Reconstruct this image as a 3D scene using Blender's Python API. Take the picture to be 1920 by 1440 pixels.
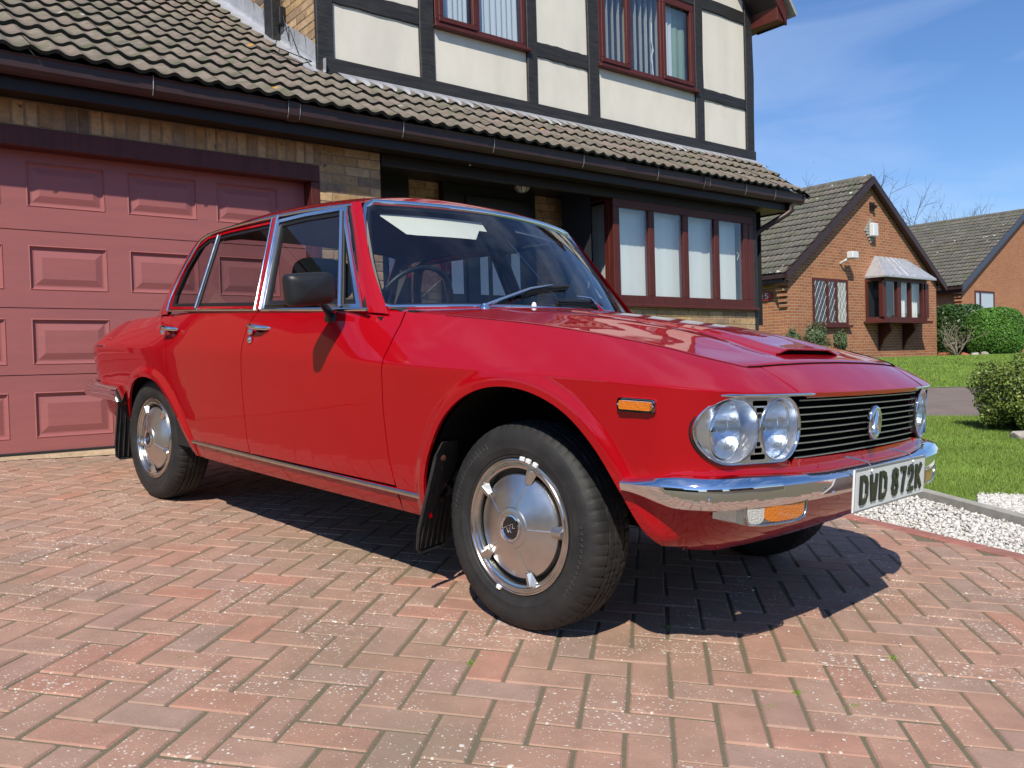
import bpy, bmesh, math, random
import numpy as np
from mathutils import Matrix, Vector
from mathutils.geometry import delaunay_2d_cdt
random.seed(7); rng = np.random.default_rng(7)
for o in list(bpy.data.objects): bpy.data.objects.remove(o, do_unlink=True)
scene = bpy.context.scene
COL = scene.collection

# ---------------------------------------------------------------- camera, sky, sun, exposure
CAM_LOC = (-1.1168578743, -6.0970322549, 0.5063072251)
CAM_R = ((0.7813688868, 0.0361020190, -0.6230243229), (-0.6234279800, -0.0000973039, -0.7818807737), (-0.0282880973, 0.9993481049, 0.0224309786))
cam_data = bpy.data.cameras.new('camera'); cam = bpy.data.objects.new('camera', cam_data); COL.objects.link(cam)
m4 = Matrix(CAM_R).to_4x4(); m4.translation = Vector(CAM_LOC); cam.matrix_world = m4
cam_data.sensor_width = 36.0; cam_data.sensor_fit = 'HORIZONTAL'; cam_data.lens = 1596.806 / 1920 * 36.0
cam_data.clip_start = 0.05; cam_data.clip_end = 3000
scene.camera = cam
SUN_DIR = Vector((0.524, 0.480, -0.704)).normalized()
world = bpy.data.worlds.new('World'); scene.world = world; world.use_nodes = True
wn = world.node_tree.nodes; wl = world.node_tree.links; wn.clear()
wo = wn.new('ShaderNodeOutputWorld'); wb = wn.new('ShaderNodeBackground'); sky = wn.new('ShaderNodeTexSky')
sky.sky_type = 'NISHITA'; sky.sun_disc = False
sky.sun_elevation = math.asin(-SUN_DIR.z); sky.sun_rotation = math.atan2(-SUN_DIR.x, -SUN_DIR.y)
sky.altitude = 0; sky.air_density = 1.15; sky.dust_density = 0.15; sky.ozone_density = 5.0
wb.inputs['Strength'].default_value = 0.092
# thin high cloud, mixed into the sky by direction
tc = wn.new('ShaderNodeTexCoord'); mp = wn.new('ShaderNodeMapping'); mp.inputs['Scale'].default_value = (1.6, 1.6, 6.0); mp.inputs['Rotation'].default_value = (0.15, 0.1, 0.5)
nz = wn.new('ShaderNodeTexNoise'); nz.inputs['Scale'].default_value = 1.9; nz.inputs['Detail'].default_value = 7; nz.inputs['Roughness'].default_value = 0.52; nz.inputs['Distortion'].default_value = 0.6
cr = wn.new('ShaderNodeValToRGB'); cr.color_ramp.elements[0].position = 0.46; cr.color_ramp.elements[1].position = 0.86
cr.color_ramp.elements[1].color = (0.55, 0.55, 0.55, 1)
mx = wn.new('ShaderNodeMix'); mx.data_type = 'RGBA'; mx.inputs['B'].default_value = (6.6, 8.0, 10.6, 1)
wl.new(tc.outputs['Generated'], mp.inputs['Vector']); wl.new(mp.outputs['Vector'], nz.inputs['Vector']); wl.new(nz.outputs['Fac'], cr.inputs['Fac'])
hsv = wn.new('ShaderNodeHueSaturation'); hsv.inputs['Saturation'].default_value = 1.06; hsv.inputs['Value'].default_value = 1.0
tint = wn.new('ShaderNodeMix'); tint.data_type = 'RGBA'; tint.blend_type = 'MULTIPLY'; tint.inputs['Factor'].default_value = 1.0; tint.inputs['B'].default_value = (1.06, 1.13, 1.34, 1); tint.clamp_result = False
wl.new(sky.outputs['Color'], tint.inputs['A']); wl.new(tint.outputs['Result'], hsv.inputs['Color'])
wl.new(cr.outputs['Color'], mx.inputs['Factor']); wl.new(hsv.outputs['Color'], mx.inputs['A']); wl.new(mx.outputs['Result'], wb.inputs['Color']); wl.new(wb.outputs['Background'], wo.inputs['Surface'])
sd = bpy.data.lights.new('sun', 'SUN'); sd.energy = 4.7; sd.angle = math.radians(0.53); sd.color = (1.0, 0.93, 0.80)
sun = bpy.data.objects.new('sun', sd); COL.objects.link(sun); sun.location = (-8, -8, 12)
sun.rotation_euler = SUN_DIR.to_track_quat('-Z', 'Y').to_euler()
scene.view_settings.view_transform = 'Standard'; scene.view_settings.look = 'None'; scene.view_settings.gamma = 1; scene.view_settings.use_curve_mapping = False
scene.view_settings.exposure = 0.12
scene.render.engine = 'CYCLES'
scene.cycles.max_bounces = 9; scene.cycles.transparent_max_bounces = 14; scene.cycles.glossy_bounces = 5; scene.cycles.diffuse_bounces = 1

# ---------------------------------------------------------------- frames: the drive slopes away from the house
DM = Matrix(((0.6692224946, 0.7426159125, 0.0257460524), (-0.7404579030, 0.6693749727, -0.0604916512), (-0.0621558259, 0.0214185057, 0.9978366103)))
DO = Vector((0.2071484944, -4.6619405084, -0.2879647149))       # paving lattice origin in the world
CARM = Matrix(((0.1210876874, 0.9923078720, 0.0257460524), (-0.9906291865, 0.1224523376, -0.0604916512), (-0.0631790060, -0.0181799968, 0.9978366103))).to_4x4()
CARM.translation = Vector((1.1403667167, -4.0713192090, -0.2762383630))
def zplane(x, y): return -(0.0257460524 * x - 0.0604916512 * y) / 0.9978366103
def sstep(t):
    t = np.clip(t, 0, 1); return t * t * (3 - 2 * t)
def gz(x, y):
    x = np.asarray(x, float); y = np.asarray(y, float)
    return zplane(np.clip(x, -12, 12), np.clip(y, -12, 3)) + 0.50 * sstep((x - 3.8) / 17.0) - 0.004
def project(p):
    d = Vector(p) - Vector(CAM_LOC); c = Matrix(CAM_R).transposed() @ d
    if c.z > -0.1: return None
    return (960 - 1596.8 * c.x / c.z, 720 + 1596.8 * c.y / c.z, -c.z)
def inframe(p, m=60):
    q = project(p); return q is not None and -m < q[0] < 1920 + m and -m < q[1] < 1440 + m

# ---------------------------------------------------------------- materials
MATS = {}
def newmat(name):
    m = bpy.data.materials.new(name); m.use_nodes = True; m.node_tree.nodes.clear(); MATS[name] = m
    return m, m.node_tree.nodes, m.node_tree.links
def pmat(name, col, rough=0.5, metal=0.0, spec=0.5, coat=0.0, coat_rough=0.03, var=0.0, vscale=8.0, bump=0.0, bscale=60.0, objvar=0.0, col2=None, rvar=0.0, coords='Object', aniso=0.0, bdetail=6, stretch=None, dirt=0.0):
    m, n, l = newmat(name)
    out = n.new('ShaderNodeOutputMaterial'); b = n.new('ShaderNodeBsdfPrincipled'); l.new(b.outputs[0], out.inputs['Surface'])
    b.inputs['Roughness'].default_value = rough; b.inputs['Metallic'].default_value = metal; b.inputs['Specular IOR Level'].default_value = spec
    b.inputs['Coat Weight'].default_value = coat; b.inputs['Coat Roughness'].default_value = coat_rough
    b.inputs['Base Color'].default_value = (*col, 1)
    tcn = n.new('ShaderNodeTexCoord'); vec = tcn.outputs[coords]
    if stretch:
        mpn = n.new('ShaderNodeMapping'); mpn.inputs['Scale'].default_value = stretch; l.new(vec, mpn.inputs['Vector']); vec = mpn.outputs['Vector']
    cur = None
    if var > 0 or col2:
        nn = n.new('ShaderNodeTexNoise'); nn.inputs['Scale'].default_value = vscale; nn.inputs['Detail'].default_value = 7; nn.inputs['Roughness'].default_value = 0.6
        l.new(vec, nn.inputs['Vector'])
        r = n.new('ShaderNodeMapRange'); r.inputs['From Min'].default_value = 0.36; r.inputs['From Max'].default_value = 0.66; l.new(nn.outputs['Fac'], r.inputs['Value'])
        mxn = n.new('ShaderNodeMix'); mxn.data_type = 'RGBA'
        c2 = col2 if col2 else tuple(c * (1 - var) for c in col)
        mxn.inputs['A'].default_value = (*col, 1); mxn.inputs['B'].default_value = (*c2, 1); l.new(r.outputs['Result'], mxn.inputs['Factor'])
        cur = mxn.outputs['Result']
    if objvar > 0:
        oi = n.new('ShaderNodeObjectInfo'); mr = n.new('ShaderNodeMapRange'); mr.inputs['To Min'].default_value = 1 - objvar; mr.inputs['To Max'].default_value = 1 + objvar
        l.new(oi.outputs['Random'], mr.inputs['Value'])
        hs = n.new('ShaderNodeHueSaturation'); l.new(mr.outputs['Result'], hs.inputs['Value'])
        if cur: l.new(cur, hs.inputs['Color'])
        else: hs.inputs['Color'].default_value = (*col, 1)
        cur = hs.outputs['Color']
    if cur: l.new(cur, b.inputs['Base Color'])
    if rvar > 0:
        n2 = n.new('ShaderNodeTexNoise'); n2.inputs['Scale'].default_value = vscale * 1.7; n2.inputs['Detail'].default_value = 5; l.new(vec, n2.inputs['Vector'])
        r2 = n.new('ShaderNodeMapRange'); r2.inputs['To Min'].default_value = max(0.0, rough - rvar); r2.inputs['To Max'].default_value = rough + rvar; l.new(n2.outputs['Fac'], r2.inputs['Value']); l.new(r2.outputs['Result'], b.inputs['Roughness'])
    if bump > 0:
        n3 = n.new('ShaderNodeTexNoise'); n3.inputs['Scale'].default_value = bscale; n3.inputs['Detail'].default_value = bdetail; l.new(vec, n3.inputs['Vector'])
        bp = n.new('ShaderNodeBump'); bp.inputs['Strength'].default_value = 1.0; bp.inputs['Distance'].default_value = bump; l.new(n3.outputs['Fac'], bp.inputs['Height']); l.new(bp.outputs['Normal'], b.inputs['Normal'])
    return m
def glassmat(name, tint=(0.85, 0.9, 0.9), refl=0.0, rough=0.0):
    m, n, l = newmat(name)
    out = n.new('ShaderNodeOutputMaterial'); mix = n.new('ShaderNodeMixShader'); t = n.new('ShaderNodeBsdfTransparent'); g = n.new('ShaderNodeBsdfGlossy')
    t.inputs['Color'].default_value = (*tint, 1); g.inputs['Roughness'].default_value = rough
    lw = n.new('ShaderNodeLayerWeight'); fr = n.new('ShaderNodeMath'); fr.operation = 'POWER'; fr.inputs[1].default_value = 4.2; l.new(lw.outputs['Facing'], fr.inputs[0])
    lw.inputs['Blend'].default_value = 0.5
    ma = n.new('ShaderNodeMath'); ma.operation = 'MULTIPLY_ADD'; ma.inputs[1].default_value = 0.95; ma.inputs[2].default_value = refl + 0.06; ma.use_clamp = True
    l.new(fr.outputs[0], ma.inputs[0]); l.new(ma.outputs[0], mix.inputs[0]); l.new(t.outputs[0], mix.inputs[1]); l.new(g.outputs[0], mix.inputs[2]); l.new(mix.outputs[0], out.inputs['Surface'])
    return m

def colramp_mat(name, cols, rough=0.8, nscale=30, namp=0.35, bump=0.002, bscale=90, specks=None, edge=None, spec=0.3, attr='rnd', moss=None):
    """colour picked per piece from a ramp (mesh attribute 'rnd' or object random), with grain"""
    m, n, l = newmat(name)
    out = n.new('ShaderNodeOutputMaterial'); b = n.new('ShaderNodeBsdfPrincipled'); l.new(b.outputs[0], out.inputs['Surface'])
    b.inputs['Roughness'].default_value = rough; b.inputs['Specular IOR Level'].default_value = spec
    at = n.new('ShaderNodeAttribute'); at.attribute_name = attr
    oi = n.new('ShaderNodeObjectInfo'); ad = n.new('ShaderNodeMath'); ad.operation = 'ADD'; l.new(at.outputs['Fac'], ad.inputs[0]); l.new(oi.outputs['Random'], ad.inputs[1])
    fr = n.new('ShaderNodeMath'); fr.operation = 'FRACT'; l.new(ad.outputs[0], fr.inputs[0])
    rp = n.new('ShaderNodeValToRGB'); rp.color_ramp.interpolation = 'LINEAR'
    els = rp.color_ramp.elements
    while len(els) < len(cols): els.new(0.5)
    for i, c in enumerate(cols):
        els[i].position = i / (len(cols) - 1); els[i].color = (*c, 1)
    l.new(fr.outputs[0], rp.inputs['Fac'])
    geo = n.new('ShaderNodeNewGeometry'); vec = geo.outputs['Position']
    nn = n.new('ShaderNodeTexNoise'); nn.inputs['Scale'].default_value = nscale; nn.inputs['Detail'].default_value = 8; nn.inputs['Roughness'].default_value = 0.65; l.new(vec, nn.inputs['Vector'])
    mr = n.new('ShaderNodeMapRange'); mr.inputs['From Min'].default_value = 0.3; mr.inputs['From Max'].default_value = 0.7; mr.inputs['To Min'].default_value = 1 - namp; mr.inputs['To Max'].default_value = 1 + namp; l.new(nn.outputs['Fac'], mr.inputs['Value'])
    hs = n.new('ShaderNodeHueSaturation'); l.new(rp.outputs['Color'], hs.inputs['Color']); l.new(mr.outputs['Result'], hs.inputs['Value'])
    cur = hs.outputs['Color']
    if moss:
        mcol, msc, mlo, mhi = moss
        mn = n.new('ShaderNodeTexNoise'); mn.inputs['Scale'].default_value = msc; mn.inputs['Detail'].default_value = 5; l.new(vec, mn.inputs['Vector'])
        m2 = n.new('ShaderNodeMapRange'); m2.inputs['From Min'].default_value = mlo; m2.inputs['From Max'].default_value = mhi; l.new(mn.outputs['Fac'], m2.inputs['Value'])
        mm = n.new('ShaderNodeMix'); mm.data_type = 'RGBA'; mm.inputs['B'].default_value = (*mcol, 1); l.new(cur, mm.inputs['A']); l.new(m2.outputs['Result'], mm.inputs['Factor']); cur = mm.outputs['Result']
    if specks:
        for (scol, sscale, thr, soft) in specks:
            vo = n.new('ShaderNodeTexVoronoi'); vo.inputs['Scale'].default_value = sscale; vo.inputs['Randomness'].default_value = 1.0
            dn = n.new('ShaderNodeTexNoise'); dn.inputs['Scale'].default_value = sscale * 0.8; dn.inputs['Detail'].default_value = 2; l.new(vec, dn.inputs['Vector'])
            va = n.new('ShaderNodeVectorMath'); va.operation = 'MULTIPLY_ADD'; va.inputs[1].default_value = (1.2 / sscale,) * 3; l.new(dn.outputs['Color'], va.inputs[0]); l.new(vec, va.inputs[2]); l.new(va.outputs[0], vo.inputs['Vector'])
            sp = n.new('ShaderNodeSeparateColor'); l.new(vo.outputs['Color'], sp.inputs[0])
            # size differs per speck: distance < thr * random
            mu = n.new('ShaderNodeMath'); mu.operation = 'MULTIPLY'; mu.inputs[1].default_value = thr
            pw = n.new('ShaderNodeMath'); pw.operation = 'POWER'; pw.inputs[1].default_value = 2.2; l.new(sp.outputs[0], pw.inputs[0]); l.new(pw.outputs[0], mu.inputs[0])
            su = n.new('ShaderNodeMath'); su.operation = 'SUBTRACT'; l.new(mu.outputs[0], su.inputs[0]); l.new(vo.outputs['Distance'], su.inputs[1])
            dn2 = n.new('ShaderNodeTexNoise'); dn2.inputs['Scale'].default_value = 3.5; dn2.inputs['Detail'].default_value = 3; l.new(vec, dn2.inputs['Vector']); dm = n.new('ShaderNodeMapRange'); dm.inputs['From Min'].default_value = 0.35; dm.inputs['From Max'].default_value = 0.65; dm.inputs['To Min'].default_value = 0.35; dm.inputs['To Max'].default_value = 1.25; l.new(dn2.outputs['Fac'], dm.inputs['Value']); mu2 = n.new('ShaderNodeMath'); mu2.operation = 'MULTIPLY'; l.new(mu.outputs[0], mu2.inputs[0]); l.new(dm.outputs['Result'], mu2.inputs[1]); l.new(mu2.outputs[0], su.inputs[0])
            ms = n.new('ShaderNodeMapRange'); ms.inputs['From Min'].default_value = 0; ms.inputs['From Max'].default_value = soft; l.new(su.outputs[0], ms.inputs['Value'])
            mm = n.new('ShaderNodeMix'); mm.data_type = 'RGBA'; mm.inputs['B'].default_value = (*scol, 1); l.new(cur, mm.inputs['A']); l.new(ms.outputs['Result'], mm.inputs['Factor']); cur = mm.outputs['Result']
    l.new(cur, b.inputs['Base Color'])
    n3 = n.new('ShaderNodeTexNoise'); n3.inputs['Scale'].default_value = bscale; n3.inputs['Detail'].default_value = 6; l.new(vec, n3.inputs['Vector'])
    bp = n.new('ShaderNodeBump'); bp.inputs['Distance'].default_value = bump; l.new(n3.outputs['Fac'], bp.inputs['Height']); l.new(bp.outputs['Normal'], b.inputs['Normal'])
    return m

# ---------------------------------------------------------------- mesh helpers
class MB:
    def __init__(s): s.v = []; s.f = []; s.r = []
    def add(s, verts, faces, rnd=None):
        o = len(s.v); s.v += [tuple(map(float, p)) for p in verts]; s.f += [tuple(i + o for i in f) for f in faces]
        s.r += [rnd if rnd is not None else 0.0] * len(faces); return s
    def box(s, lo, hi, M=None, rnd=None):
        x0, y0, z0 = lo; x1, y1, z1 = hi
        vs = [(x0, y0, z0), (x1, y0, z0), (x1, y1, z0), (x0, y1, z0), (x0, y0, z1), (x1, y0, z1), (x1, y1, z1), (x0, y1, z1)]
        if M is not None: vs = [M @ Vector(p) for p in vs]
        return s.add(vs, [(0, 3, 2, 1), (4, 5, 6, 7), (0, 1, 5, 4), (1, 2, 6, 5), (2, 3, 7, 6), (3, 0, 4, 7)], rnd)
    def cbox(s, lo, hi, c, M=None, rnd=None):
        """box with every edge chamfered by c"""
        x0, y0, z0 = lo; x1, y1, z1 = hi; vs = []; idx = {}
        for i, X in enumerate((x0, x1)):
            for j, Y in enumerate((y0, y1)):
                for k, Z in enumerate((z0, z1)):
                    dx = c if i == 0 else -c; dy = c if j == 0 else -c; dz = c if k == 0 else -c
                    for a, p in (('x', (X, Y + dy, Z + dz)), ('y', (X + dx, Y, Z + dz)), ('z', (X + dx, Y + dy, Z))):
                        idx[(i, j, k, a)] = len(vs); vs.append(p)
        F = []
        g = lambda i, j, k, a: idx[(i, j, k, a)]
        F += [(g(0, 0, 0, 'x'), g(0, 0, 1, 'x'), g(0, 1, 1, 'x'), g(0, 1, 0, 'x')), (g(1, 0, 0, 'x'), g(1, 1, 0, 'x'), g(1, 1, 1, 'x'), g(1, 0, 1, 'x'))]
        F += [(g(0, 0, 0, 'y'), g(1, 0, 0, 'y'), g(1, 0, 1, 'y'), g(0, 0, 1, 'y')), (g(0, 1, 0, 'y'), g(0, 1, 1, 'y'), g(1, 1, 1, 'y'), g(1, 1, 0, 'y'))]
        F += [(g(0, 0, 0, 'z'), g(0, 1, 0, 'z'), g(1, 1, 0, 'z'), g(1, 0, 0, 'z')), (g(0, 0, 1, 'z'), g(1, 0, 1, 'z'), g(1, 1, 1, 'z'), g(0, 1, 1, 'z'))]
        for i in (0, 1):
            for j in (0, 1):
                F.append((g(i, j, 0, 'x'), g(i, j, 1, 'x'), g(i, j, 1, 'y'), g(i, j, 0, 'y')))
                F.append((g(i, 0, j, 'x'), g(i, 1, j, 'x'), g(i, 1, j, 'z'), g(i, 0, j, 'z')))
                F.append((g(0, i, j, 'y'), g(1, i, j, 'y'), g(1, i, j, 'z'), g(0, i, j, 'z')))
                for k in (0, 1): F.append((g(i, j, k, 'x'), g(i, j, k, 'y'), g(i, j, k, 'z')))
        if M is not None: vs = [M @ Vector(p) for p in vs]
        return s.add(vs, F, rnd)
    def prism(s, poly, a, b, axis='y', M=None, rnd=None):
        """poly in the two other axes, extruded from a to b"""
        n = len(poly)
        def P(p, t):
            return {'x': (t, p[0], p[1]), 'y': (p[0], t, p[1]), 'z': (p[0], p[1], t)}[axis]
        vs = [P(p, a) for p in poly] + [P(p, b) for p in poly]
        if M is not None: vs = [M @ Vector(p) for p in vs]
        F = [tuple(range(n))[::-1], tuple(range(n, 2 * n))] + [(i, (i + 1) % n, n + (i + 1) % n, n + i) for i in range(n)]
        return s.add(vs, F, rnd)
    def tube(s, pts, r, n=8, closed=False, flat=None, up=None, cap=True):
        pts = [Vector(p) for p in pts]; N = len(pts); rings = []
        rr = r if hasattr(r, '__len__') else [r] * N
        prev = None
        for i, p in enumerate(pts):
            a = pts[(i - 1) % N] if (closed or i > 0) else p; b = pts[(i + 1) % N] if (closed or i < N - 1) else p
            t = (b - a); t = t.normalized() if t.length > 1e-9 else Vector((0, 0, 1))
            if up is not None: ref = Vector(up)
            elif prev is not None: ref = prev
            else: ref = Vector((0, 0, 1)) if abs(t.z) < 0.9 else Vector((1, 0, 0))
            x = ref - t * ref.dot(t); x = x.normalized() if x.length > 1e-6 else t.orthogonal().normalized()
            y = t.cross(x); prev = x
            fx = 1.0; fy = 1.0
            if flat: fx, fy = flat
            rings.append([p + x * math.cos(2 * math.pi * k / n) * rr[i] * fx + y * math.sin(2 * math.pi * k / n) * rr[i] * fy for k in range(n)])
        vs = [q for R in rings for q in R]; F = []
        for i in range(N if closed else N - 1):
            j = (i + 1) % N
            for k in range(n): F.append((i * n + k, i * n + (k + 1) % n, j * n + (k + 1) % n, j * n + k))
        if cap and not closed:
            F.append(tuple(range(n))[::-1]); F.append(tuple((N - 1) * n + k for k in range(n)))
        return s.add(vs, F)
    def lathe(s, prof, n=48, M=None, axis='y', close=False):
        """prof: (radius, height) revolve round axis"""
        vs = []
        for (r, h) in prof:
            for k in range(n):
                a = 2 * math.pi * k / n; c, d = r * math.cos(a), r * math.sin(a)
                vs.append({'y': (c, h, d), 'z': (c, d, h), 'x': (h, c, d)}[axis])
        if M is not None: vs = [M @ Vector(p) for p in vs]
        F = []; m = len(prof)
        for i in range(m if close else m - 1):
            j = (i + 1) % m
            for k in range(n): F.append((i * n + k, i * n + (k + 1) % n, j * n + (k + 1) % n, j * n + k))
        if not close:
            if prof[0][0] > 1e-6 and False: F.append(tuple(range(n)))
        return s.add(vs, F)
    def grid(s, P, closed_u=False):
        """P: array (nu, nv, 3)"""
        nu, nv = len(P), len(P[0]); vs = [tuple(P[i][j]) for i in range(nu) for j in range(nv)]
        F = [(i * nv + j, ((i + 1) % nu) * nv + j, ((i + 1) % nu) * nv + j + 1, i * nv + j + 1) for i in range(nu if closed_u else nu - 1) for j in range(nv - 1)]
        return s.add(vs, F)
    def mesh(s, name='mesh', smooth=None, rnd=False):
        me = bpy.data.meshes.new(name); me.from_pydata(s.v, [], s.f); me.update()
        if rnd:
            at = me.attributes.new('rnd', 'FLOAT', 'FACE'); at.data.foreach_set('value', np.array(s.r, dtype=np.float32))
        if smooth is not None:
            me.shade_smooth() if hasattr(me, 'shade_smooth') else [setattr(p, 'use_smooth', True) for p in me.polygons]
            if smooth < 179:
                bm = bmesh.new(); bm.from_mesh(me); bmesh.ops.remove_doubles(bm, verts=bm.verts, dist=1e-6)
                bmesh.ops.recalc_face_normals(bm, faces=bm.faces)
                lim = math.radians(smooth)
                for e in bm.edges:
                    e.smooth = not (len(e.link_faces) == 2 and e.calc_face_angle(0) > lim) and len(e.link_faces) == 2
                bm.to_mesh(me); bm.free()
            else:
                bm = bmesh.new(); bm.from_mesh(me); bmesh.ops.recalc_face_normals(bm, faces=bm.faces); bm.to_mesh(me); bm.free()
        return me
def link(name, me, mat, parent=None, loc=None, kind=None):
    o = bpy.data.objects.new(name, me); COL.objects.link(o)
    if mat is not None and me is not None:
        if isinstance(mat, (list, tuple)):
            if not me.materials: [me.materials.append(MATS[m] if isinstance(m, str) else m) for m in mat]
        elif not me.materials: me.materials.append(MATS[mat] if isinstance(mat, str) else mat)
    if parent is not None: o.parent = parent
    if loc is not None: o.location = loc
    if kind: o['kind'] = kind
    return o
def add(name, mb, mat, parent=None, smooth=None, loc=None, kind=None, rnd=False):
    return link(name, mb.mesh(name, smooth, rnd), mat, parent, loc, kind)
def tag(o, label=None, cat=None, group=None, kind=None):
    if label: o['label'] = label
    if cat: o['category'] = cat
    if group: o['group'] = group
    if kind: o['kind'] = kind
    return o
def thing(name, label, cat, loc=(0, 0, 0), group=None, mat=None):
    o = bpy.data.objects.new(name, None); COL.objects.link(o); o.location = loc; o.empty_display_size = 0.2
    if mat is not None: o.matrix_world = mat
    return tag(o, label, cat, group)
def world_child(o, parent):
    """mesh was written in world coordinates: keep it there under a parent that is only translated"""
    o.parent = parent; o.location = Vector(o.location) - Vector(parent.location); return o
def wadd(name, mb, mat, parent, **k):
    o = add(name, mb, mat, **k); return world_child(o, parent)
def sub(name, mb, mat, parent, **k):
    """sub-part of a part that itself was placed by world_child (shares its local frame)"""
    o = add(name, mb, mat, **k); o.parent = parent; return o
def np_mesh(name, V, F, rnd=None, smooth=False):
    V = np.asarray(V, np.float32); F = np.asarray(F, np.int32); k = F.shape[1]
    me = bpy.data.meshes.new(name); me.vertices.add(len(V)); me.vertices.foreach_set('co', V.ravel())
    me.loops.add(F.size); me.loops.foreach_set('vertex_index', F.ravel()); me.polygons.add(len(F))
    me.polygons.foreach_set('loop_start', np.arange(0, F.size, k, dtype=np.int32)); me.update(calc_edges=True)
    if rnd is not None:
        at = me.attributes.new('rnd', 'FLOAT', 'FACE'); at.data.foreach_set('value', np.asarray(rnd, np.float32))
    if smooth: me.polygons.foreach_set('use_smooth', np.ones(len(F), bool))
    return me
# ---------------------------------------------------------------- materials used
pmat('paint_red', (0.365, 0.0014, 0.0065), rough=0.45, spec=0.05, coat=1.0, coat_rough=0.012, var=0.05, vscale=3).node_tree.nodes['Principled BSDF'].inputs['Coat IOR'].default_value = 1.5
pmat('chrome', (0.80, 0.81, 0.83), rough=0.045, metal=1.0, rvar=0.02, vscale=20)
pmat('bowl', (0.74, 0.75, 0.77), rough=0.27, metal=0.92)
pmat('chrome_dull', (0.62, 0.62, 0.60), rough=0.2, metal=1.0, rvar=0.08, vscale=30, var=0.15)
pmat('steel', (0.66, 0.645, 0.62), rough=0.33, metal=1.0, rvar=0.06, vscale=25, var=0.1)
pmat('alu', (0.80, 0.81, 0.82), rough=0.30, metal=1.0, rvar=0.1, vscale=30, var=0.12, bump=0.0003, bscale=300)
pmat('rubber', (0.017, 0.017, 0.018), rough=0.62, spec=0.35, var=0.35, vscale=14, bump=0.0006, bscale=160, col2=(0.030, 0.029, 0.028))
pmat('rubber_black', (0.012, 0.012, 0.013), rough=0.5, spec=0.4)
pmat('plastic_black', (0.013, 0.014, 0.016), rough=0.42, spec=0.45, bump=0.0004, bscale=500)
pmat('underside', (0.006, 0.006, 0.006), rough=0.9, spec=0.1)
pmat('flap', (0.035, 0.034, 0.034), rough=0.7, spec=0.3, var=0.5, vscale=18, bump=0.0008, bscale=90)
pmat('grille_black', (0.007, 0.008, 0.010), rough=0.4)
pmat('bar_trim', (0.46, 0.45, 0.42), rough=0.45, metal=0.8)
pmat('amber', (0.62, 0.17, 0.008), rough=0.12, spec=0.6, coat=1.0, bump=0.0025, bscale=220, bdetail=1)
pmat('lens_clear', (0.55, 0.54, 0.5), rough=0.15, spec=0.7, coat=1.0, bump=0.003, bscale=240, bdetail=1)
pmat('plate_white', (0.78, 0.79, 0.80), rough=0.3, coat=0.5)
pmat('plate_black', (0.01, 0.01, 0.012), rough=0.35, coat=0.3)
pmat('interior', (0.012, 0.012, 0.014), rough=0.6)
pmat('interior_red', (0.10, 0.018, 0.015), rough=0.7)
pmat('seat', (0.055, 0.045, 0.042), rough=0.5, bump=0.001, bscale=120)
pmat('seat_black', (0.008, 0.008, 0.009), rough=0.75)
pmat('headliner', (0.16, 0.15, 0.14), rough=0.8)
pmat('visor', (0.85, 0.80, 0.66), rough=0.6)
pmat('wheel_white', (0.6, 0.6, 0.6), rough=0.4)
pmat('rust', (0.10, 0.03, 0.012), rough=0.8, var=0.5, vscale=60)
pmat('lamp_reflector', (0.70, 0.76, 0.84), rough=0.28, metal=0.9, bump=0.0012, bscale=60, bdetail=1)
glassmat('glass_car', (0.80, 0.86, 0.90), 0.045)
glassmat('glass_side', (0.80, 0.82, 0.84), 0.015)
glassmat('glass_house', (0.96, 0.98, 0.98), 0.04)
# headlamp lens: fluted glass
m, n, l = newmat('glass_lamp')
out = n.new('ShaderNodeOutputMaterial'); mix = n.new('ShaderNodeMixShader'); t = n.new('ShaderNodeBsdfTransparent'); g = n.new('ShaderNodeBsdfGlossy')
t.inputs['Color'].default_value = (0.85, 0.92, 1.0, 1); g.inputs['Roughness'].default_value = 0.03
tcn = n.new('ShaderNodeTexCoord'); wv = n.new('ShaderNodeTexWave'); wv.wave_type = 'BANDS'; wv.bands_direction = 'Y'; wv.inputs['Scale'].default_value = 34; wv.inputs['Distortion'].default_value = 0
w2 = n.new('ShaderNodeTexWave'); w2.wave_type = 'BANDS'; w2.bands_direction = 'Z'; w2.inputs['Scale'].default_value = 12; w2.inputs['Distortion'].default_value = 1.5
aa = n.new('ShaderNodeMath'); aa.operation = 'ADD'; l.new(tcn.outputs['Object'], wv.inputs['Vector']); l.new(tcn.outputs['Object'], w2.inputs['Vector']); l.new(wv.outputs['Fac'], aa.inputs[0]); l.new(w2.outputs['Fac'], aa.inputs[1])
bp = n.new('ShaderNodeBump'); bp.inputs['Distance'].default_value = 0.0015; l.new(aa.outputs[0], bp.inputs['Height']); l.new(bp.outputs['Normal'], g.inputs['Normal'])
lw = n.new('ShaderNodeLayerWeight'); fr = n.new('ShaderNodeMath'); fr.operation = 'POWER'; fr.inputs[1].default_value = 4.0; l.new(lw.outputs['Facing'], fr.inputs[0]); ma = n.new('ShaderNodeMath'); ma.operation = 'MULTIPLY_ADD'; ma.inputs[1].default_value = 1.0; ma.inputs[2].default_value = 0.16; ma.use_clamp = True
l.new(fr.outputs[0], ma.inputs[0]); l.new(ma.outputs[0], mix.inputs[0]); l.new(t.outputs[0], mix.inputs[1]); l.new(g.outputs[0], mix.inputs[2]); l.new(mix.outputs[0], out.inputs['Surface'])

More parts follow.
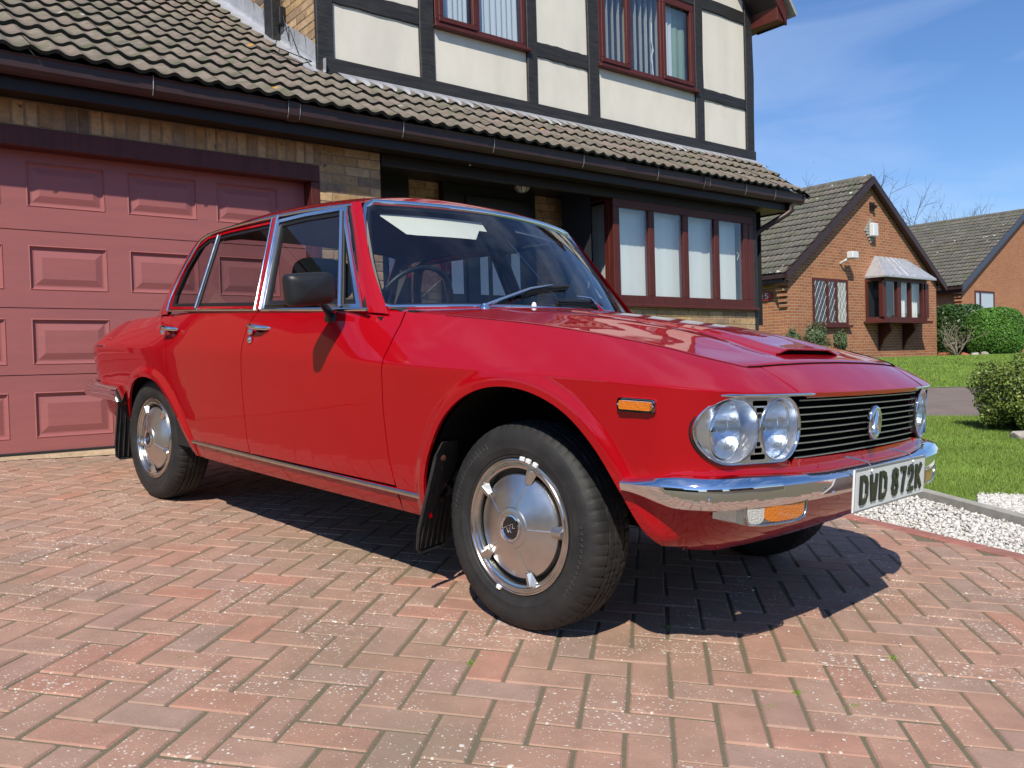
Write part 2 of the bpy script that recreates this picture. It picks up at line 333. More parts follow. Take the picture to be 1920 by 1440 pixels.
colramp_mat('paver', [(0.37, 0.235, 0.175), (0.40, 0.235, 0.17), (0.375, 0.245, 0.185), (0.43, 0.22, 0.155), (0.355, 0.24, 0.19), (0.38, 0.24, 0.18), (0.41, 0.235, 0.17), (0.37, 0.235, 0.175)],
            rough=0.85, nscale=9, namp=0.16, bump=0.0012, bscale=160, specks=[((0.62, 0.56, 0.48), 130, 0.46, 0.08), ((0.68, 0.63, 0.56), 60, 0.30, 0.05)], moss=((0.23, 0.19, 0.13), 1.3, 0.50, 0.85))
pmat('joint_sand', (0.19, 0.15, 0.105), rough=0.95, var=0.5, vscale=120, bump=0.004, bscale=240, col2=(0.15, 0.14, 0.075))
colramp_mat('paver_edge', [(0.36, 0.15, 0.12), (0.42, 0.17, 0.13), (0.33, 0.15, 0.12), (0.36, 0.15, 0.12)], rough=0.85, nscale=14, namp=0.2, bump=0.001, bscale=160, specks=[((0.6, 0.55, 0.5), 90, 0.25, 0.07)])
BUFF = [(0.46, 0.30, 0.145), (0.52, 0.35, 0.19), (0.40, 0.25, 0.12), (0.33, 0.21, 0.115), (0.50, 0.34, 0.20), (0.16, 0.115, 0.085), (0.44, 0.28, 0.14), (0.27, 0.185, 0.12), (0.46, 0.30, 0.145)]
colramp_mat('brick_buff', BUFF, rough=0.9, nscale=16, namp=0.30, bump=0.0022, bscale=110, specks=[((0.13, 0.10, 0.08), 26, 0.5, 0.3)])
pmat('mortar', (0.34, 0.25, 0.16), rough=0.95, var=0.3, vscale=40, bump=0.002, bscale=150)
colramp_mat('roof_tile', [(0.195, 0.16, 0.128), (0.21, 0.175, 0.14), (0.175, 0.15, 0.12), (0.225, 0.175, 0.145), (0.185, 0.16, 0.13), (0.195, 0.160, 0.128)], rough=0.92, nscale=12, namp=0.26, bump=0.0022, bscale=130,
            specks=[((0.55, 0.55, 0.50), 5.5, 0.20, 0.10), ((0.52, 0.27, 0.03), 2.9, 0.16, 0.06)], moss=((0.105, 0.12, 0.065), 7, 0.52, 0.75))
colramp_mat('roof_tile_grey', [(0.125, 0.115, 0.098), (0.145, 0.135, 0.115), (0.11, 0.105, 0.09), (0.16, 0.14, 0.115), (0.125, 0.115, 0.098)], rough=0.92, nscale=5, namp=0.3, bump=0.002, bscale=60,
            specks=[((0.62, 0.62, 0.58), 3.2, 0.24, 0.09), ((0.42, 0.26, 0.08), 1.6, 0.14, 0.10)], moss=((0.10, 0.115, 0.06), 2.2, 0.50, 0.80))
pmat('tile_edge', (0.03, 0.035, 0.025), rough=0.95, var=0.5, vscale=30)
pmat('gutter', (0.045, 0.022, 0.019), rough=0.42, spec=0.45, var=0.25, vscale=6)
pmat('fascia', (0.016, 0.009, 0.008), rough=0.5, spec=0.4, var=0.3, vscale=5)
pmat('soffit_ply', (0.20, 0.13, 0.06), rough=0.6, var=0.4, vscale=6)
pmat('timber_black', (0.018, 0.018, 0.019), rough=0.55, spec=0.35, var=0.0, vscale=6, bump=0.003, bscale=30, stretch=(1, 1, 6), col2=(0.04, 0.038, 0.036))
pmat('timber_black_h', (0.018, 0.018, 0.019), rough=0.55, spec=0.35, bump=0.003, bscale=30, vscale=6, stretch=(0.4, 1, 6), col2=(0.04, 0.038, 0.036))
pmat('render_cream', (0.73, 0.69, 0.60), rough=0.85, var=0.13, vscale=1.8, stretch=(1.6, 1.6, 0.7), bump=0.0012, bscale=90)
pmat('lead', (0.56, 0.57, 0.60), rough=0.38, metal=0.35, var=0.25, vscale=9, bump=0.006, bscale=9)
pmat('frame_red', (0.105, 0.022, 0.016), rough=0.45, spec=0.35, var=0.35, vscale=5, stretch=(8, 8, 0.6))
pmat('garage_red', (0.355, 0.118, 0.112), rough=0.5, spec=0.4, var=0.10, vscale=3.2, rvar=0.08, stretch=(1.0, 1, 7), bump=0.0006, bscale=60, col2=(0.315, 0.11, 0.108))
pmat('seal', (0.012, 0.013, 0.014), rough=0.6)
pmat('concrete', (0.40, 0.385, 0.34), rough=0.9, var=0.25, vscale=12, bump=0.0015, bscale=120)
pmat('concrete_buff', (0.55, 0.42, 0.27), rough=0.95, var=0.35, vscale=22, bump=0.004, bscale=60)
pmat('blind_white', (0.93, 0.93, 0.90), rough=0.7, objvar=0.05)
pmat('curtain_white', (0.62, 0.68, 0.74), rough=0.8)
pmat('curtain_green', (0.30, 0.42, 0.32), rough=0.8)
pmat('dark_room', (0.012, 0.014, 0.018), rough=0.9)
pmat('door_black', (0.014, 0.013, 0.014), rough=0.4)
pmat('lamp_glass', (0.48, 0.47, 0.36), rough=0.25, coat=0.6, bump=0.002, bscale=60)
pmat('cable', (0.015, 0.014, 0.013), rough=0.6)
pmat('tarmac', (0.215, 0.165, 0.14), rough=0.92, var=0.18, vscale=3, bump=0.003, bscale=90)
pmat('soil', (0.10, 0.07, 0.045), rough=0.95, var=0.4, vscale=5, bump=0.01, bscale=20)
pmat('lawn_base', (0.12, 0.20, 0.032), rough=0.95, var=0.35, vscale=1.2, bump=0.02, bscale=40, col2=(0.18, 0.25, 0.055))
colramp_mat('grass', [(0.13, 0.24, 0.030), (0.18, 0.31, 0.042), (0.22, 0.33, 0.060), (0.15, 0.27, 0.032), (0.28, 0.31, 0.10), (0.13, 0.24, 0.030)], rough=0.7, nscale=1.1, namp=0.22, bump=0.0, spec=0.25)
colramp_mat('gravel', [(0.62, 0.59, 0.54), (0.74, 0.72, 0.68), (0.50, 0.47, 0.43), (0.78, 0.76, 0.73), (0.66, 0.62, 0.56), (0.36, 0.34, 0.31), (0.62, 0.59, 0.54)], rough=0.85, nscale=60, namp=0.15, bump=0.001, bscale=200)
colramp_mat('leaf_dark', [(0.022, 0.055, 0.012), (0.035, 0.085, 0.016), (0.05, 0.11, 0.02), (0.022, 0.055, 0.012)], rough=0.42, nscale=2, namp=0.3, bump=0.0, spec=0.45)
colramp_mat('leaf_bright', [(0.075, 0.19, 0.022), (0.10, 0.24, 0.03), (0.055, 0.15, 0.018), (0.12, 0.26, 0.04), (0.075, 0.19, 0.022)], rough=0.5, nscale=2, namp=0.3, bump=0.0, spec=0.4)
colramp_mat('leaf_yellow', [(0.11, 0.18, 0.024), (0.19, 0.26, 0.04), (0.07, 0.12, 0.02), (0.30, 0.34, 0.09), (0.045, 0.08, 0.015), (0.11, 0.18, 0.024)], rough=0.5, nscale=3, namp=0.3, bump=0.0, spec=0.4)
colramp_mat('leaf_grey', [(0.10, 0.15, 0.07), (0.15, 0.19, 0.10), (0.08, 0.12, 0.05), (0.10, 0.15, 0.07)], rough=0.6, nscale=3, namp=0.3, bump=0.0)
pmat('twig', (0.10, 0.075, 0.05), rough=0.9, var=0.4, vscale=10)
pmat('twig_pale', (0.30, 0.25, 0.19), rough=0.9, var=0.3, vscale=10)
pmat('boulder', (0.46, 0.42, 0.36), rough=0.9, var=0.35, vscale=7, bump=0.01, bscale=18)
pmat('upvc_white', (0.70, 0.72, 0.74), rough=0.4)
pmat('plaque_red', (0.35, 0.02, 0.02), rough=0.4)
pmat('verge_blue', (0.06, 0.075, 0.11), rough=0.5)
pmat('terracotta', (0.40, 0.13, 0.06), rough=0.85, var=0.2, vscale=10)
# red brick of the bungalows, seen from 20 m and more
def brickwall_mat(name, c1, c2, mortar, dark):
    m, n, l = newmat(name)
    out = n.new('ShaderNodeOutputMaterial'); b = n.new('ShaderNodeBsdfPrincipled'); l.new(b.outputs[0], out.inputs['Surface']); b.inputs['Roughness'].default_value = 0.9; b.inputs['Specular IOR Level'].default_value = 0.25
    geo = n.new('ShaderNodeNewGeometry'); sx = n.new('ShaderNodeSeparateXYZ'); l.new(geo.outputs['Position'], sx.inputs[0])
    ad = n.new('ShaderNodeMath'); ad.operation = 'ADD'; l.new(sx.outputs['X'], ad.inputs[0]); l.new(sx.outputs['Y'], ad.inputs[1])
    cb = n.new('ShaderNodeCombineXYZ'); l.new(ad.outputs[0], cb.inputs['X']); l.new(sx.outputs['Z'], cb.inputs['Y'])
    br = n.new('ShaderNodeTexBrick'); br.offset = 0.5; br.inputs['Scale'].default_value = 1.0; br.inputs['Brick Width'].default_value = 0.225; br.inputs['Row Height'].default_value = 0.075; br.inputs['Mortar Size'].default_value = 0.006; br.inputs['Mortar Smooth'].default_value = 0.2; br.inputs['Bias'].default_value = 0.0
    br.inputs['Color1'].default_value = (*c1, 1); br.inputs['Color2'].default_value = (*c2, 1); br.inputs['Mortar'].default_value = (*mortar, 1)
    l.new(cb.outputs[0], br.inputs['Vector'])
    nn = n.new('ShaderNodeTexNoise'); nn.inputs['Scale'].default_value = 5.0; nn.inputs['Detail'].default_value = 8; nn.inputs['Roughness'].default_value = 0.75
    mpn = n.new('ShaderNodeMapping'); mpn.inputs['Scale'].default_value = (1, 3, 1); l.new(cb.outputs[0], mpn.inputs['Vector']); l.new(mpn.outputs[0], nn.inputs['Vector'])
    mr = n.new('ShaderNodeMapRange'); mr.inputs['From Min'].default_value = 0.54; mr.inputs['From Max'].default_value = 0.70; mr.inputs['To Max'].default_value = 0.7; l.new(nn.outputs['Fac'], mr.inputs['Value'])
    mm = n.new('ShaderNodeMix'); mm.data_type = 'RGBA'; mm.inputs['B'].default_value = (*dark, 1); l.new(br.outputs['Color'], mm.inputs['A']); l.new(mr.outputs['Result'], mm.inputs['Factor'])
    n2 = n.new('ShaderNodeTexNoise'); n2.inputs['Scale'].default_value = 0.7; n2.inputs['Detail'].default_value = 4; l.new(geo.outputs['Position'], n2.inputs['Vector'])
    m2 = n.new('ShaderNodeMapRange'); m2.inputs['To Min'].default_value = 0.8; m2.inputs['To Max'].default_value = 1.2; l.new(n2.outputs['Fac'], m2.inputs['Value'])
    hs = n.new('ShaderNodeHueSaturation'); l.new(mm.outputs['Result'], hs.inputs['Color']); l.new(m2.outputs['Result'], hs.inputs['Value']); l.new(hs.outputs['Color'], b.inputs['Base Color'])
    bp = n.new('ShaderNodeBump'); bp.inputs['Distance'].default_value = 0.006; bp.invert = True; l.new(br.outputs['Fac'], bp.inputs['Height']); l.new(bp.outputs['Normal'], b.inputs['Normal'])
brickwall_mat('brick_red', (0.42, 0.17, 0.075), (0.31, 0.115, 0.055), (0.52, 0.40, 0.29), (0.19, 0.13, 0.08))
brickwall_mat('brick_orange', (0.46, 0.20, 0.095), (0.40, 0.16, 0.075), (0.46, 0.32, 0.21), (0.34, 0.15, 0.08))

# paint: very slight ripple and a film of dust
_nt = MATS['paint_red'].node_tree; _b = _nt.nodes['Principled BSDF']
_tc = _nt.nodes.new('ShaderNodeTexCoord'); _n1 = _nt.nodes.new('ShaderNodeTexNoise'); _n1.inputs['Scale'].default_value = 5.5; _n1.inputs['Detail'].default_value = 2
_bp = _nt.nodes.new('ShaderNodeBump'); _bp.inputs['Distance'].default_value = 0.0011; _nt.links.new(_tc.outputs['Object'], _n1.inputs['Vector']); _nt.links.new(_n1.outputs['Fac'], _bp.inputs['Height']); _nt.links.new(_bp.outputs['Normal'], _b.inputs['Coat Normal'])
_n2 = _nt.nodes.new('ShaderNodeTexNoise'); _n2.inputs['Scale'].default_value = 9; _n2.inputs['Detail'].default_value = 8; _mr = _nt.nodes.new('ShaderNodeMapRange'); _mr.inputs['From Min'].default_value = .4; _mr.inputs['From Max'].default_value = .75; _mr.inputs['To Min'].default_value = .008; _mr.inputs['To Max'].default_value = .06
_nt.links.new(_tc.outputs['Object'], _n2.inputs['Vector']); _nt.links.new(_n2.outputs['Fac'], _mr.inputs['Value']); _nt.links.new(_mr.outputs['Result'], _b.inputs['Coat Roughness'])
# ---------------------------------------------------------------- ground
def lat(a, b, h=0.0):      # paving lattice (a, b in brick widths) -> world
    return DM @ Vector((a * 0.102, b * 0.10331, h)) + DO
# big ground sheet out to the horizon
xs = np.concatenate([[-900, -400, -150, -60], np.arange(-30, 46, 1.0), [60, 90, 150, 300, 900]])
ys = np.concatenate([[-900, -400, -150, -60], np.arange(-30, 40, 1.0), [60, 90, 150, 300, 900]])
V = [(x, y, float(gz(x, y)) - 0.05) for x in xs for y in ys]; ny = len(ys)
F = [(i * ny + j, (i + 1) * ny + j, (i + 1) * ny + j + 1, i * ny + j + 1) for i in range(len(xs) - 1) for j in range(ny - 1)]
g0 = MB().add(V, F); tag(add('ground', g0, 'soil'), kind='structure')
def sheet(name, poly, mat, lift=0.0, step=0.5, kind='structure'):
    """ground-following sheet over a convex quad (4 corners, x/y)"""
    a, b, c, d = [np.array(p, float) for p in poly]
    nu = max(2, int(np.linalg.norm(b - a) / step) + 1); nv = max(2, int(np.linalg.norm(d - a) / step) + 1)
    P = [[None] * (nv + 1) for _ in range(nu + 1)]
    for i in range(nu + 1):
        for j in range(nv + 1):
            u, v = i / nu, j / nv; q = (a * (1 - u) + b * u) * (1 - v) + (d * (1 - u) + c * u) * v
            P[i][j] = (q[0], q[1], float(gz(q[0], q[1])) + lift)
    o = add(name, MB().grid(P), mat); tag(o, kind=kind); return o

# the drive: sand bed + block pavers laid herringbone
drive = bpy.data.objects.new('driveway', None); COL.objects.link(drive); drive['kind'] = 'structure'; drive.location = DO
EA = np.array((2.772, -4.638)); EB = np.array((2.922, -3.715)); ed = (EB - EA) / np.linalg.norm(EB - EA); en = np.array((ed[1], -ed[0]))   # right edge line, en points off the drive
P1 = EA - ed * 4.5; P2 = EB + ed * 3.9
def dz(x, y, h=0.0): return zplane(x, y) + h + 0.0
m = MB()
pts = [(-7, -8.5), (P1[0], P1[1]), (P2[0], P2[1]), (-7, 0.06)]
pts[2] = (EB + ed * (0.06 - EB[1]) / ed[1]); pts[1] = (EA + ed * (-8.5 - EA[1]) / ed[1])
pts = [(-7, -8.5), tuple(pts[1]), tuple(pts[2]), (-7, 0.06)]
m.add([(x, y, dz(x, y, -0.0032)) for x, y in pts], [(0, 1, 2, 3)])
sand = wadd('sand_bed', m, 'joint_sand', drive)
def brick_mesh(L, W, name):
    mb = MB(); t = 0.0045; mb.cbox((-L / 2, -W / 2, -0.05), (L / 2, W / 2, 0), t); return mb.mesh(name)
LEN_A = 2 * 0.102 - 0.0062; WID_B = 0.10331 - 0.0036; LEN_B = 2 * 0.10331 - 0.0036; WID_A = 0.102 - 0.0062
meH = [brick_mesh(LEN_A * s, WID_B * s, 'paver_h') for s in (1.0, 0.992, 0.985)]; meV = [brick_mesh(WID_A * s, LEN_B * s, 'paver_v') for s in (1.0, 0.992, 0.985)]
bricks = []
for k in range(-110, 110):
    for mm_ in range(-60, 60):
        for typ in (0, 1):
            if typ == 0: a, b = k + 0.5, k + 1 + 4 * mm_           # upright brick
            else: a, b = k + 1.0, k - 0.5 + 4 * mm_                # lying brick
            p = lat(a, b)
            if p.y > -0.02 - 0.05 or p.y < -6.6 or p.x < -4.2: continue
            off = (np.array((p.x, p.y)) - EA) @ en
            if off > -0.105: continue
            if not inframe(p, 110): continue
            bricks.append((typ, p))
bricks.sort(key=lambda t: (t[1] - Vector(CAM_LOC)).length)
Rl = DM.to_4x4(); stuff = MB()
inv = None
def paver_matrix(p, jit=True):
    j = Matrix.Rotation(random.gauss(0, 0.006), 4, 'Z') @ Matrix.Rotation(random.gauss(0, 0.006), 4, 'X') @ Matrix.Rotation(random.gauss(0, 0.006), 4, 'Y')
    h = random.gauss(0, 0.0009)
    return Matrix.Translation(p + DM @ Vector((random.gauss(0, 0.0008), random.gauss(0, 0.0008), h))) @ Rl @ j
npav = 0
for typ, p in bricks:
    M = paver_matrix(p)
    # keep pavers that lie under the car body and would never show out of the counted ones
    if npav < 300:
        me = random.choice(meV if typ == 0 else meH)
        o = bpy.data.objects.new('paver', me); COL.objects.link(o)
        if not me.materials: me.materials.append(MATS['paver'])
        o.parent = drive; o.matrix_local = Matrix.Translation(-DO) @ M; npav += 1
    else:
        L, W = (WID_A, LEN_B) if typ == 0 else (LEN_A, WID_B); s = random.choice((1, .992, .985))
        stuff.cbox((-L * s / 2, -W * s / 2, -0.05), (L * s / 2, W * s / 2, 0), 0.0045, M, random.random())
wadd('far_pavers', stuff, 'paver', drive, kind='stuff', rnd=True)
# soldier/edge course: stretchers along the edge, and one along the garage threshold
eb = MB()
L = 0.205
t = -1.6
while t < 4.6:
    c = EA + ed * t - en * 0.055; ang = math.atan2(ed[1], ed[0])
    p = Vector((c[0], c[1], dz(c[0], c[1]))); n_ = DM @ Vector((0, 0, 1))
    xax = Vector((ed[0], ed[1], 0)); xax = (xax - n_ * xax.dot(n_)).normalized(); yax = n_.cross(xax)
    M = Matrix((xax, yax, n_)).transposed().to_4x4(); M.translation = p + n_ * (0.004 + random.gauss(0, 0.001))
    mb = MB(); mb.cbox((-L / 2 + 0.003, -0.049, -0.05), (L / 2 - 0.003, 0.049, 0), 0.004)
    o = add('edge_paver', mb, 'paver_edge', drive); o.matrix_local = Matrix.Translation(-DO) @ M
    t += L
# mortar fillet under the garage door seal
mb = MB()
N = 40
for i in range(N):
    x0 = -3 + 4.9 * i / N; x1 = -3 + 4.9 * (i + 1) / N
    for_y = -0.075 + 0.012 * math.sin(i * 1.7) + 0.008 * math.sin(i * 4.1)
    mb.add([(x0, for_y, dz(x0, for_y, 0.003)), (x1, for_y + 0.004, dz(x1, for_y, 0.003)), (x1, 0.02, 0.016), (x0, 0.02, 0.016), (x1, 0.4, 0.016), (x0, 0.4, 0.016)], [(0, 1, 2, 3), (3, 2, 4, 5)])
wadd('mortar_fillet', mb, 'concrete_buff', drive)

# gravel strip between the drive and the concrete edging
K1 = np.array((3.44, -4.39)); K2 = np.array((3.815, -3.618)); 
kd = (K2 - K1) / np.linalg.norm(K2 - K1); kn = np.array((kd[1], -kd[0]))
def line_pt(P, d, y): return P + d * (y - P[1]) / d[1]
ga0, ga1 = line_pt(EA, ed, -6.4), line_pt(EA, ed, 0.3); gb0, gb1 = line_pt(K1, kd, -6.4), line_pt(K1, kd, 0.3)
m = MB(); q = [ga0, gb0, gb1, ga1]
m.add([(p[0], p[1], dz(p[0], p[1], -0.022)) for p in q], [(0, 1, 2, 3)])
tag(add('gravel_bed', m, 'concrete'), kind='structure')
def stones(name, poly_fn, n, zoff, smin, smax):
    base = np.array([(1, 0, 0), (-1, 0, 0), (0, 1, 0), (0, -1, 0), (0, 0, 1), (0, 0, -1)], float)
    tri = np.array([(0, 2, 4), (2, 1, 4), (1, 3, 4), (3, 0, 4), (2, 0, 5), (1, 2, 5), (3, 1, 5), (0, 3, 5)])
    P = poly_fn(n); n = len(P); s = rng.uniform(smin, smax, (n, 1)) * rng.uniform(0.55, 1.2, (n, 3)); s[:, 2] *= 0.75
    V = base[None] * s[:, None, :] * rng.uniform(0.65, 1.25, (n, 6, 1))
    th = rng.uniform(0, 6.28, n); ph = rng.uniform(-.6, .6, n); c, d = np.cos(th), np.sin(th); e, f = np.cos(ph), np.sin(ph)
    X = V[:, :, 0] * e[:, None] - V[:, :, 2] * f[:, None]; Z = V[:, :, 0] * f[:, None] + V[:, :, 2] * e[:, None]
    x = X * c[:, None] - V[:, :, 1] * d[:, None]; y = X * d[:, None] + V[:, :, 1] * c[:, None]
    W = np.stack([x + P[:, 0:1], y + P[:, 1:2], Z + P[:, 2:3] + zoff], -1).reshape(-1, 3)
    Fc = (tri[None] + 6 * np.arange(n)[:, None, None]).reshape(-1, 3)
    me = np_mesh(name, W, Fc, np.repeat(rng.random(n), 8)); return tag(link(name, me, 'gravel'), kind='stuff')
def gravel_pts(n):
    y = rng.uniform(-6.3, -1.5, n); a = EA[0] + ed[0] / ed[1] * (y - EA[1]); b = K1[0] + kd[0] / kd[1] * (y - K1[1])
    x = a + (b - a) * rng.random(n); return np.stack([x, y, np.array([dz(p, q_) for p, q_ in zip(x, y)]) - 0.012 + rng.uniform(-.012, .010, n)], 1)
stones('gravel', gravel_pts, 21000, 0.0, 0.008, 0.019)
# concrete path edging, three lengths of kerb, with gravel patch behind
kerb = thing('edging_kerb', 'low grey concrete edging between the white gravel strip and the lawn', 'kerb', (K1[0], K1[1], dz(*K1)))
t = -2.3
for i in range(6):
    L = 0.915; a = K1 + kd * t; b = K1 + kd * (t + L - 0.004); mb = MB()
    h = 0.045; w = 0.05
    def Q(p, s, hh): return (p[0] + kn[0] * s, p[1] + kn[1] * s, dz(p[0], p[1], hh))
    c = 0.008
    prof = [(0, -0.06), (0, h - c), (c, h), (w - c, h), (w, h - c), (w, -0.06)]
    vs = [Q(a, s_, h_) for s_, h_ in prof] + [Q(b, s_, h_) for s_, h_ in prof]; n6 = len(prof)
    mb.add(vs, [tuple(range(n6)), tuple(range(n6, 2 * n6))[::-1]] + [(k, k + n6, (k + 1) % n6 + n6, (k + 1) % n6) for k in range(n6)])
    wadd('edging_block', mb, 'concrete', kerb); t += L
# lawns and the side road
lawn = [tuple(line_pt(K1 + kn * 0.05, kd, -7.5)), (16, -7.5), (16, 9), tuple(line_pt(K1 + kn * 0.05, kd, 9))]
fw = np.array((0.6230, 0.7819)); rt = np.array((0.7819, -0.6230)); C2 = np.array(CAM_LOC[:2])
def cp(D, r): return tuple(C2 + fw * D / np.linalg.norm(fw) + rt * r)
def kerbpt(s): return tuple(K1 + kd * s + kn * 0.05)
sheet('lawn', [kerbpt(-2.6), cp(3.2, 9), cp(9.5, 16), kerbpt(9)], 'lawn_base', 0.0)
sheet('side_road', [cp(9.3, 1.2), cp(9.7, 9), cp(13.4, 14), cp(13.4, 1.2)], 'tarmac', 0.012, 0.5)
sheet('far_lawn', [cp(13.3, 3), cp(13.3, 18), cp(24.5, 30), cp(27, 3)], 'lawn_base', 0.018)
sheet('garden_path', [(23.2, 4.9), (26.5, 4.4), (27.4, 5.8), (25.2, 6.4)], 'concrete', 0.03)
def grass(name, n, D0, D1, h0, h1, half, w=0.0035, dens=None, lift=0.0):
    D = D0 + (D1 - D0) * rng.random(n) ** 1.0; px = rng.uniform(1560, 1960, n) if half is None else rng.uniform(half[0], half[1], n)
    r = (px - 960) / 1596.8 * D; P = C2[None] + fw[None] * D[:, None] + rt[None] * r[:, None]
    side = (P - K1) @ kn; keep = side > 0.06
    if dens is not None: keep &= dens(P, D, px)
    P = P[keep]; D = D[keep]; n = len(P)
    z = gz(P[:, 0], P[:, 1]) + lift; h = rng.uniform(h0, h1, n); th = rng.uniform(0, 6.28, n); lean = rng.uniform(0.1, 0.9, n) * h; lt = rng.uniform(0, 6.28, n)
    ww = w * (0.6 + D / 6.0)
    dx, dy = np.cos(th) * ww, np.sin(th) * ww
    A = np.stack([P[:, 0] - dx, P[:, 1] - dy, z - .004], 1); B = np.stack([P[:, 0] + dx, P[:, 1] + dy, z - .004], 1); T = np.stack([P[:, 0] + np.cos(lt) * lean, P[:, 1] + np.sin(lt) * lean, z + h], 1)
    V = np.stack([A, B, T], 1).reshape(-1, 3); me = np_mesh(name, V, np.arange(3 * n).reshape(-1, 3), rng.random(n))
    return tag(link(name, me, 'grass'), kind='stuff')
grass('lawn_grass', 150000, 4.3, 9.6, 0.018, 0.045, (1500, 1990), 0.0026, lambda P, D, px: ~((px > 1820) & (D < 5.0 - 0)))
grass('far_lawn_grass', 60000, 13.4, 25.0, 0.02, 0.05, (1600, 1960), 0.003, lift=0.02)
def patch_pts(n):
    px = rng.uniform(1830, 1990, n); D = rng.uniform(4.25, 5.05, n); r = (px - 960) / 1596.8 * D
    P = C2[None] + fw[None] * D[:, None] + rt[None] * r[:, None]; P = P[(P - K1) @ kn > 0.06]
    return np.stack([P[:, 0], P[:, 1], gz(P[:, 0], P[:, 1]) + 0.01], 1)
stones('gravel_patch', patch_pts, 2500, 0.0, 0.008, 0.02)
# moss tufts and weeds in the paving joints
def tuft_pts():
    pts_ = [lat(-3, 2), lat(1.3, -2.6), lat(4.2, 1), lat(6.2, 1.5), lat(-10.2, 0.6), lat(5.0, 2.0), lat(8, 5), lat(2, 6.0), lat(-3.6, -4.6), lat(3.2, -3.0), lat(-4.9, -4.0), lat(0.4, -4.2)]
    return pts_
tv = []; 
for c in tuft_pts():
    for _ in range(90):
        a = random.uniform(0, 6.28); r = abs(random.gauss(0, 0.011)); x, y = c.x + math.cos(a) * r * 1.6, c.y + math.sin(a) * r; h = random.uniform(.002, .008); w = .0018
        z = dz(x, y, -0.003); b = random.uniform(0, 6.28)
        tv += [(x - w * math.cos(b), y - w * math.sin(b), z), (x + w * math.cos(b), y + w * math.sin(b), z), (x + random.gauss(0, .004), y + random.gauss(0, .004), z + h)]
me = np_mesh('joint_weeds', tv, np.arange(len(tv)).reshape(-1, 3), rng.random(len(tv) // 3)); tag(link('joint_weeds', me, 'grass'), kind='stuff')
# a few loose white chippings kicked on to the drive
cv = [(-0.02, 0)]
ch = MB()
for _ in range(26):
    px, py = random.uniform(1300, 1900), random.uniform(1060, 1400)
    d = Matrix(CAM_R) @ Vector(((px - 960) / 1596.8, -(py - 720) / 1596.8, -1)); nrm = DM @ Vector((0, 0, 1)); tt = -(Vector(CAM_LOC).dot(nrm)) / d.dot(nrm); p = Vector(CAM_LOC) + d * tt
    s = random.uniform(.002, .006); M = Matrix.Translation(p + nrm * s * .4) @ Matrix.Rotation(random.uniform(0, 6), 4, 'Z')
    ch.cbox((-s, -s * .6, -s * .4), (s, s * .6, s * .4), s * .25, M, random.random())
tag(add('loose_chippings', ch, 'gravel', rnd=True), kind='stuff')
# ================================================================ the house
HL = Vector((0, 0, 0))
house = thing('house', 'half-timbered brick house with red garage door and pantiled lean-to roof behind the car', 'house', HL)
def hp(name, mb, mat, parent=house, **k): o = add(name, mb, mat, **k); o.parent = parent; return o
def box(name, lo, hi, mat, parent=house, c=None):
    mb = MB(); mb.cbox(lo, hi, c) if c else mb.box(lo, hi); return hp(name, mb, mat, parent)
BR = {'n': 0}; brick_stuff = MB(); BMESH = {}
def bricks(parent, O, U, Nn, u0, u1, z0, z1, skip=None, soldier=False, zoff=0.0, mat='brick_buff', cut=None):
    """running-bond bricks on a wall plane; O + U*u + z, Nn outward"""
    U = Vector(U); Nn = Vector(Nn); Zv = Vector((0, 0, 1)); M0 = Matrix((U, Nn, Zv)).transposed().to_4x4()
    if (M0.determinant() < 0): M0 = Matrix((U, Nn, Zv)).transposed().to_4x4()
    bw, bh, j = .215, .065, .010; row = 0; z = z0 + zoff
    def place(uc, zc, w, h):
        p = Vector(O) + U * uc + Zv * zc
        if skip and skip(uc, zc): return
        vis = inframe(p + Nn * .01, 10); M = M0.copy(); M.translation = p + Nn * random.gauss(0, .0010)
        key = (round(w, 2), round(h, 2))
        if vis and BR['n'] < 300:
            if key not in BMESH: mb = MB(); mb.cbox((-w / 2, -.05, -h / 2), (w / 2, 0.0, h / 2), .0035); BMESH[key] = mb.mesh('brick'); BMESH[key].materials.append(MATS[mat])
            o = bpy.data.objects.new('brick', BMESH[key]); COL.objects.link(o); o.parent = parent; o.matrix_local = M; BR['n'] += 1
        elif vis or inframe(p, 250): brick_stuff.cbox((-w / 2, -.05, -h / 2), (w / 2, 0.0, h / 2), .0035, M, random.random())
    if soldier:
        u = u0 + .0325
        while u < u1: place(u + .005, (z0 + z1) / 2, .062, z1 - z0 - .008); u += .0755
        return
    while z < z1 - .02:
        h = min(bh, z1 - z - .004); st = -(.1125 if row % 2 else 0); u = u0 + st
        while u < u1:
            a, b = max(u, u0), min(u + bw, u1)
            if b - a > .03: place((a + b) / 2, z + h / 2, b - a, h)
            u += bw + j
        z += .075; row += 1
# -- walls (mortar core) with individual bricks proud of it
wall = box('wall', (-4.6, .004, -.6), (-1.02, .30, 2.25), 'mortar')
mb = MB(); mb.box((1.89, .004, -.6), (2.43, .70, 2.26)); mb.box((-1.02, .004, 2.09), (1.89, .30, 2.26)); mb.box((-4.6, .704, -.6), (9.0, 1.0, 2.9)) if False else None
mb.box((2.43, .704, -.6), (8.40, 1.0, 2.95)); mb.box((5.16, .004, -.6), (7.46, .70, 1.095)); mb.box((7.46, .3, -.6), (7.50, .704, 2.2))
mb.box((2.294, .74, 2.2), (2.6, 6.0, 7.0)); mb.box((2.6, 1.30, 2.9), (8.44, 6.0, 6.0)); mb.box((2.6, .74, 2.9), (8.44, 1.30, 3.2)); mb.box((-4.6, .3, -.6), (2.43, 6.0, 2.25))
w2 = hp('wall', mb, 'mortar')
bricks(w2, (0, 0, 0), (1, 0, 0), (0, -1, 0), 1.890, 2.432, -.05, 2.262, zoff=.0)
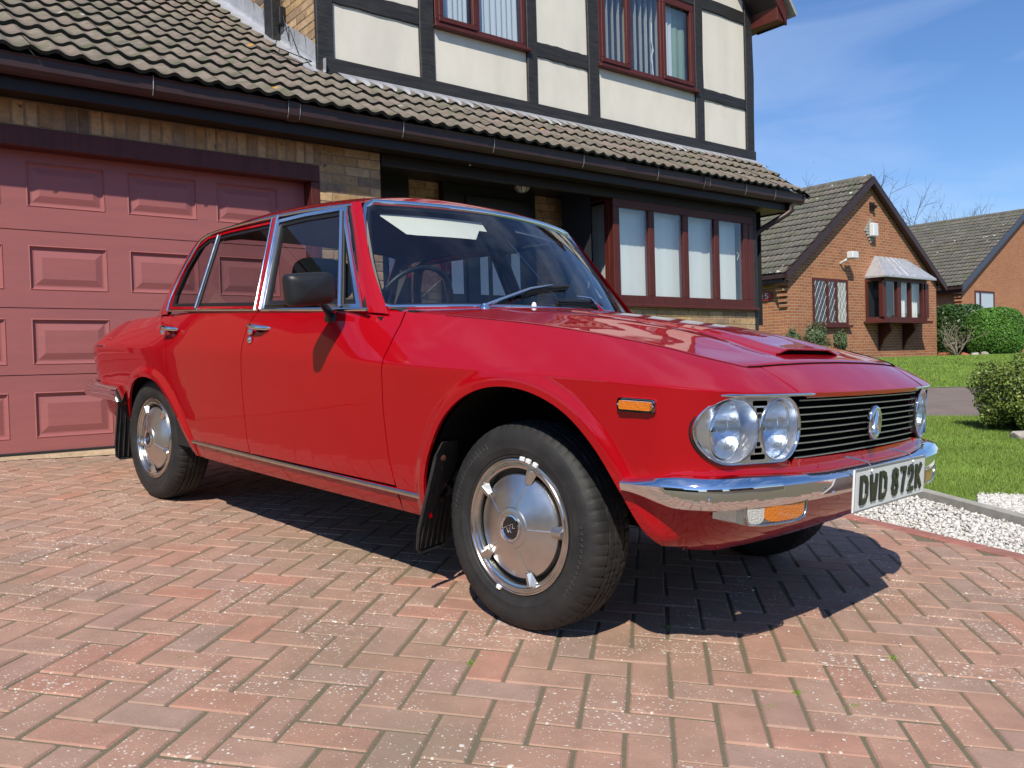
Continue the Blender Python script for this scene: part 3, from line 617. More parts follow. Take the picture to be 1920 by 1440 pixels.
bricks(w2, (0, 0, 0), (1, 0, 0), (0, -1, 0), -1.02, 1.888, 2.094, 2.256, soldier=True)
bricks(w2, (0, .70, 0), (1, 0, 0), (0, -1, 0), 3.10, 3.468, -.05, 2.30)
bricks(w2, (0, .70, 0), (1, 0, 0), (0, -1, 0), 4.612, 5.10, -.05, 2.30)
bricks(w2, (0, 0, 0), (1, 0, 0), (0, -1, 0), 5.165, 7.455, -.30, 1.09, zoff=.005)
bricks(w2, (2.29, 0, 0), (0, 1, 0), (-1, 0, 0), .742, 3.4, 2.9, 5.0, skip=lambda u, z: z < 2.47 + (u + .3) * .61 + .01)
bricks(w2, (0, 0, 0), (1, 0, 0), (0, -1, 0), -1.6, -1.02, -.05, 2.25)
hp('brickwork', brick_stuff, 'brick_buff', w2, kind='stuff', rnd=True)
# -- garage door
gd = bpy.data.objects.new('garage_door', None); COL.objects.link(gd); gd.parent = house
YD = .12; zj = [.030, .528, .960, 1.460, 1.975]; prow = [(.118, .416), (.592, .892), (1.075, 1.365), (1.612, 1.900)]
pcol = [(-.717 + .613 * k, -.717 + .613 * k + .470) for k in range(4)]
def shell_rect(x0, x1, z0, z1): return [(x0, z0), (x1, z0), (x1, z1), (x0, z1)]
for r in range(4):
    z0, z1 = zj[r] + .003, zj[r + 1] - .003; a0, a1 = prow[r]
    mb = MB(); xcuts = [-.925] + [v for c in pcol for v in c] + [1.815]
    zs = [z0, a0, a1, z1]
    for i in range(len(xcuts) - 1):
        for k in range(3):
            if k == 1 and i % 2 == 1: continue
            mb.add([(xcuts[i], YD, zs[k]), (xcuts[i + 1], YD, zs[k]), (xcuts[i + 1], YD, zs[k + 1]), (xcuts[i], YD, zs[k + 1])], [(0, 1, 2, 3)])
    for z_, zz in ((z0, -1), (z1, 1)): mb.add([(-.925, YD, z_), (1.815, YD, z_), (1.815, YD + .03, z_ + .010 * zz * 0), (-.925, YD + .03, z_)], [(0, 1, 2, 3)])
    mb.add([(-.925, YD + .012, z1), (1.815, YD + .012, z1), (1.815, YD + .012, z1 + .006), (-.925, YD + .012, z1 + .006)], [(0, 1, 2, 3)])
    hp('door_section', mb, 'garage_red', gd)
    for (c0, c1) in pcol:
        mb = MB()
        rings = [(0, 0), (.006, -.004), (.014, .009), (.026, .013), (.034, .013), (.075, .0015)]
        R_ = []
        for d, dep in rings: R_.append([(c0 + d, YD + dep, a0 + d), (c1 - d, YD + dep, a0 + d), (c1 - d, YD + dep, a1 - d), (c0 + d, YD + dep, a1 - d)])
        vs = [p for q in R_ for p in q]; F = [(4 * i + k, 4 * i + (k + 1) % 4, 4 * i + 4 + (k + 1) % 4, 4 * i + 4 + k) for i in range(len(R_) - 1) for k in range(4)] + [tuple(4 * (len(R_) - 1) + k for k in range(4))]
        mb.add(vs, F); hp('raised_panel', mb, 'garage_red', gd)
mb = MB(); mb.cbox((-.925, YD - .02, .004), (1.815, YD + .02, .034), .005); mb.cbox((-.925, YD - .028, -.012), (1.815, YD + .0, .012), .005); hp('door_seal', mb, 'seal', gd)
fr = box('garage_frame', (-1.018, -.012, 1.965), (1.886, .115, 2.090), 'frame_red', c=.004)
mb = MB(); mb.cbox((1.815, -.010, -.1), (1.885, .115, 1.962), .004); hp('frame_jamb', mb, 'frame_red', fr)
mb = MB(); mb.cbox((-1.017, -.010, -.1), (-.927, .115, 1.962), .004); hp('frame_jamb', mb, 'frame_red', fr)
# -- eaves: soffit, fascia, gutter
box('soffit', (-4.6, -.20, 2.262), (7.5, .70, 2.275), 'fascia')
mb = MB(); mb.box((7.5, -.195, 2.262), (8.02, .70, 2.275)); hp('soffit_end', mb, 'soffit_ply')
fa = box('fascia', (-4.6, -.215, 2.245), (7.975, -.195, 2.43), 'fascia', c=.003)
mb = MB(); mb.cbox((7.955, -.194, 2.245), (7.975, .70, 2.43), .003); hp('fascia_return', mb, 'fascia', fa)
mb = MB(); mb.cbox((2.44, -.01, 2.165), (7.50, .045, 2.260), .004); hp('porch_beam', mb, 'fascia')
mb = MB(); prof = [(-.218, 2.435), (-.218, 2.36), (-.232, 2.335), (-.262, 2.322), (-.292, 2.333), (-.308, 2.36), (-.310, 2.428), (-.318, 2.436), (-.318, 2.442), (-.304, 2.442), (-.303, 2.37), (-.285, 2.345), (-.262, 2.336), (-.238, 2.345), (-.226, 2.37), (-.226, 2.435)]
mb.prism(prof, -4.6, 8.03, 'x'); gut = hp('gutter', mb, 'gutter', smooth=None)
for i, x in enumerate([.58, 1.51, 1.60, 2.47, 3.37, 4.42, 5.45, 6.18, 6.27, 6.9, 7.45, -.4]):
    mb = MB(); mb.tube([(x, -.2, 2.43), (x, -.322, 2.447), (x, -.3225, 2.43), (x, -.316, 2.365), (x, -.296, 2.328)], .0022 if i in (1, 2, 7, 8) else .0030, 6); hp('gutter_clip', mb, 'bar_trim', gut)
for a_, b_ in ((1.515, 1.595), (6.19, 6.26), (8.025, 8.045)):
    mb = MB(); mb.prism([(-.2165, 2.446), (-.2165, 2.352), (-.262, 2.317), (-.314, 2.352), (-.323, 2.446)], a_, b_, 'x'); hp('gutter_union', mb, 'gutter', gut)
mb = MB(); mb.tube([(7.85, -.25, 2.33), (7.85, -.25, 2.24), (7.80, -.22, 2.20), (7.62, .0, 2.04), (7.56, .05, 1.98), (7.55, .06, 1.9), (7.55, .06, -.2)], .034, 12); hp('downpipe', mb, 'gutter', smooth=50)
# -- lean-to roof with pantiles
roof = bpy.data.objects.new('roof', None); COL.objects.link(roof); roof.parent = house
SL = .61; cs = 1 / math.sqrt(1 + SL * SL); G = .31; TW = .28; EY, EZ = -.342, 2.430
mb = MB(); mb.add([(-4.6, EY + .04, EZ - .02), (8.02, EY + .04, EZ - .02), (8.42, .70, EZ + (.70 - EY) * SL - .045), (-4.6, .70, EZ + (.70 - EY) * SL - .045)], [(0, 1, 2, 3)])
mb.add([(-4.6, .70, EZ + (.70 - EY) * SL - .045), (2.29, .70, EZ + (.70 - EY) * SL - .045), (2.29, 6.0, EZ + (6 - EY) * SL - .045), (-4.6, 6.0, EZ + (6 - EY) * SL - .045)], [(0, 1, 2, 3)])
hp('roof_deck', mb, 'tile_edge', roof)
def tile_geo(w0=0.0, w1=1.0, n=18, L=.375, amp=.029, W=TW):
    prof = []
    for i in range(n + 1):
        t_ = w0 + (w1 - w0) * i / n; ph = t_ * 2 * 2 * math.pi
        h = amp * (.5 + .5 * math.cos(ph)) ** 1.25 * 1.05 + .006 * (.5 - .5 * math.cos(ph)); prof.append(((t_ - .5) * W, h))
    vs = [];
    for (x, h) in prof: vs += [(x, 0, h + .032), (x, L, h + .004), (x, 0.001, h + .008)]
    F = []; k = 3
    for i in range(n): F += [(3 * i, 3 * i + 3, 3 * i + 4, 3 * i + 1), (3 * i + 2, 3 * i + 5, 3 * i + 3, 3 * i)]
    return vs, F
def tile_mesh(name, mat, **k):
    vs, F = tile_geo(**k); mb = MB(); mb.add(vs, F); me = mb.mesh(name); me.materials.append(MATS[mat]); me.materials.append(MATS['tile_edge'])
    for p in me.polygons:
        p.use_smooth = (p.index % 2 == 0); p.material_index = 0 if p.index % 2 == 0 else 1
    return me
ME_TILE = tile_mesh('tile', 'roof_tile')
Rs = Matrix(((1, 0, 0), (0, cs, -SL * cs), (0, SL * cs, cs))).to_4x4()
tiles = []
for i in range(0, 14):
    y = EY + i * G * cs; z = EZ + i * G * cs * SL
    x = -4.4 - .07 + (0.0)
    while x < 8.2:
        xr = 8.06 + (y - EY) * .40
        lim = 2.24 if y > .52 else xr
        if x + TW / 2 <= lim + .02 and (y < .60 or x + TW / 2 < 2.27):
            p = Vector((x, y, z))
            if inframe(p, 130) or inframe(p + Vector((0, .3, .2)), 130): tiles.append(p)
        x += TW
tiles.sort(key=lambda p: (p - Vector(CAM_LOC)).length); tst = MB(); gv_, gf_ = tile_geo(n=12)
for k_, p in enumerate(tiles):
    M = Matrix.Translation(p + Vector((random.gauss(0, .002), random.gauss(0, .003), random.gauss(0, .0012)))) @ Rs @ Matrix.Rotation(random.gauss(0, .004), 4, 'Z') @ Matrix.Rotation(random.gauss(0, .004), 4, 'Y')
    if k_ < 300: o = bpy.data.objects.new('tile', ME_TILE); COL.objects.link(o); o.parent = roof; o.matrix_local = M
    else: tst.add([M @ Vector(v) for v in gv_], gf_, random.random())
if tst.v: hp('far_tiles', tst, 'roof_tile', roof, kind='stuff', rnd=True)
# verge and ridge pieces at the right-hand end
mb = MB(); mb.add([(8.03, EY, EZ + .03), (8.12, EY, EZ + .0), (8.56, .72, EZ + (.72 - EY) * SL + .0), (8.46, .72, EZ + (.72 - EY) * SL + .045), (8.10, EY, EZ - .05), (8.53, .72, EZ + (.72 - EY) * SL - .06)], [(0, 1, 2, 3), (1, 4, 5, 2)]); hp('verge', mb, 'tile_edge', roof)
# lead flashing: front apron dressed over the tiles, and stepped side flashing
mb = MB(); n_ = 340; top_, bot_ = [], []
def tile_h(x): ph = ((x - (-4.4 - .07 - TW / 2)) / TW) * 4 * math.pi; return .032 * (.5 + .5 * math.cos(ph))**1.25 + .012
rows = [[], [], [], []]
for i in range(n_ + 1):
    x = 2.42 + (8.47 - 2.42) * i / n_; wob = .012 * math.sin(x * 5.3) + .008 * math.sin(x * 13.1)
    for k, (y, hh) in enumerate(((.655, .06), (.60, .048), (.50, .038), (.452 + wob, .030))): rows[k].append((x, y, EZ + (y - EY) * SL + hh + tile_h(x) * (.25 * k)))
mb.grid(rows); hp('lead_flashing', mb, 'lead', roof, smooth=180)
mb = MB(); P = []
n_ = 90
for i in range(n_ + 1):
    y = .60 + 4.8 * i / n_; z = EZ + (y - EY) * SL; w_ = .012 * math.sin(y * 9) + .006 * math.sin(y * 23)
    P.append([(2.284, y, z + .15 + .03 * ((y * 3.2) % 1)), (2.282, y, z + .06), (2.27, y, z + .048), (2.19, y, z + .042 + w_ * .3), (2.105 + w_, y, z + .040)])
mb.grid(P); hp('side_flashing', mb, 'lead', roof)
for i in range(14):
    y0 = .74 + i * .225; z0 = EZ + (y0 - EY) * SL + .10; mb = MB(); mb.add([(2.280, y0, z0), (2.280, y0 + .23, z0 + .14), (2.280, y0 + .23, z0 + .30), (2.280, y0 + .02, z0 + .15)], [(0, 1, 2, 3)]); hp('step_flashing', mb, 'lead', roof)
mb = MB(); mb.tube([(2.20, 2.0, 4.9), (2.26, 1.50, 4.25), (2.26, 1.40, 3.83), (2.25, 1.25, 3.52), (2.22, 1.18, 3.62), (2.10, 1.15, 3.50), (1.98, .95, 3.32), (2.16, .62, 3.13), (2.05, .58, 3.08), (1.8, .9, 3.26)], .0045, 6); mb.tube([(2.24, 1.20, 3.60), (2.20, .95, 3.30), (2.2, .80, 3.20), (2.24, .70, 3.08)], .004, 6); hp('loose_cable', mb, 'cable', smooth=60)
box('cable_box', (2.225, 1.38, 3.72), (2.286, 1.47, 3.88), 'plastic_black', c=.006)
box('timber_post', (2.20, 1.50, 3.42), (2.288, 1.68, 5.2), 'timber_black', c=.006)
# -- upper storey: cream render panels between black timbers
YU = .66
box('render_wall', (2.30, .700, 2.98), (8.44, .742, 6.2), 'render_cream') if False else None
def timber(x0, x1, z0, z1, d=0.0, v=True):
    nonrect = random.uniform(-.004, .004); mb = MB(); nseg = 6 if v else 10; 
    # slightly waney edges: loft of jittered sections
    secs = []; L_ = (z1 - z0) if v else (x1 - x0)
    for i in range(nseg + 1):
        t_ = i / nseg; ja, jb = random.gauss(0, .003), random.gauss(0, .003); c = .006; yf = YU + d + random.gauss(0, .0015)
        if v: z = z0 + L_ * t_; secs.append([(x0 + ja, .70, z), (x0 + ja, yf + c, z), (x0 + ja + c, yf, z), (x1 + jb - c, yf, z), (x1 + jb, yf + c, z), (x1 + jb, .70, z)])
        else: x = x0 + L_ * t_; secs.append([(x, .70, z0 + ja), (x, yf + c, z0 + ja), (x, yf, z0 + ja + c), (x, yf, z1 + jb - c), (x, yf + c, z1 + jb), (x, .70, z1 + jb)])
    mb.grid(secs); mb.add(secs[0], [tuple(range(6))]); mb.add(secs[-1], [tuple(range(6))[::-1]])
    return hp('timber_post' if v else 'timber_beam', mb, 'timber_black' if v else 'timber_black_h')
posts = [(2.235, 2.395), (3.293, 3.452), (4.596, 4.731), (5.466, 5.632), (7.290, 7.440), (8.300, 8.462)]
for a, b in posts: timber(a, b, 3.105 if a > 3 else 3.03, 6.3, 0.0)
timber(2.24, 8.47, 3.085, 3.215, -.006, False)
mb = MB(); mb.cbox((2.24, .632, 3.040), (8.50, .70, 3.082), .006); hp('drip_board', mb, 'timber_black_h')
beams = [(2.398, 3.290, 3.705, 3.86), (4.734, 5.463, 3.712, 3.868), (7.443, 8.297, 3.735, 3.868), (5.635, 8.297, 4.842, 5.0)]
for a, b, c_, d_ in beams: timber(a, b, c_, d_, .010, False)
W1 = (3.455, 4.593, 3.75, 5.0); W2 = (5.635, 7.287, 3.80, 4.838)
def inwin(x0, x1, z0, z1): return False
cells = [(2.398, 3.290, 3.217, 3.703), (2.398, 3.290, 3.862, 6.2), (3.455, 4.593, 3.217, 3.725), (4.734, 5.463, 3.217, 3.710), (4.734, 5.463, 3.870, 6.2), (5.635, 7.287, 3.217, 3.775), (7.443, 8.297, 3.217, 3.733), (7.443, 8.297, 3.870, 4.840), (5.635, 8.297, 5.002, 6.2), (3.455, 4.593, 5.02, 6.2)]
for a, b, c_, d_ in cells:
    mb = MB(); mb.box((a - .006, .690, c_ - .006), (b + .006, .73, d_ + .006)); hp('render_panel', mb, 'render_cream')
def window(name, plane, x0, x1, z0, z1, mull, opens=(), depth=.05, fw=.052, sill=True, mat='frame_red', inner='curtain', rooms=None, lead=False, parent=house, glass='glass_house'):
    """plane: y of the frame's face"""
    w = bpy.data.objects.new(name, None); COL.objects.link(w); w.parent = parent; y = plane
    mb = MB(); mb.cbox((x0, y, z0), (x1, y + depth, z0 + fw), .004); mb.cbox((x0, y, z1 - fw), (x1, y + depth, z1), .004); mb.cbox((x0, y + .0005, z0 + fw), (x0 + fw, y + depth, z1 - fw), .004); mb.cbox((x1 - fw, y + .0005, z0 + fw), (x1, y + depth, z1 - fw), .004)
    for m_ in mull: mb.cbox((m_ - fw / 2, y + .001, z0 + fw), (m_ + fw / 2, y + depth, z1 - fw), .004)
    hp('frame', mb, mat, w)
    ed_ = [x0 + fw] + [q for m_ in mull for q in (m_ - fw / 2, m_ + fw / 2)] + [x1 - fw]
    for i in range(0, len(ed_), 2):
        a, b = ed_[i], ed_[i + 1]
        if (i // 2) in opens:
            mb = MB(); s_ = .038; yy = y - .014
            mb.cbox((a - .012, yy, z0 + fw - .012), (b + .012, yy + .04, z0 + fw + s_), .004); mb.cbox((a - .012, yy, z1 - fw - s_), (b + .012, yy + .04, z1 - fw + .012), .004); mb.cbox((a - .012, yy + .0005, z0 + fw + s_), (a + s_, yy + .04, z1 - fw - s_), .004); mb.cbox((b - s_, yy + .0005, z0 + fw + s_), (b + .012, yy + .04, z1 - fw - s_), .004); hp('casement', mb, mat, w)
        mb = MB(); mb.box((a - .004, y + .020, z0 + fw - .004), (b + .004, y + .026, z1 - fw + .004)); hp('pane', mb, glass, w)
    if sill: mb = MB(); mb.cbox((x0 - .03, y - .055, z0 - .035), (x1 + .03, y + .03, z0 - .001), .006); hp('sill', mb, mat, w)
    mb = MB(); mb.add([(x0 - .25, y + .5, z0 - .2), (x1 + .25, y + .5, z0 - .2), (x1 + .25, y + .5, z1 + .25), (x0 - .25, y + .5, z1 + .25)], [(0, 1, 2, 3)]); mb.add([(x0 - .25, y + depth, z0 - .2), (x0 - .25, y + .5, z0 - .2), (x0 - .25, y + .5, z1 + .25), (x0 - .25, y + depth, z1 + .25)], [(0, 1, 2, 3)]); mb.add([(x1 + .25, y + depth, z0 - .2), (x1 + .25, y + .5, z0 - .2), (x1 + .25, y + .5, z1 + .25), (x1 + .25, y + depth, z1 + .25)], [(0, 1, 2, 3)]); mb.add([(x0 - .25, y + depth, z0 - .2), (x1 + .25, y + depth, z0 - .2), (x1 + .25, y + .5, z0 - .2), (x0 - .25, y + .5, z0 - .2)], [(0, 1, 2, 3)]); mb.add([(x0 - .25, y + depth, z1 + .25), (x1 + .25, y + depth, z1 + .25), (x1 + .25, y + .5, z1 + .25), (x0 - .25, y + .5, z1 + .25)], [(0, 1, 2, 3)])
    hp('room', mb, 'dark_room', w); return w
def drape(name, x0, x1, y, z0, z1, mat, parent, folds=9, amp=.014):
    mb = MB(); n_ = folds * 8; mb.grid([[(x0 + (x1 - x0) * i / n_ + .004 * math.sin(i * .7 + z), y + amp * math.sin(2 * math.pi * folds * i / n_ + .5 * math.sin(i * .13)) * (1 if z == z0 else .7), z) for i in range(n_ + 1)] for z in (z0, (z0 + z1) / 2, z1)]); return hp(name, mb, mat, parent, smooth=180)
# the walls behind the upper windows are cut away: wall block starts lower/upper, so use a thin lining
w_a = window('window', YU + .012, 3.470, 4.590, 3.755, 5.0, [3.975], opens=(0,))
drape('curtain', 3.50, 3.93, YU + .12, 3.80, 5.0, 'curtain_white', w_a, 7); drape('curtain', 3.99, 4.57, YU + .12, 3.80, 5.0, 'curtain_white', w_a, 8, .018)
w_b = window('window', YU + .012, 5.640, 7.285, 3.805, 4.835, [6.140, 6.690], opens=(0, 2))
for i in range(12):
    x = 5.70 + i * .093; mb = MB(); M = Matrix.Translation((x, YU + .13, 0)) @ Matrix.Rotation(math.radians(62 + random.uniform(-3, 3)), 4, 'Z'); mb.box((-.0445, -.0007, 3.83), (.0445, .0007, 4.83), M); hp('blind_slat', mb, 'blind_white', w_b)
drape('curtain', 6.74, 6.98, YU + .12, 3.86, 4.8, 'curtain_white', w_b, 4); drape('curtain', 6.98, 7.24, YU + .13, 3.86, 4.8, 'curtain_green', w_b, 2, .008)
mb = MB(); mb.tube([(6.60, YU + .08, 3.88 + .0), (6.595, YU + .085, 4.0), (6.585, YU + .09, 4.1), (6.62, YU + .09, 4.18), (6.59, YU + .09, 4.3), (6.6, YU + .09, 4.5)], .006, 5); hp('blind_chain', mb, 'blind_white', w_b)
# barge end of the main roof, top right
bg = bpy.data.objects.new('barge_board', None); COL.objects.link(bg); bg.parent = house
sl2 = -1.05
def along(x): return 4.98 + (8.43 - x) * 1.12
mb = MB()
mb.add([(8.62, .25, along(8.62)), (7.2, .25, along(7.2)), (7.2, .25, along(7.2) + .20), (8.62, .25, along(8.62) + .20), (8.62, .28, along(8.62)), (7.2, .28, along(7.2)), (7.2, .28, along(7.2) + .20), (8.62, .28, along(8.62) + .20)], [(0, 1, 2, 3), (7, 6, 5, 4), (0, 4, 5, 1), (3, 2, 6, 7), (0, 3, 7, 4), (1, 5, 6, 2)])
hp('barge', mb, 'frame_red', bg)
mb = MB(); mb.add([(8.62, .28, along(8.62) + .01), (7.2, .28, along(7.2) + .01), (7.2, .70, along(7.2) + .01), (8.62, .70, along(8.62) + .01)], [(0, 1, 2, 3)]); hp('verge_soffit', mb, 'fascia', bg)
mb = MB(); mb.cbox((8.44, .27, 4.80), (8.64, 3.0, 4.98), .004); hp('eaves_box', mb, 'frame_red', bg)
mb = MB(); mb.add([(8.74, .19, along(8.62) + .12), (7.2, .19, along(7.2) + .22), (7.2, .19, along(7.2) + .29), (8.76, .19, along(8.62) + .16), (8.74, 3.2, along(8.62) + .12), (7.2, 3.2, along(7.2) + .22), (7.2, 3.2, along(7.2) + .29), (8.76, 3.2, along(8.62) + .16)], [(0, 1, 2, 3), (7, 6, 5, 4), (0, 4, 5, 1), (3, 2, 6, 7), (0, 3, 7, 4), (1, 5, 6, 2)]); hp('verge_tiles', mb, 'concrete', bg)
# -- bay window (front face y=0, left cheek x=5.12)
bay = window('bay_window', 0.0, 5.112, 7.455, 1.10, 2.175, [5.682, 6.233, 6.771, 7.31], fw=.090, sill=True, depth=.07)
mb = MB(); mb.cbox((5.114, .070, 1.10), (5.180, .140, 2.26), .004); mb.cbox((5.114, .41, 1.10), (5.180, .70, 2.26), .004); mb.cbox((5.1145, .14, 2.17), (5.180, .41, 2.26), .004); mb.cbox((5.1145, .14, 1.10), (5.180, .41, 1.17), .004); mb.cbox((5.10, -.002, 2.175), (7.46, .07, 2.262), .004); hp('frame', mb, 'frame_red', bay)
mb = MB(); mb.box((5.140, .138, 1.168), (5.146, .412, 2.172)); hp('pane', mb, 'glass_house', bay)
# vertical blinds: slats nearly closed
x = 5.225
while x < 7.22:
    mb = MB(); M = Matrix.Translation((x, .125, 0)) @ Matrix.Rotation(math.radians(-3 + random.uniform(-1.5, 1.5)), 4, 'Z'); mb.box((-.046, -.0007, 1.13), (.046, .0007, 2.16 - random.uniform(0, .004)), M); hp('blind_slat', mb, 'blind_white', bay); x += .0865
for i in range(4):
    mb = MB(); M = Matrix.Translation((5.235, .175 + i * .075, 0)) @ Matrix.Rotation(math.radians(82), 4, 'Z'); mb.box((-.042, -.0007, 1.15), (.042, .0007, 2.16), M); hp('blind_slat', mb, 'blind_white', bay)
mb = MB(); mb.tube([(7.215, .06, 1.66), (7.235, .05, 1.72), (7.21, .06, 1.75)], .006, 5); hp('blind_cord', mb, 'lamp_glass', bay)
mb = MB(); mb.cbox((7.456, .0, -.3), (7.52, .3, 2.26), .003); hp('corner_post', mb, 'timber_black')
# -- porch: side screen, front door, lamp
mb = MB(); mb.box((2.44, .64, 0), (3.10, .70, 2.26)); hp('porch_screen', mb, 'door_black')
mb = MB(); mb.box((2.86, .632, 1.2), (2.955, .640, 2.02)); hp('screen_pane', mb, 'curtain_white')
dr = bpy.data.objects.new('front_door', None); COL.objects.link(dr); dr.parent = house
mb = MB(); mb.cbox((3.47, .62, 0), (4.61, .70, 2.26), .004); hp('door_frame', mb, 'door_black', dr)
mb = MB(); mb.cbox((3.72, .60, 0.02), (4.52, .625, 2.16), .004); hp('door_leaf', mb, 'door_black', dr)
for x0, x1, z0, z1 in [(3.52, 3.655, 1.2, 2.03), (3.86, 3.955, 1.2, 1.90), (4.01, 4.20, 1.2, 1.93), (4.25, 4.36, 1.2, 1.93)]:
    mb = MB(); mb.box((x0, .592, z0), (x1, .598, z1)); hp('door_pane', mb, 'curtain_white', dr)
pl = bpy.data.objects.new('porch_light', None); COL.objects.link(pl); pl.parent = house
mb = MB(); M = Matrix.Translation((4.20, .33, 2.262)); mb.lathe([(.001, -.085), (.030, -.082), (.060, -.062), (.078, -.030), (.080, 0)], 8, M, 'z'); hp('lamp_glass', mb, 'lamp_glass', pl)
mb = MB()
for k in range(8):
    a = 2 * math.pi * k / 8; mb.tube([M @ Vector((r * math.cos(a), r * math.sin(a), h)) for r, h in ((.004, -.087), (.032, -.084), (.063, -.063), (.081, -.030), (.083, 0))], .0035, 5)
mb.lathe([(.085, -.012), (.092, 0), (.085, .0)], 24, M, 'z'); hp('lamp_cage', mb, 'door_black', pl)
mb = MB(); mb.lathe([(0, -.006), (.008, -.005), (.011, 0)], 12, Matrix.Translation((3.30, -.05, 2.262)), 'z'); hp('soffit_lamp', mb, 'plate_white')
# ================================================================ the car (car frame: x forward, near side is -y)
car = thing('parked_car', 'glossy red vintage four-door saloon with chrome bumpers parked on the brick drive', 'car', mat=CARM)
def cmr(x, y):      # non-uniform Catmull-Rom through samples
    x = np.asarray(x, float); y = np.asarray(y, float); d = np.diff(y, axis=0) / (np.diff(x)[:, None] if y.ndim > 1 else np.diff(x)); h = np.diff(x)
    m_ = np.zeros_like(y); hh = h[:, None] if y.ndim > 1 else h
    m_[1:-1] = (d[:-1] * hh[1:] + d[1:] * hh[:-1]) / (hh[1:] + hh[:-1]); m_[0] = d[0]; m_[-1] = d[-1]
    def f(q):
        q = np.asarray(q, float); i = np.clip(np.searchsorted(x, q) - 1, 0, len(x) - 2); t = (q - x[i]) / h[i]
        if y.ndim > 1: t = t[..., None]; H = h[i][..., None]
        else: H = h[i]
        return (2 * t**3 - 3 * t**2 + 1) * y[i] + (t**3 - 2 * t**2 + t) * H * m_[i] + (-2 * t**3 + 3 * t**2) * y[i + 1] + (t**3 - t**2) * H * m_[i + 1]
    return f
# plan path at crease height (x, Y), crease z, top edge (x, Y, z)
ST = [((.712, 0), .727, (.598, 0, .800)), ((.710, .2), .727, (.597, .2, .798)), ((.700, .38), .728, (.592, .38, .793)), ((.686, .50), .729, (.581, .500, .788)),
      ((.660, .62), .731, (.550, .545, .797)), ((.610, .720), .735, (.485, .580, .812)), ((.53, .780), .740, (.39, .600, .832)), ((.40, .803), .745, (.255, .612, .853)),
      ((.2, .812), .749, (.10, .620, .873)), ((-.1, .815), .752, (-.15, .633, .896)), ((-.4, .816), .752, (-.43, .660, .913)), ((-.60, .816), .752, (-.62, .705, .924)),
      ((-.78, .816), .752, (-.78, .765, .925)), ((-1.1, .816), .752, (-1.1, .770, .926)), ((-1.4, .815), .752, (-1.4, .770, .926)), ((-1.8, .811), .750, (-1.8, .768, .922)),
      ((-2.1, .806), .748, (-2.1, .765, .917)), ((-2.35, .800), .745, (-2.35, .745, .907)), ((-2.65, .790), .745, (-2.62, .700, .897)), ((-3.02, .772), .742, (-2.99, .650, .882)),
      ((-3.27, .745), .736, (-3.22, .618, .862)), ((-3.43, .685), .730, (-3.35, .560, .842)), ((-3.505, .570), .726, (-3.41, .440, .832)), ((-3.54, .35), .724, (-3.44, .26, .828)), ((-3.55, 0), .724, (-3.45, 0, .828))]
pl = np.array([s[0] for s in ST]); US = np.concatenate([[0], np.cumsum(np.linalg.norm(np.diff(pl, axis=0), axis=1))]); UM = US[-1]
fP = cmr(US, pl); fZ = cmr(US, np.array([s[1] for s in ST])); fT = cmr(US, np.array([s[2] for s in ST]))
# inward offsets of the lower side at fixed heights: columns z: bottom, .33, .42, .52, .62 ; rows front centre, front corner, arch, sill, rear side, rear
def off_tab(u):
    k = np.array([0, .55, .78, 1.05, 1.4, 2.6, 3.3, 3.9, 4.3, UM])
    ob = np.array([.16, .15, .14, .09, .060, .060, .062, .10, .15, .17]); o1 = np.array([.095, .09, .085, .045, .026, .026, .03, .055, .085, .10])
    o2 = np.array([.045, .042, .040, .026, .016, .016, .018, .035, .055, .06]); o3 = np.array([.018, .018, .020, .014, .009, .009, .010, .020, .030, .03]); o4 = np.array([.014, .014, .012, .006, .004, .004, .005, .010, .012, .012])
    zb = np.array([.300, .305, .325, .29, .268, .268, .27, .30, .31, .31])
    return [np.interp(u, k, a) for a in (ob, o1, o2, o3, o4, zb)]
KN = np.concatenate([[0] * 3, np.linspace(0, 1, 10), [1] * 3])
def bspl(v, n=12):
    """cubic clamped basis, n control points -> (len(v), n)"""
    kn = np.concatenate([[0] * 3, np.linspace(0, 1, n - 2), [1] * 3]); v = np.clip(v, 0, 1 - 1e-9)
    B = [((kn[i] <= v) & (v < kn[i + 1])).astype(float) for i in range(len(kn) - 1)]
    for p in (1, 2, 3):
        nb = []
        for i in range(len(kn) - 1 - p):
            a = kn[i + p] - kn[i]; b = kn[i + p + 1] - kn[i + 1]
            nb.append((B[i] * (v - kn[i]) / a if a > 0 else 0 * v) + (B[i + 1] * (kn[i + p + 1] - v) / b if b > 0 else 0 * v))
        B = nb
    return np.stack(B, -1)
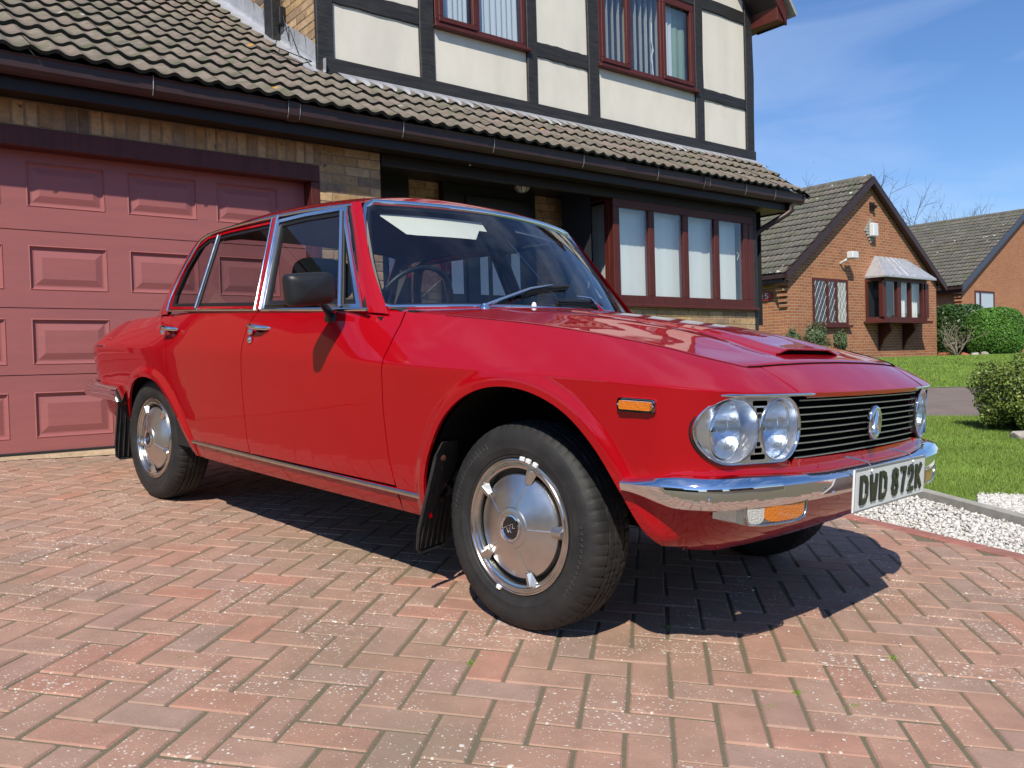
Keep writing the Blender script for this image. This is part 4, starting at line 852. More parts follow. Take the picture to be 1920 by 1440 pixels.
def S0(u, v):
    u = np.asarray(u, float); v = np.asarray(v, float); e = 1e-3
    P = fP(u); T_ = fP(np.clip(u + e, 0, UM)) - fP(np.clip(u - e, 0, UM)); T_ /= np.linalg.norm(T_, axis=-1, keepdims=True)
    N_ = np.stack([-T_[..., 1], T_[..., 0]], -1)       # points inward (path runs from front centre outwards, then back)
    mid = np.array([-1.2, 0.0]); sgn = np.sign(((mid - P) * N_).sum(-1, keepdims=True)); N_ = N_ * sgn
    zc = fZ(u); Tp = fT(u); ob, o1, o2, o3, o4, zb = off_tab(u)
    def low(o, z): return np.stack([P[..., 0] + N_[..., 0] * o, P[..., 1] + N_[..., 1] * o, z + 0 * o], -1)
    C = np.stack([P[..., 0], P[..., 1], zc], -1)
    side = sstep((u - 1.0) / 0.6) * sstep((4.0 - u) / .5)
    out3 = np.stack([-N_[..., 0], -N_[..., 1], 0 * u], -1)
    frt = 1 - sstep((u - .9) / 1.6); bul = (0.009 - 0.006 * frt)[..., None]; kz = .030 - .024 * frt; k1_ = (.10 - .075 * frt)[..., None]; k2_ = (.30 - .12 * frt)[..., None]; upv = np.array([0, 0, 1.0])
    def up(t): return C + (Tp - C) * t + (out3 * .6 + upv * .8) * bul * 4 * t * (1 - t) * 1.0
    cps = [low(ob, zb), low(o1, .33 + 0 * u), low(o2, .42 + 0 * u), low(o3, .52 + 0 * u), low(o4, .62 + 0 * u), low(0 * u + .0005, zc - kz), C, up(k1_), up(k2_), up(.62), up(.88), Tp]
    B = bspl(v)
    return sum(B[..., i:i + 1] * cps[i] for i in range(12))
ARF = [(-.352, .20), (-.350, .33), (-.335, .43), (-.300, .515), (-.250, .595), (-.165, .665), (-.06, .703), (.035, .710), (.125, .697), (.233, .653), (.326, .575), (.398, .473), (.452, .376), (.505, .30), (.52, .2)]
ARR = [(-2.83, .2), (-2.815, .33), (-2.775, .42), (-2.72, .505), (-2.655, .565), (-2.56, .598), (-2.44, .604), (-2.335, .585), (-2.25, .540), (-2.165, .478), (-2.095, .405), (-2.04, .335), (-2.0, .2)]
def dens(poly, n=14, closed=False):
    a = np.array(poly, float); s_ = np.concatenate([[0], np.cumsum(np.linalg.norm(np.diff(a, axis=0), axis=1))]); f = cmr(s_, a)
    return f(np.linspace(0, s_[-1], int(s_[-1] / 0.018) + 2))
ARFd, ARRd = dens(ARF), dens(ARR)
def dpoly(p, A):
    best = None
    for i in range(len(A) - 1):
        a, b = A[i], A[i + 1]; ab = b - a; t = np.clip(((p - a) @ ab) / (ab @ ab), 0, 1); d = np.linalg.norm(p - (a + t[..., None] * ab), axis=-1)
        best = d if best is None else np.minimum(best, d)
    return best
def S(u, v):
    p = S0(u, v); q = p[..., [0, 2]]
    d = np.minimum(dpoly(q, ARFd), dpoly(q, ARRd)); w = (p[..., 1] > .5)
    disp = 0.011 * (1 - sstep((d - .018) / .040)) * w
    p = p.copy(); p[..., 1] = p[..., 1] + disp; return p
# invert the surface for features drawn in side (x,z) or front (Y,z) view
gu = np.linspace(0, UM, 380); gv = np.linspace(0, 1, 90); GU, GV = np.meshgrid(gu, gv, indexing='ij'); GP = S0(GU, GV)
def inv(pts, mode='side'):
    out = []; ax = (0, 2) if mode == 'side' else (1, 2)
    for p in pts:
        d = (GP[..., ax[0]] - p[0])**2 + (GP[..., ax[1]] - p[1])**2
        if mode == 'side': d = d + 10 * ((GU < .60) | (GU > 4.6))
        elif mode == 'front': d = d + 10 * (GU > 1.2)
        i = np.unravel_index(np.argmin(d), d.shape); u, v = gu[i[0]], gv[i[1]]
        for _ in range(3):
            e = 1e-4; f0 = S0(np.array([u]), np.array([v]))[0]; fu = S0(np.array([u + e]), np.array([v]))[0]; fv = S0(np.array([u]), np.array([v + e]))[0]
            J = np.array([[(fu - f0)[ax[0]] / e, (fv - f0)[ax[0]] / e], [(fu - f0)[ax[1]] / e, (fv - f0)[ax[1]] / e]]); r = np.array([f0[ax[0]] - p[0], f0[ax[1]] - p[1]])
            try: st = np.linalg.solve(J, r)
            except Exception: break
            st = np.clip(st, -.05, .05); u2, v2 = u - st[0], v - st[1]
            if not (0 <= u2 <= UM and 0 <= v2 <= 1): u2, v2 = min(max(u2, 0), UM), min(max(v2, 0), 1)
            u, v = u2, v2
        out.append((u, v))
    return np.array(out)
VS = 0.75
def seg(pts, step=0.02):
    pts = np.array(pts, float); o = [pts[0]]
    for a, b in zip(pts[:-1], pts[1:]):
        n_ = max(1, int(np.linalg.norm((b - a)) / step)); o += [a + (b - a) * (k + 1) / n_ for k in range(n_)]
    return np.array(o)
def pip(P, poly):
    x, y = P[:, 0], P[:, 1]; ins = np.zeros(len(P), bool); n_ = len(poly)
    for i in range(n_):
        x1, y1 = poly[i]; x2, y2 = poly[(i + 1) % n_]
        c = ((y1 > y) != (y2 > y)) & (x < (x2 - x1) * (y - y1) / (y2 - y1 + 1e-30) + x1); ins ^= c
    return ins
# feature curves in (u, v*VS)
def UV(a): a = np.array(a, float); return np.stack([a[:, 0], a[:, 1] * VS], 1)
arf = UV(inv([p for p in ARFd if p[1] > .262])); arr_ = UV(inv([p for p in ARRd if p[1] > .262]))
def ext(a):   # run the ends of an arch down past the lower edge
    return np.vstack([[a[0][0], -.05], a, [a[-1][0], -.05]])
arf, arr_ = ext(arf), ext(arr_)
def stadium(Y0, Y1, zc, r, n=14):
    a = np.linspace(-math.pi / 2, math.pi / 2, n)
    return [(Y1 - r + r * math.cos(t), zc + r * math.sin(t)) for t in a] + [(Y0 + r - r * math.cos(t), zc - r * math.sin(t)) for t in a]
# front opening (Y,z): grille between the lamps, rounded lamp nacelle outside
NZ = .637; NR = .083
op = [(-.002, .548), (.36, .552), (.42, .5535)] + [(.6585 + NR * math.cos(t) , NZ + NR * math.sin(t)) for t in np.linspace(-math.pi / 2, math.pi / 2, 16)] + [(.42, .7195), (.40, .716), (-.002, .7125)]
opn = UV(inv(seg(op, .02), 'front')); opn[:, 0] = np.maximum(opn[:, 0], 0); opn = np.vstack([opn, [[-.01, opn[-1][1]], [-.01, opn[0][1]]]])
GAP = .0028
def gapcurve(pts): return UV(inv(seg(pts, .03)))
gFD = gapcurve([(-.595, .926), (-.575, .88), (-.563, .80), (-.560, .735), (-.553, .60), (-.53, .45), (-.503, .352)])      # fender | front door
gDD = gapcurve([(-1.415, .926), (-1.455, .905), (-1.482, .87), (-1.495, .78), (-1.495, .66), (-1.48, .50), (-1.462, .347)])   # front door | rear door
gRD = gapcurve([(-2.245, .916), (-2.232, .86), (-2.228, .76), (-2.215, .66), (-2.155, .56), (-2.07, .455), (-2.015, .39), (-1.985, .345)])   # rear door | quarter
gSL = gapcurve([(-.503, .3505), (-1.0, .348), (-1.462, .3455), (-1.985, .343)])      # sill line
def band(c, g=GAP):
    c = np.array(c); t = np.gradient(c, axis=0); t /= np.linalg.norm(t, axis=1, keepdims=True); n_ = np.stack([-t[:, 1], t[:, 0]], 1); return c + n_ * g, c - n_ * g
top = VS; H = [(-.1, -.1)]
def mkpoly(*cs): return np.vstack(cs)
# panels as polygons in (u, v): build from gap curves, shifting both sides by GAP
def shifted(c, dx=0, dy=0): c = np.array(c).copy(); c[:, 0] += dx; c[:, 1] += dy; return c
uF, uR = gFD[0][0], gRD[0][0]
# order along u: fender (small u) -> quarter (large u)
def side_of(c, s_): return shifted(c, s_ * GAP)
fend_hood = None
lo = -.02
sillU0, sillU1 = gFD[-1][0], gRD[-1][0]
uNS = inv([(.445, .728)], 'front')[0][0]       # nose panel | fender joint
uNL = inv([(.63, .52)], 'front')[0][0]
nose_joint_top = UV(inv(seg([(.445, .7255), (.445, .727)], .03), 'front'))[0]
fender = mkpoly([[uNS + GAP, opn[:, 1].max() + .002]], [[uNS + GAP, VS + .02]], [[uF - GAP, VS + .02]], side_of(gFD, -1), [[sillU0 - GAP, lo]], [[0.0 - .1, lo]], [[-.1, opn[:, 1].min()]], [[-.1, opn[:, 1].min()]], [[uNS + GAP, opn[:, 1].min()]])
door_f = mkpoly(side_of(gFD, 1), shifted([p for p in gSL if gFD[-1][0] < p[0] < gDD[-1][0]], 0, GAP), side_of(gDD, -1)[::-1], [[gDD[0][0] - GAP, VS + .02], [uF + GAP, VS + .02]])
door_r = mkpoly(side_of(gDD, 1), shifted([p for p in gSL if gDD[-1][0] < p[0] < gRD[-1][0]], 0, GAP), side_of(gRD, -1)[::-1], [[uR - GAP, VS + .02], [gDD[0][0] + GAP, VS + .02]])
sill = mkpoly(shifted(gSL, 0, -GAP), [[sillU1 - GAP, lo], [sillU0 + GAP, lo]])
quarter = mkpoly([[uR + GAP, VS + .02]], side_of(gRD, 1), [[sillU1 + GAP, lo]], [[UM + .1, lo]], [[UM + .1, VS + .02]])
nose = mkpoly([[-.1, opn[:, 1].max() - .01], [uNS - GAP, opn[:, 1].max() - .01], [uNS - GAP, VS + .02], [-.1, VS + .02]])
pts2, edges2 = [], []
def put(c, closed=False):
    i0 = len(pts2); c = np.clip(np.array(c), [0, 0], [UM, VS]); keep = [c[0]]
    for p in c[1:]:
        if np.linalg.norm(p - keep[-1]) > 1e-5: keep.append(p)
    for p in keep: pts2.append(Vector((float(p[0]), float(p[1]))))
    for k in range(len(keep) - 1): edges2.append((i0 + k, i0 + k + 1))
    if closed: edges2.append((len(pts2) - 1, i0))
put(seg([(0, 0), (UM, 0), (UM, VS), (0, VS), (0, 0)], .022))
def clipv(c): return seg(c, .03)
put(arf); put(arr_); put(opn[:-2])
for A_ in (ARFd, ARRd):
    t__ = np.gradient(A_, axis=0); t__ /= np.linalg.norm(t__, axis=1)[:, None]; nn_ = np.stack([-t__[:, 1], t__[:, 0]], 1); cc_ = A_.mean(0); cc_[1] = .35
    nn_ *= np.sign(((A_ - cc_) * nn_).sum(1))[:, None]
    for d_ in (.008, .016, .024, .032, .040, .048, .056, .066):
        q_ = A_ + nn_ * d_; q_ = q_[(q_[:, 1] > .29) & (q_[:, 0] < .50)]
        if len(q_) > 2: put(UV(inv(q_)))
for g_ in (gFD, gDD, gRD, gSL):
    a, b = (side_of(g_, -1), side_of(g_, 1)) if g_ is not gSL else (shifted(g_, 0, -GAP), shifted(g_, 0, GAP))
    put(a); put(b)
put([(sillU0 - GAP, gFD[-1][1]), (sillU0 - GAP, 0)]); put([(sillU0 + GAP, gSL[0][1] - GAP), (sillU0 + GAP, 0)]); put([(sillU1 - GAP, gSL[-1][1] - GAP), (sillU1 - GAP, 0)]); put([(sillU1 + GAP, gRD[-1][1]), (sillU1 + GAP, 0)])
omx = float(opn[:, 1].max()); onear = opn[np.argmin(abs(opn[:-2, 0] - uNS) + 10 * (opn[:-2, 1] < .4))]
put([(uNS + GAP, onear[1]), (uNS + GAP, VS)]); put([(uNS - GAP, onear[1]), (uNS - GAP, VS)])
ugrid = [];  u = 0.0
while u < UM:
    ugrid.append(u); u += .018 if (u < 1.35 or u > UM - 1.0) else .035
vgrid = sorted(set(np.round(np.concatenate([np.linspace(0, VS, 30), np.linspace(.44 * VS, .72 * VS, 16)]), 4)))
for u in ugrid:
    for v in vgrid[1:-1]: pts2.append(Vector((u + random.uniform(-.001, .001) * (u > 0), v)))
res = delaunay_2d_cdt(pts2, edges2, [], 0, 1e-5)
V2 = np.array([tuple(p) for p in res[0]]); F2 = np.array([f for f in res[2] if len(f) == 3])
V3 = S(V2[:, 0], V2[:, 1] / VS)
eps = 8e-4; a_ = S(np.clip(V2[:, 0] + eps, 0, UM), V2[:, 1] / VS) - S(np.clip(V2[:, 0] - eps, 0, UM), V2[:, 1] / VS); b_ = S(V2[:, 0], np.clip(V2[:, 1] / VS + eps, 0, 1)) - S(V2[:, 0], np.clip(V2[:, 1] / VS - eps, 0, 1))
N3 = np.cross(a_, b_); N3 /= np.linalg.norm(N3, axis=1, keepdims=True) + 1e-12
ctr = np.array([-1.2, 0, .5]); flip = ((V3 - ctr) * N3).sum(1) < 0; N3[flip] *= -1
cen = V2[F2].mean(1)
holes = pip(cen, arf) | pip(cen, arr_) | pip(cen, opn)
ar2 = np.abs(np.cross(V2[F2[:, 1]] - V2[F2[:, 0]], V2[F2[:, 2]] - V2[F2[:, 0]])) if False else np.abs((V2[F2[:, 1], 0] - V2[F2[:, 0], 0]) * (V2[F2[:, 2], 1] - V2[F2[:, 0], 1]) - (V2[F2[:, 1], 1] - V2[F2[:, 0], 1]) * (V2[F2[:, 2], 0] - V2[F2[:, 0], 0]))
ok = ar2 > 1e-9
def panel(name, poly, rim=.011, only=None, extra=None):
    sel = pip(cen, poly) & ~holes & ok
    F = F2[sel]; used = np.unique(F); mp_ = -np.ones(len(V3), int); mp_[used] = np.arange(len(used)); F = mp_[F]; V = V3[used]; N = N3[used]
    # orient faces outward
    fn = np.cross(V[F[:, 1]] - V[F[:, 0]], V[F[:, 2]] - V[F[:, 0]]); bad = (fn * N[F].mean(1)).sum(1) < 0; F[bad] = F[bad][:, ::-1]
    ec = {}
    for f in F:
        for k in range(3):
            a, b = int(f[k]), int(f[(k + 1) % 3]); ec[(a, b)] = ec.get((a, b), 0) + 1
    bd = [(a, b) for (a, b) in ec if (b, a) not in ec and not (abs(V[a][1]) < 1e-4 and abs(V[b][1]) < 1e-4)]
    for s_ in (-1, 1):
        VV = V.copy(); NN = N.copy(); FF = F.copy()
        VV[:, 1] *= s_; NN[:, 1] *= s_
        if s_ < 0: FF = FF[:, ::-1]
        nb = len(VV); rv = []; rf = []; rn = []
        bid = {}
        for a, b in bd:
            for q in (a, b):
                if q not in bid:
                    bid[q] = nb + len(rv); rv.append(VV[q]); rv.append(VV[q] - NN[q] * rim)
            i, j = bid[a], bid[b]
            rf.append((i, j, j + 1, i + 1) if s_ < 0 else (j, i, i + 1, j + 1))
        verts = list(map(tuple, VV)) + [tuple(p) for p in rv]; faces = [tuple(map(int, f)) for f in FF] + rf
        me = bpy.data.meshes.new(name); me.from_pydata(verts, [], faces); me.update()
        me.polygons.foreach_set('use_smooth', np.array([i < len(FF) for i in range(len(faces))]))
        cn = [tuple(NN[v]) if v < nb else (0, 0, 0) for v in range(len(verts))]
        me.normals_split_custom_set_from_vertices(cn)
        o = link(name, me, 'paint_red', car)
        yield o
P_f = list(panel('front_fender', fender)); P_fd = list(panel('front_door', door_f)); P_rd = list(panel('rear_door', door_r)); P_s = list(panel('sill_panel', sill)); P_q = list(panel('rear_quarter', quarter)); P_n = list(panel('nose_panel', nose))

# generic smooth grid panel from a function (a,b) -> xyz for a full-width part
def gridpanel(name, fn, na, nb, mat='paint_red', parent=None, a0=0, a1=1, b0=-1, b1=1, smooth=180, rim=None):
    P = [[fn(a0 + (a1 - a0) * i / na, b0 + (b1 - b0) * j / nb) for j in range(nb + 1)] for i in range(na + 1)]
    mb = MB(); mb.grid(P)
    if rim:
        loop = [P[0][j] for j in range(nb + 1)] + [P[i][nb] for i in range(1, na + 1)] + [P[na][j] for j in range(nb - 1, -1, -1)] + [P[i][0] for i in range(na - 1, 0, -1)]
        lo_ = [(p[0], p[1], p[2] - rim) for p in loop]; k = len(loop); mb.add(loop + lo_, [(i, (i + 1) % k, k + (i + 1) % k, k + i) for i in range(k)])
    return add(name, mb, mat, parent or car, smooth=smooth if not rim else 50)
# bonnet
uA, uB = US[10] + .03, US[3]        # hood side edge runs along the top-edge curve
def hood_pt(a, b, lift=0.0):
    u = uA + (uB - uA) * a; E = fT(np.array([u]))[0]
    xe, ye, ze = E[0], E[1] - .003, E[2]
    xc = (-.36) + (.593 + .36) * a; B = abs(b); x = xc + (xe - xc) * B**2.2 - .005 * float(sstep((a - .9) / .1))
    if a > .97: x = x - .004 * (a - .97) / .03
    crown = .040 * (1 - a)**.7 + .012 * a + 0.006
    z = ze + crown * (1 - B**2.3)
    # shoulder line beside the scoop
    z += .006 * math.exp(-((B - .55) / .12)**2) * math.sin(math.pi * min(1, max(0, a)))
    return (x, b * (ye - .003), z + lift - .0035 * float(sstep((B - .985) / .015)) - .004 * float(sstep((a - .985) / .015)))
def hood_q(a, b): return hood_pt(min(1.0, a * 1.04) if a < .9 else .936 + (a - .9) * .64, math.copysign(abs(b)**.72, b))
gridpanel('bonnet', hood_q, 60, 90, rim=.012)
# raised scoop; a black face stands in for its shaded mouth
def scoop_pt(a, b):
    x0, x1 = -.25, .505; x = x0 + (x1 - x0) * a
    w = .245 - .035 * a; y = b * w
    # find hood a for this x at y
    aa = (x + .36) / .963; h = hood_pt(aa, y / .62)
    prof = (1 - sstep((abs(b) - .60) / .40))
    return (x + (h[0] - x) * 0, y, h[2] + .013 * (a**1.5) * float(prof) - .0015 + (.0035 if abs(b) < .99 else 0))
gridpanel('bonnet_scoop', scoop_pt, 22, 36, b0=-1, b1=1)
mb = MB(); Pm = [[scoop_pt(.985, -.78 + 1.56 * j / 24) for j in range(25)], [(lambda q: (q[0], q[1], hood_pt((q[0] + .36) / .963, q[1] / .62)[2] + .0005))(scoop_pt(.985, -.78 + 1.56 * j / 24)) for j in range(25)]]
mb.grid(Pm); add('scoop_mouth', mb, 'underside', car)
# lip over the mouth
lipm = MB(); lipm.tube([scoop_pt(1.0, -.95 + 1.9 * j / 24) for j in range(25)], .0035, 6); add('scoop_lip', lipm, 'paint_red', car, smooth=60)
# cowl between bonnet and windscreen
def cowl_pt(a, b):
    y = b * (.685 - .0 * a); r = hood_pt(0.0, b); xw = -.50 - .44 * (b * .70)**2
    x = (r[0] - .006) * (1 - a) + xw * a; yy = r[1] * (1 - a) + b * .70 * a
    z = (r[2] + .002) * (1 - a) + (.958 - .024 * b * b) * a
    return (x, yy, z)
gridpanel('cowl_panel', cowl_pt, 6, 50, rim=.02)
# roof
def wtop(Y): return np.array([-.855 - .40 * Y * Y, Y, 1.352 - .034 * Y * Y])       # windscreen header
def wbot(Y): return np.array([-.50 - .42 * Y * Y, Y, .962 - .048 * Y * Y])
RAIL = [(-.985, .606, 1.334), (-1.15, .624, 1.334), (-1.35, .633, 1.333), (-1.69, .638, 1.322), (-1.95, .638, 1.306), (-2.14, .634, 1.286), (-2.22, .622, 1.270)]
fR = cmr(np.linspace(0, 1, 7), np.array(RAIL))
cxs = [-.855, -.93, -1.1, -1.4, -1.7, -2.0, -2.2, -2.33]; czs = [1.358, 1.388, 1.412, 1.430, 1.430, 1.407, 1.368, 1.322]; fC = cmr(-np.array(cxs), np.array(czs))
def roof_pt(a, b):
    B = abs(b); r = fR(np.array([a]))[0]; xf = -.855; xr = -2.33; xc = xf + (xr - xf) * a; x = xc + (r[0] - xc) * B**2; zc = float(fC(np.array([-xc]))[0])
    y = r[1] * b; z = zc + (r[2] - zc) * (B**3.4)
    return (x, y, z)
gridpanel('roof', roof_pt, 40, 48)
# A pillars, C pillars, trunk
def strip(name, A, B, mat, s_, n=24, bulge=.006, parent=None, ctr_=None):
    fa = cmr(np.linspace(0, 1, len(A)), np.array(A, float)); fb = cmr(np.linspace(0, 1, len(B)), np.array(B, float)); P = []
    for i in range(n + 1):
        t_ = i / n; a, b = fa(np.array([t_]))[0], fb(np.array([t_]))[0]; d_ = b - a; up_ = np.array([0.3, 1.0, .4]); row = []
        for j in range(7):
            k = j / 6; p = a + d_ * k + up_ * bulge * 4 * k * (1 - k); row.append((p[0], p[1] * s_, p[2]))
        P.append(row)
    mb = MB(); mb.grid(P); return add(name, mb, mat, parent or car, smooth=180)
for s_ in (-1, 1):
    strip('windscreen_pillar', [(-.640, .730, .915), (-.80, .690, 1.10), (-.93, .632, 1.27), (-.985, .606, 1.338)], [(-.755, .762, .918), (-.860, .706, 1.10), (-.980, .648, 1.27), (-1.045, .618, 1.336)], 'paint_red', s_)
    strip('rear_pillar', [(-2.30, .762, .910), (-2.335, .735, 1.0), (-2.30, .695, 1.13), (-2.245, .650, 1.245), (-2.22, .618, 1.280)], [(-2.60, .690, .893), (-2.52, .665, 1.0), (-2.42, .635, 1.13), (-2.335, .603, 1.245), (-2.29, .585, 1.290)], 'paint_red', s_, bulge=.010)
for s_ in (-1, 1):
    uu_ = np.linspace(US[11] - .03, US[12] + .10, 14); q_ = fT(uu_); mb = MB(); mb.grid([[(p[0], s_ * p[1], p[2] - .001) for p in q_], [(p[0], s_ * (p[1] - .03), p[2] + .001) for p in q_], [(p[0], s_ * (p[1] - .09), p[2] + .002) for p in q_]]); add('scuttle_corner', mb, 'paint_red', car, smooth=180)
def trunk_pt(a, b):
    i0, i1 = US[18], US[21]; u = i0 + (i1 - i0) * a; E = fT(np.array([u]))[0]; B = abs(b)
    xc = -2.60 + (-3.45 + 2.60) * a; x = xc + (E[0] - xc) * B**2; return (x, b * E[1], E[2] + .018 * (1 - B**2.5))
gridpanel('boot_lid', trunk_pt, 20, 30, rim=.01)
def shelf_pt(a, b):
    y = b * .69; return (-2.28 - .33 * a, b * (.70 - .01 * a), .905 + .005 * (1 - b * b) - .0 * a)
gridpanel('rear_deck', shelf_pt, 4, 12)

# inner body: dark shell that closes the gaps, wheel housings and floor
mb = MB()
def shell_pt(u, v): p = S0(np.array([u]), np.array([v]))[0]; return p
uu = np.linspace(0, UM, 90); vv = np.linspace(.02, .97, 16)
Pm = S0(*np.meshgrid(uu, vv, indexing='ij')); 
e = 2e-3; aU, aV = np.meshgrid(uu, vv, indexing='ij'); n_ = np.cross(S0(np.clip(aU + e, 0, UM), aV) - S0(np.clip(aU - e, 0, UM), aV), S0(aU, np.clip(aV + e, 0, 1)) - S0(aU, np.clip(aV - e, 0, 1))); n_ /= np.linalg.norm(n_, axis=-1, keepdims=True) + 1e-12
fl = (((Pm - ctr) * n_).sum(-1) < 0); n_[fl] *= -1; Pm = Pm - n_ * .016
for s_ in (-1, 1):
    for i in range(len(uu) - 1):
        for j in range(len(vv) - 1):
            q = [Pm[i][j], Pm[i + 1][j], Pm[i + 1][j + 1], Pm[i][j + 1]]; c = np.mean(q, axis=0)
            if pip(np.array([[c[0], c[2]]]), ARFd)[0] or pip(np.array([[c[0], c[2]]]), ARRd)[0]: continue
            if c[0] > .22 and c[2] < .76: continue
            if c[0] > .60: continue
            if c[2] < .30: continue
            near = min(dpoly(np.array([[c[0], c[2]]]), ARFd)[0], dpoly(np.array([[c[0], c[2]]]), ARRd)[0])
            if near < .03 and c[1] > .5: continue
            mb.add([(p[0], p[1] * s_, p[2]) for p in q], [(0, 1, 2, 3)])
mb.box((-3.35, -.44, .31), (.50, .44, .33))
mb.box((-2.00, -.70, .27), (-.42, .70, .29))
add('inner_shell', mb, 'underside', car)
# wheel housings
for (cx, A, hh) in ((.03, ARFd, .73), (-2.45, ARRd, .64)):
    for s_ in (-1, 1):
        mb = MB(); a = [p for p in A if p[1] > .31]
        ya = [min(.792, float(S0(*inv([p]).T)[0][1]) - .012) for p in a]
        for i in range(len(a) - 1):
            mb.add([(a[i][0], s_ * ya[i], a[i][1] + .004), (a[i + 1][0], s_ * ya[i + 1], a[i + 1][1] + .004), (a[i + 1][0], s_ * .45, a[i + 1][1] + .03), (a[i][0], s_ * .45, a[i][1] + .03)], [(0, 1, 2, 3)])
        x0, x1 = a[0][0], a[-1][0]
        mb.add([(min(x0, x1), s_ * .45, .3), (max(x0, x1), s_ * .45, .3), (max(x0, x1), s_ * .45, hh), (min(x0, x1), s_ * .45, hh)], [(0, 1, 2, 3)])
        add('wheel_housing', mb, 'underside', car)

# ---------------------------------------------------------------- trims along curves
def curve_on(pts, n): f = cmr(np.linspace(0, 1, len(pts)), np.array(pts, float)); return [tuple(p) for p in f(np.linspace(0, 1, n))]
WS_SIDE = [(-.722, .722, .934), (-.845, .684, 1.09), (-.935, .640, 1.22), (-.998, .600, 1.318)]
def ws_edge():
    top_ = [wtop(Y) for Y in np.linspace(-.555, .555, 30)]; bot = [wbot(Y) for Y in np.linspace(.68, -.68, 34)]
    r_ = curve_on([(-.985, .590, 1.322), (-.925, .632, 1.23), (-.830, .680, 1.09), (-.712, .716, .946)], 14)
    l_ = [(p[0], -p[1], p[2]) for p in r_][::-1]
    return [tuple(p) for p in top_] + r_ + [tuple(p) for p in bot] + l_
we = ws_edge()
fcen = np.mean(np.array(we), axis=0)
mb = MB(); mb.tube(we, .0145, 10, closed=True, flat=(1.0, .75)); add('windscreen_trim', mb, 'chrome', car, smooth=60)
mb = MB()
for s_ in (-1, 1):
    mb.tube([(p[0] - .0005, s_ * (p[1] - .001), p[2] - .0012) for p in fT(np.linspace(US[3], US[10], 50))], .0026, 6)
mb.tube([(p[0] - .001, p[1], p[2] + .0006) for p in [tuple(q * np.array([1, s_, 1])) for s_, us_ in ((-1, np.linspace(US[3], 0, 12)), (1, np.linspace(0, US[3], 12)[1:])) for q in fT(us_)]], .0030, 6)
add('bonnet_seal', mb, 'underside', car)  # black tubes along the bonnet edge, standing in for the shaded shut gap
inner = [tuple(np.array(p) + (fcen - np.array(p)) * .028 + np.array([-.004, 0, -.003])) for p in we]
mb = MB(); mb.tube(inner, .012, 8, closed=True); add('windscreen_seal', mb, 'rubber_black', car, smooth=60)
# windscreen glass: ruled between header and base
def glass_pt(a, b):
    Yt = b * .592; Yb = b * .722; t_, q = wtop(Yt), wbot(Yb); p = t_ * (1 - a) + q * a; bl = .018 * 4 * a * (1 - a); return (p[0] + bl * .8, p[1], p[2] + bl * .5)
gridpanel('windscreen', glass_pt, 20, 40, mat='glass_car')
# rear window
def rglass(a, b):
    xt, zt = -2.325, 1.318; y = b * (.575 + .085 * a); return (xt - .285 * a + .05 * b * b * (1 - a * .3) - .012 * math.sin(math.pi * a), y, zt - .415 * a - .02 * b * b * (1 - a))
gridpanel('rear_window', rglass, 10, 20, mat='glass_side')
rw = [rglass(0, b) for b in np.linspace(-1, 1, 16)] + [rglass(a, 1) for a in np.linspace(.1, 1, 8)] + [rglass(1, b) for b in np.linspace(.9, -.9, 14)] + [rglass(a, -1) for a in np.linspace(1, .1, 8)]
mb = MB(); mb.tube(rw, .011, 8, closed=True); add('rear_window_trim', mb, 'chrome_dull', car, smooth=60)
def Ys(z): return .770 - .332 * (z - .925) - .02 * max(0, (z - 1.25))
def sidepoly(pts, s_, off=0.0): return [(x, s_ * (Ys(z) + off), z) for x, z in pts]
def lining(name, A, B, s_):
    o = strip(name, [(x, y - .020, z) for x, y, z in A], [(x, y - .020, z) for x, y, z in B], 'headliner', s_, bulge=0); return o
for s_ in (-1, 1):
    lining('pillar_lining', [(-.675, .735, .926), (-.81, .690, 1.10), (-.94, .632, 1.27), (-.995, .606, 1.33)], [(-.74, .752, .926), (-.855, .706, 1.10), (-.975, .648, 1.27), (-1.045, .618, 1.33)], s_)
    lining('pillar_lining', [(-2.30, .762, .910), (-2.335, .735, 1.0), (-2.30, .695, 1.13), (-2.245, .650, 1.245), (-2.22, .618, 1.27)], [(-2.60, .690, .893), (-2.52, .665, 1.0), (-2.42, .635, 1.13), (-2.335, .603, 1.245), (-2.29, .585, 1.28)], s_)
    lining('pillar_lining', [(-1.405, .768, .93), (-1.50, .640, 1.31)], [(-1.462, .768, .93), (-1.560, .640, 1.31)], s_)
# side glass, frames, trims
FD = [(-.745, .934), (-1.040, 1.322), (-1.30, 1.318), (-1.505, 1.306), (-1.405, .934)]
RD = [(-1.455, .934), (-1.555, 1.303), (-1.90, 1.288), (-2.10, 1.270), (-2.180, 1.232), (-2.245, 1.12), (-2.275, 1.0), (-2.262, .934)]
def inset(poly, d):
    P = np.array(poly, float); c = P.mean(0); n_ = len(P); area = sum(P[i][0] * P[(i + 1) % n_][1] - P[(i + 1) % n_][0] * P[i][1] for i in range(n_)); sg = 1 if area > 0 else -1; out = []
    for i in range(n_):
        p0, p1, p2 = P[i - 1], P[i], P[(i + 1) % n_]; d1 = (p1 - p0) / np.linalg.norm(p1 - p0); d2 = (p2 - p1) / np.linalg.norm(p2 - p1); n1 = np.array([-d1[1], d1[0]]) * sg; n2 = np.array([-d2[1], d2[0]]) * sg
        b_ = n1 + n2; b_ /= np.linalg.norm(b_); out.append(tuple(p1 + b_ * d / max(.4, b_ @ n1)))
    return out
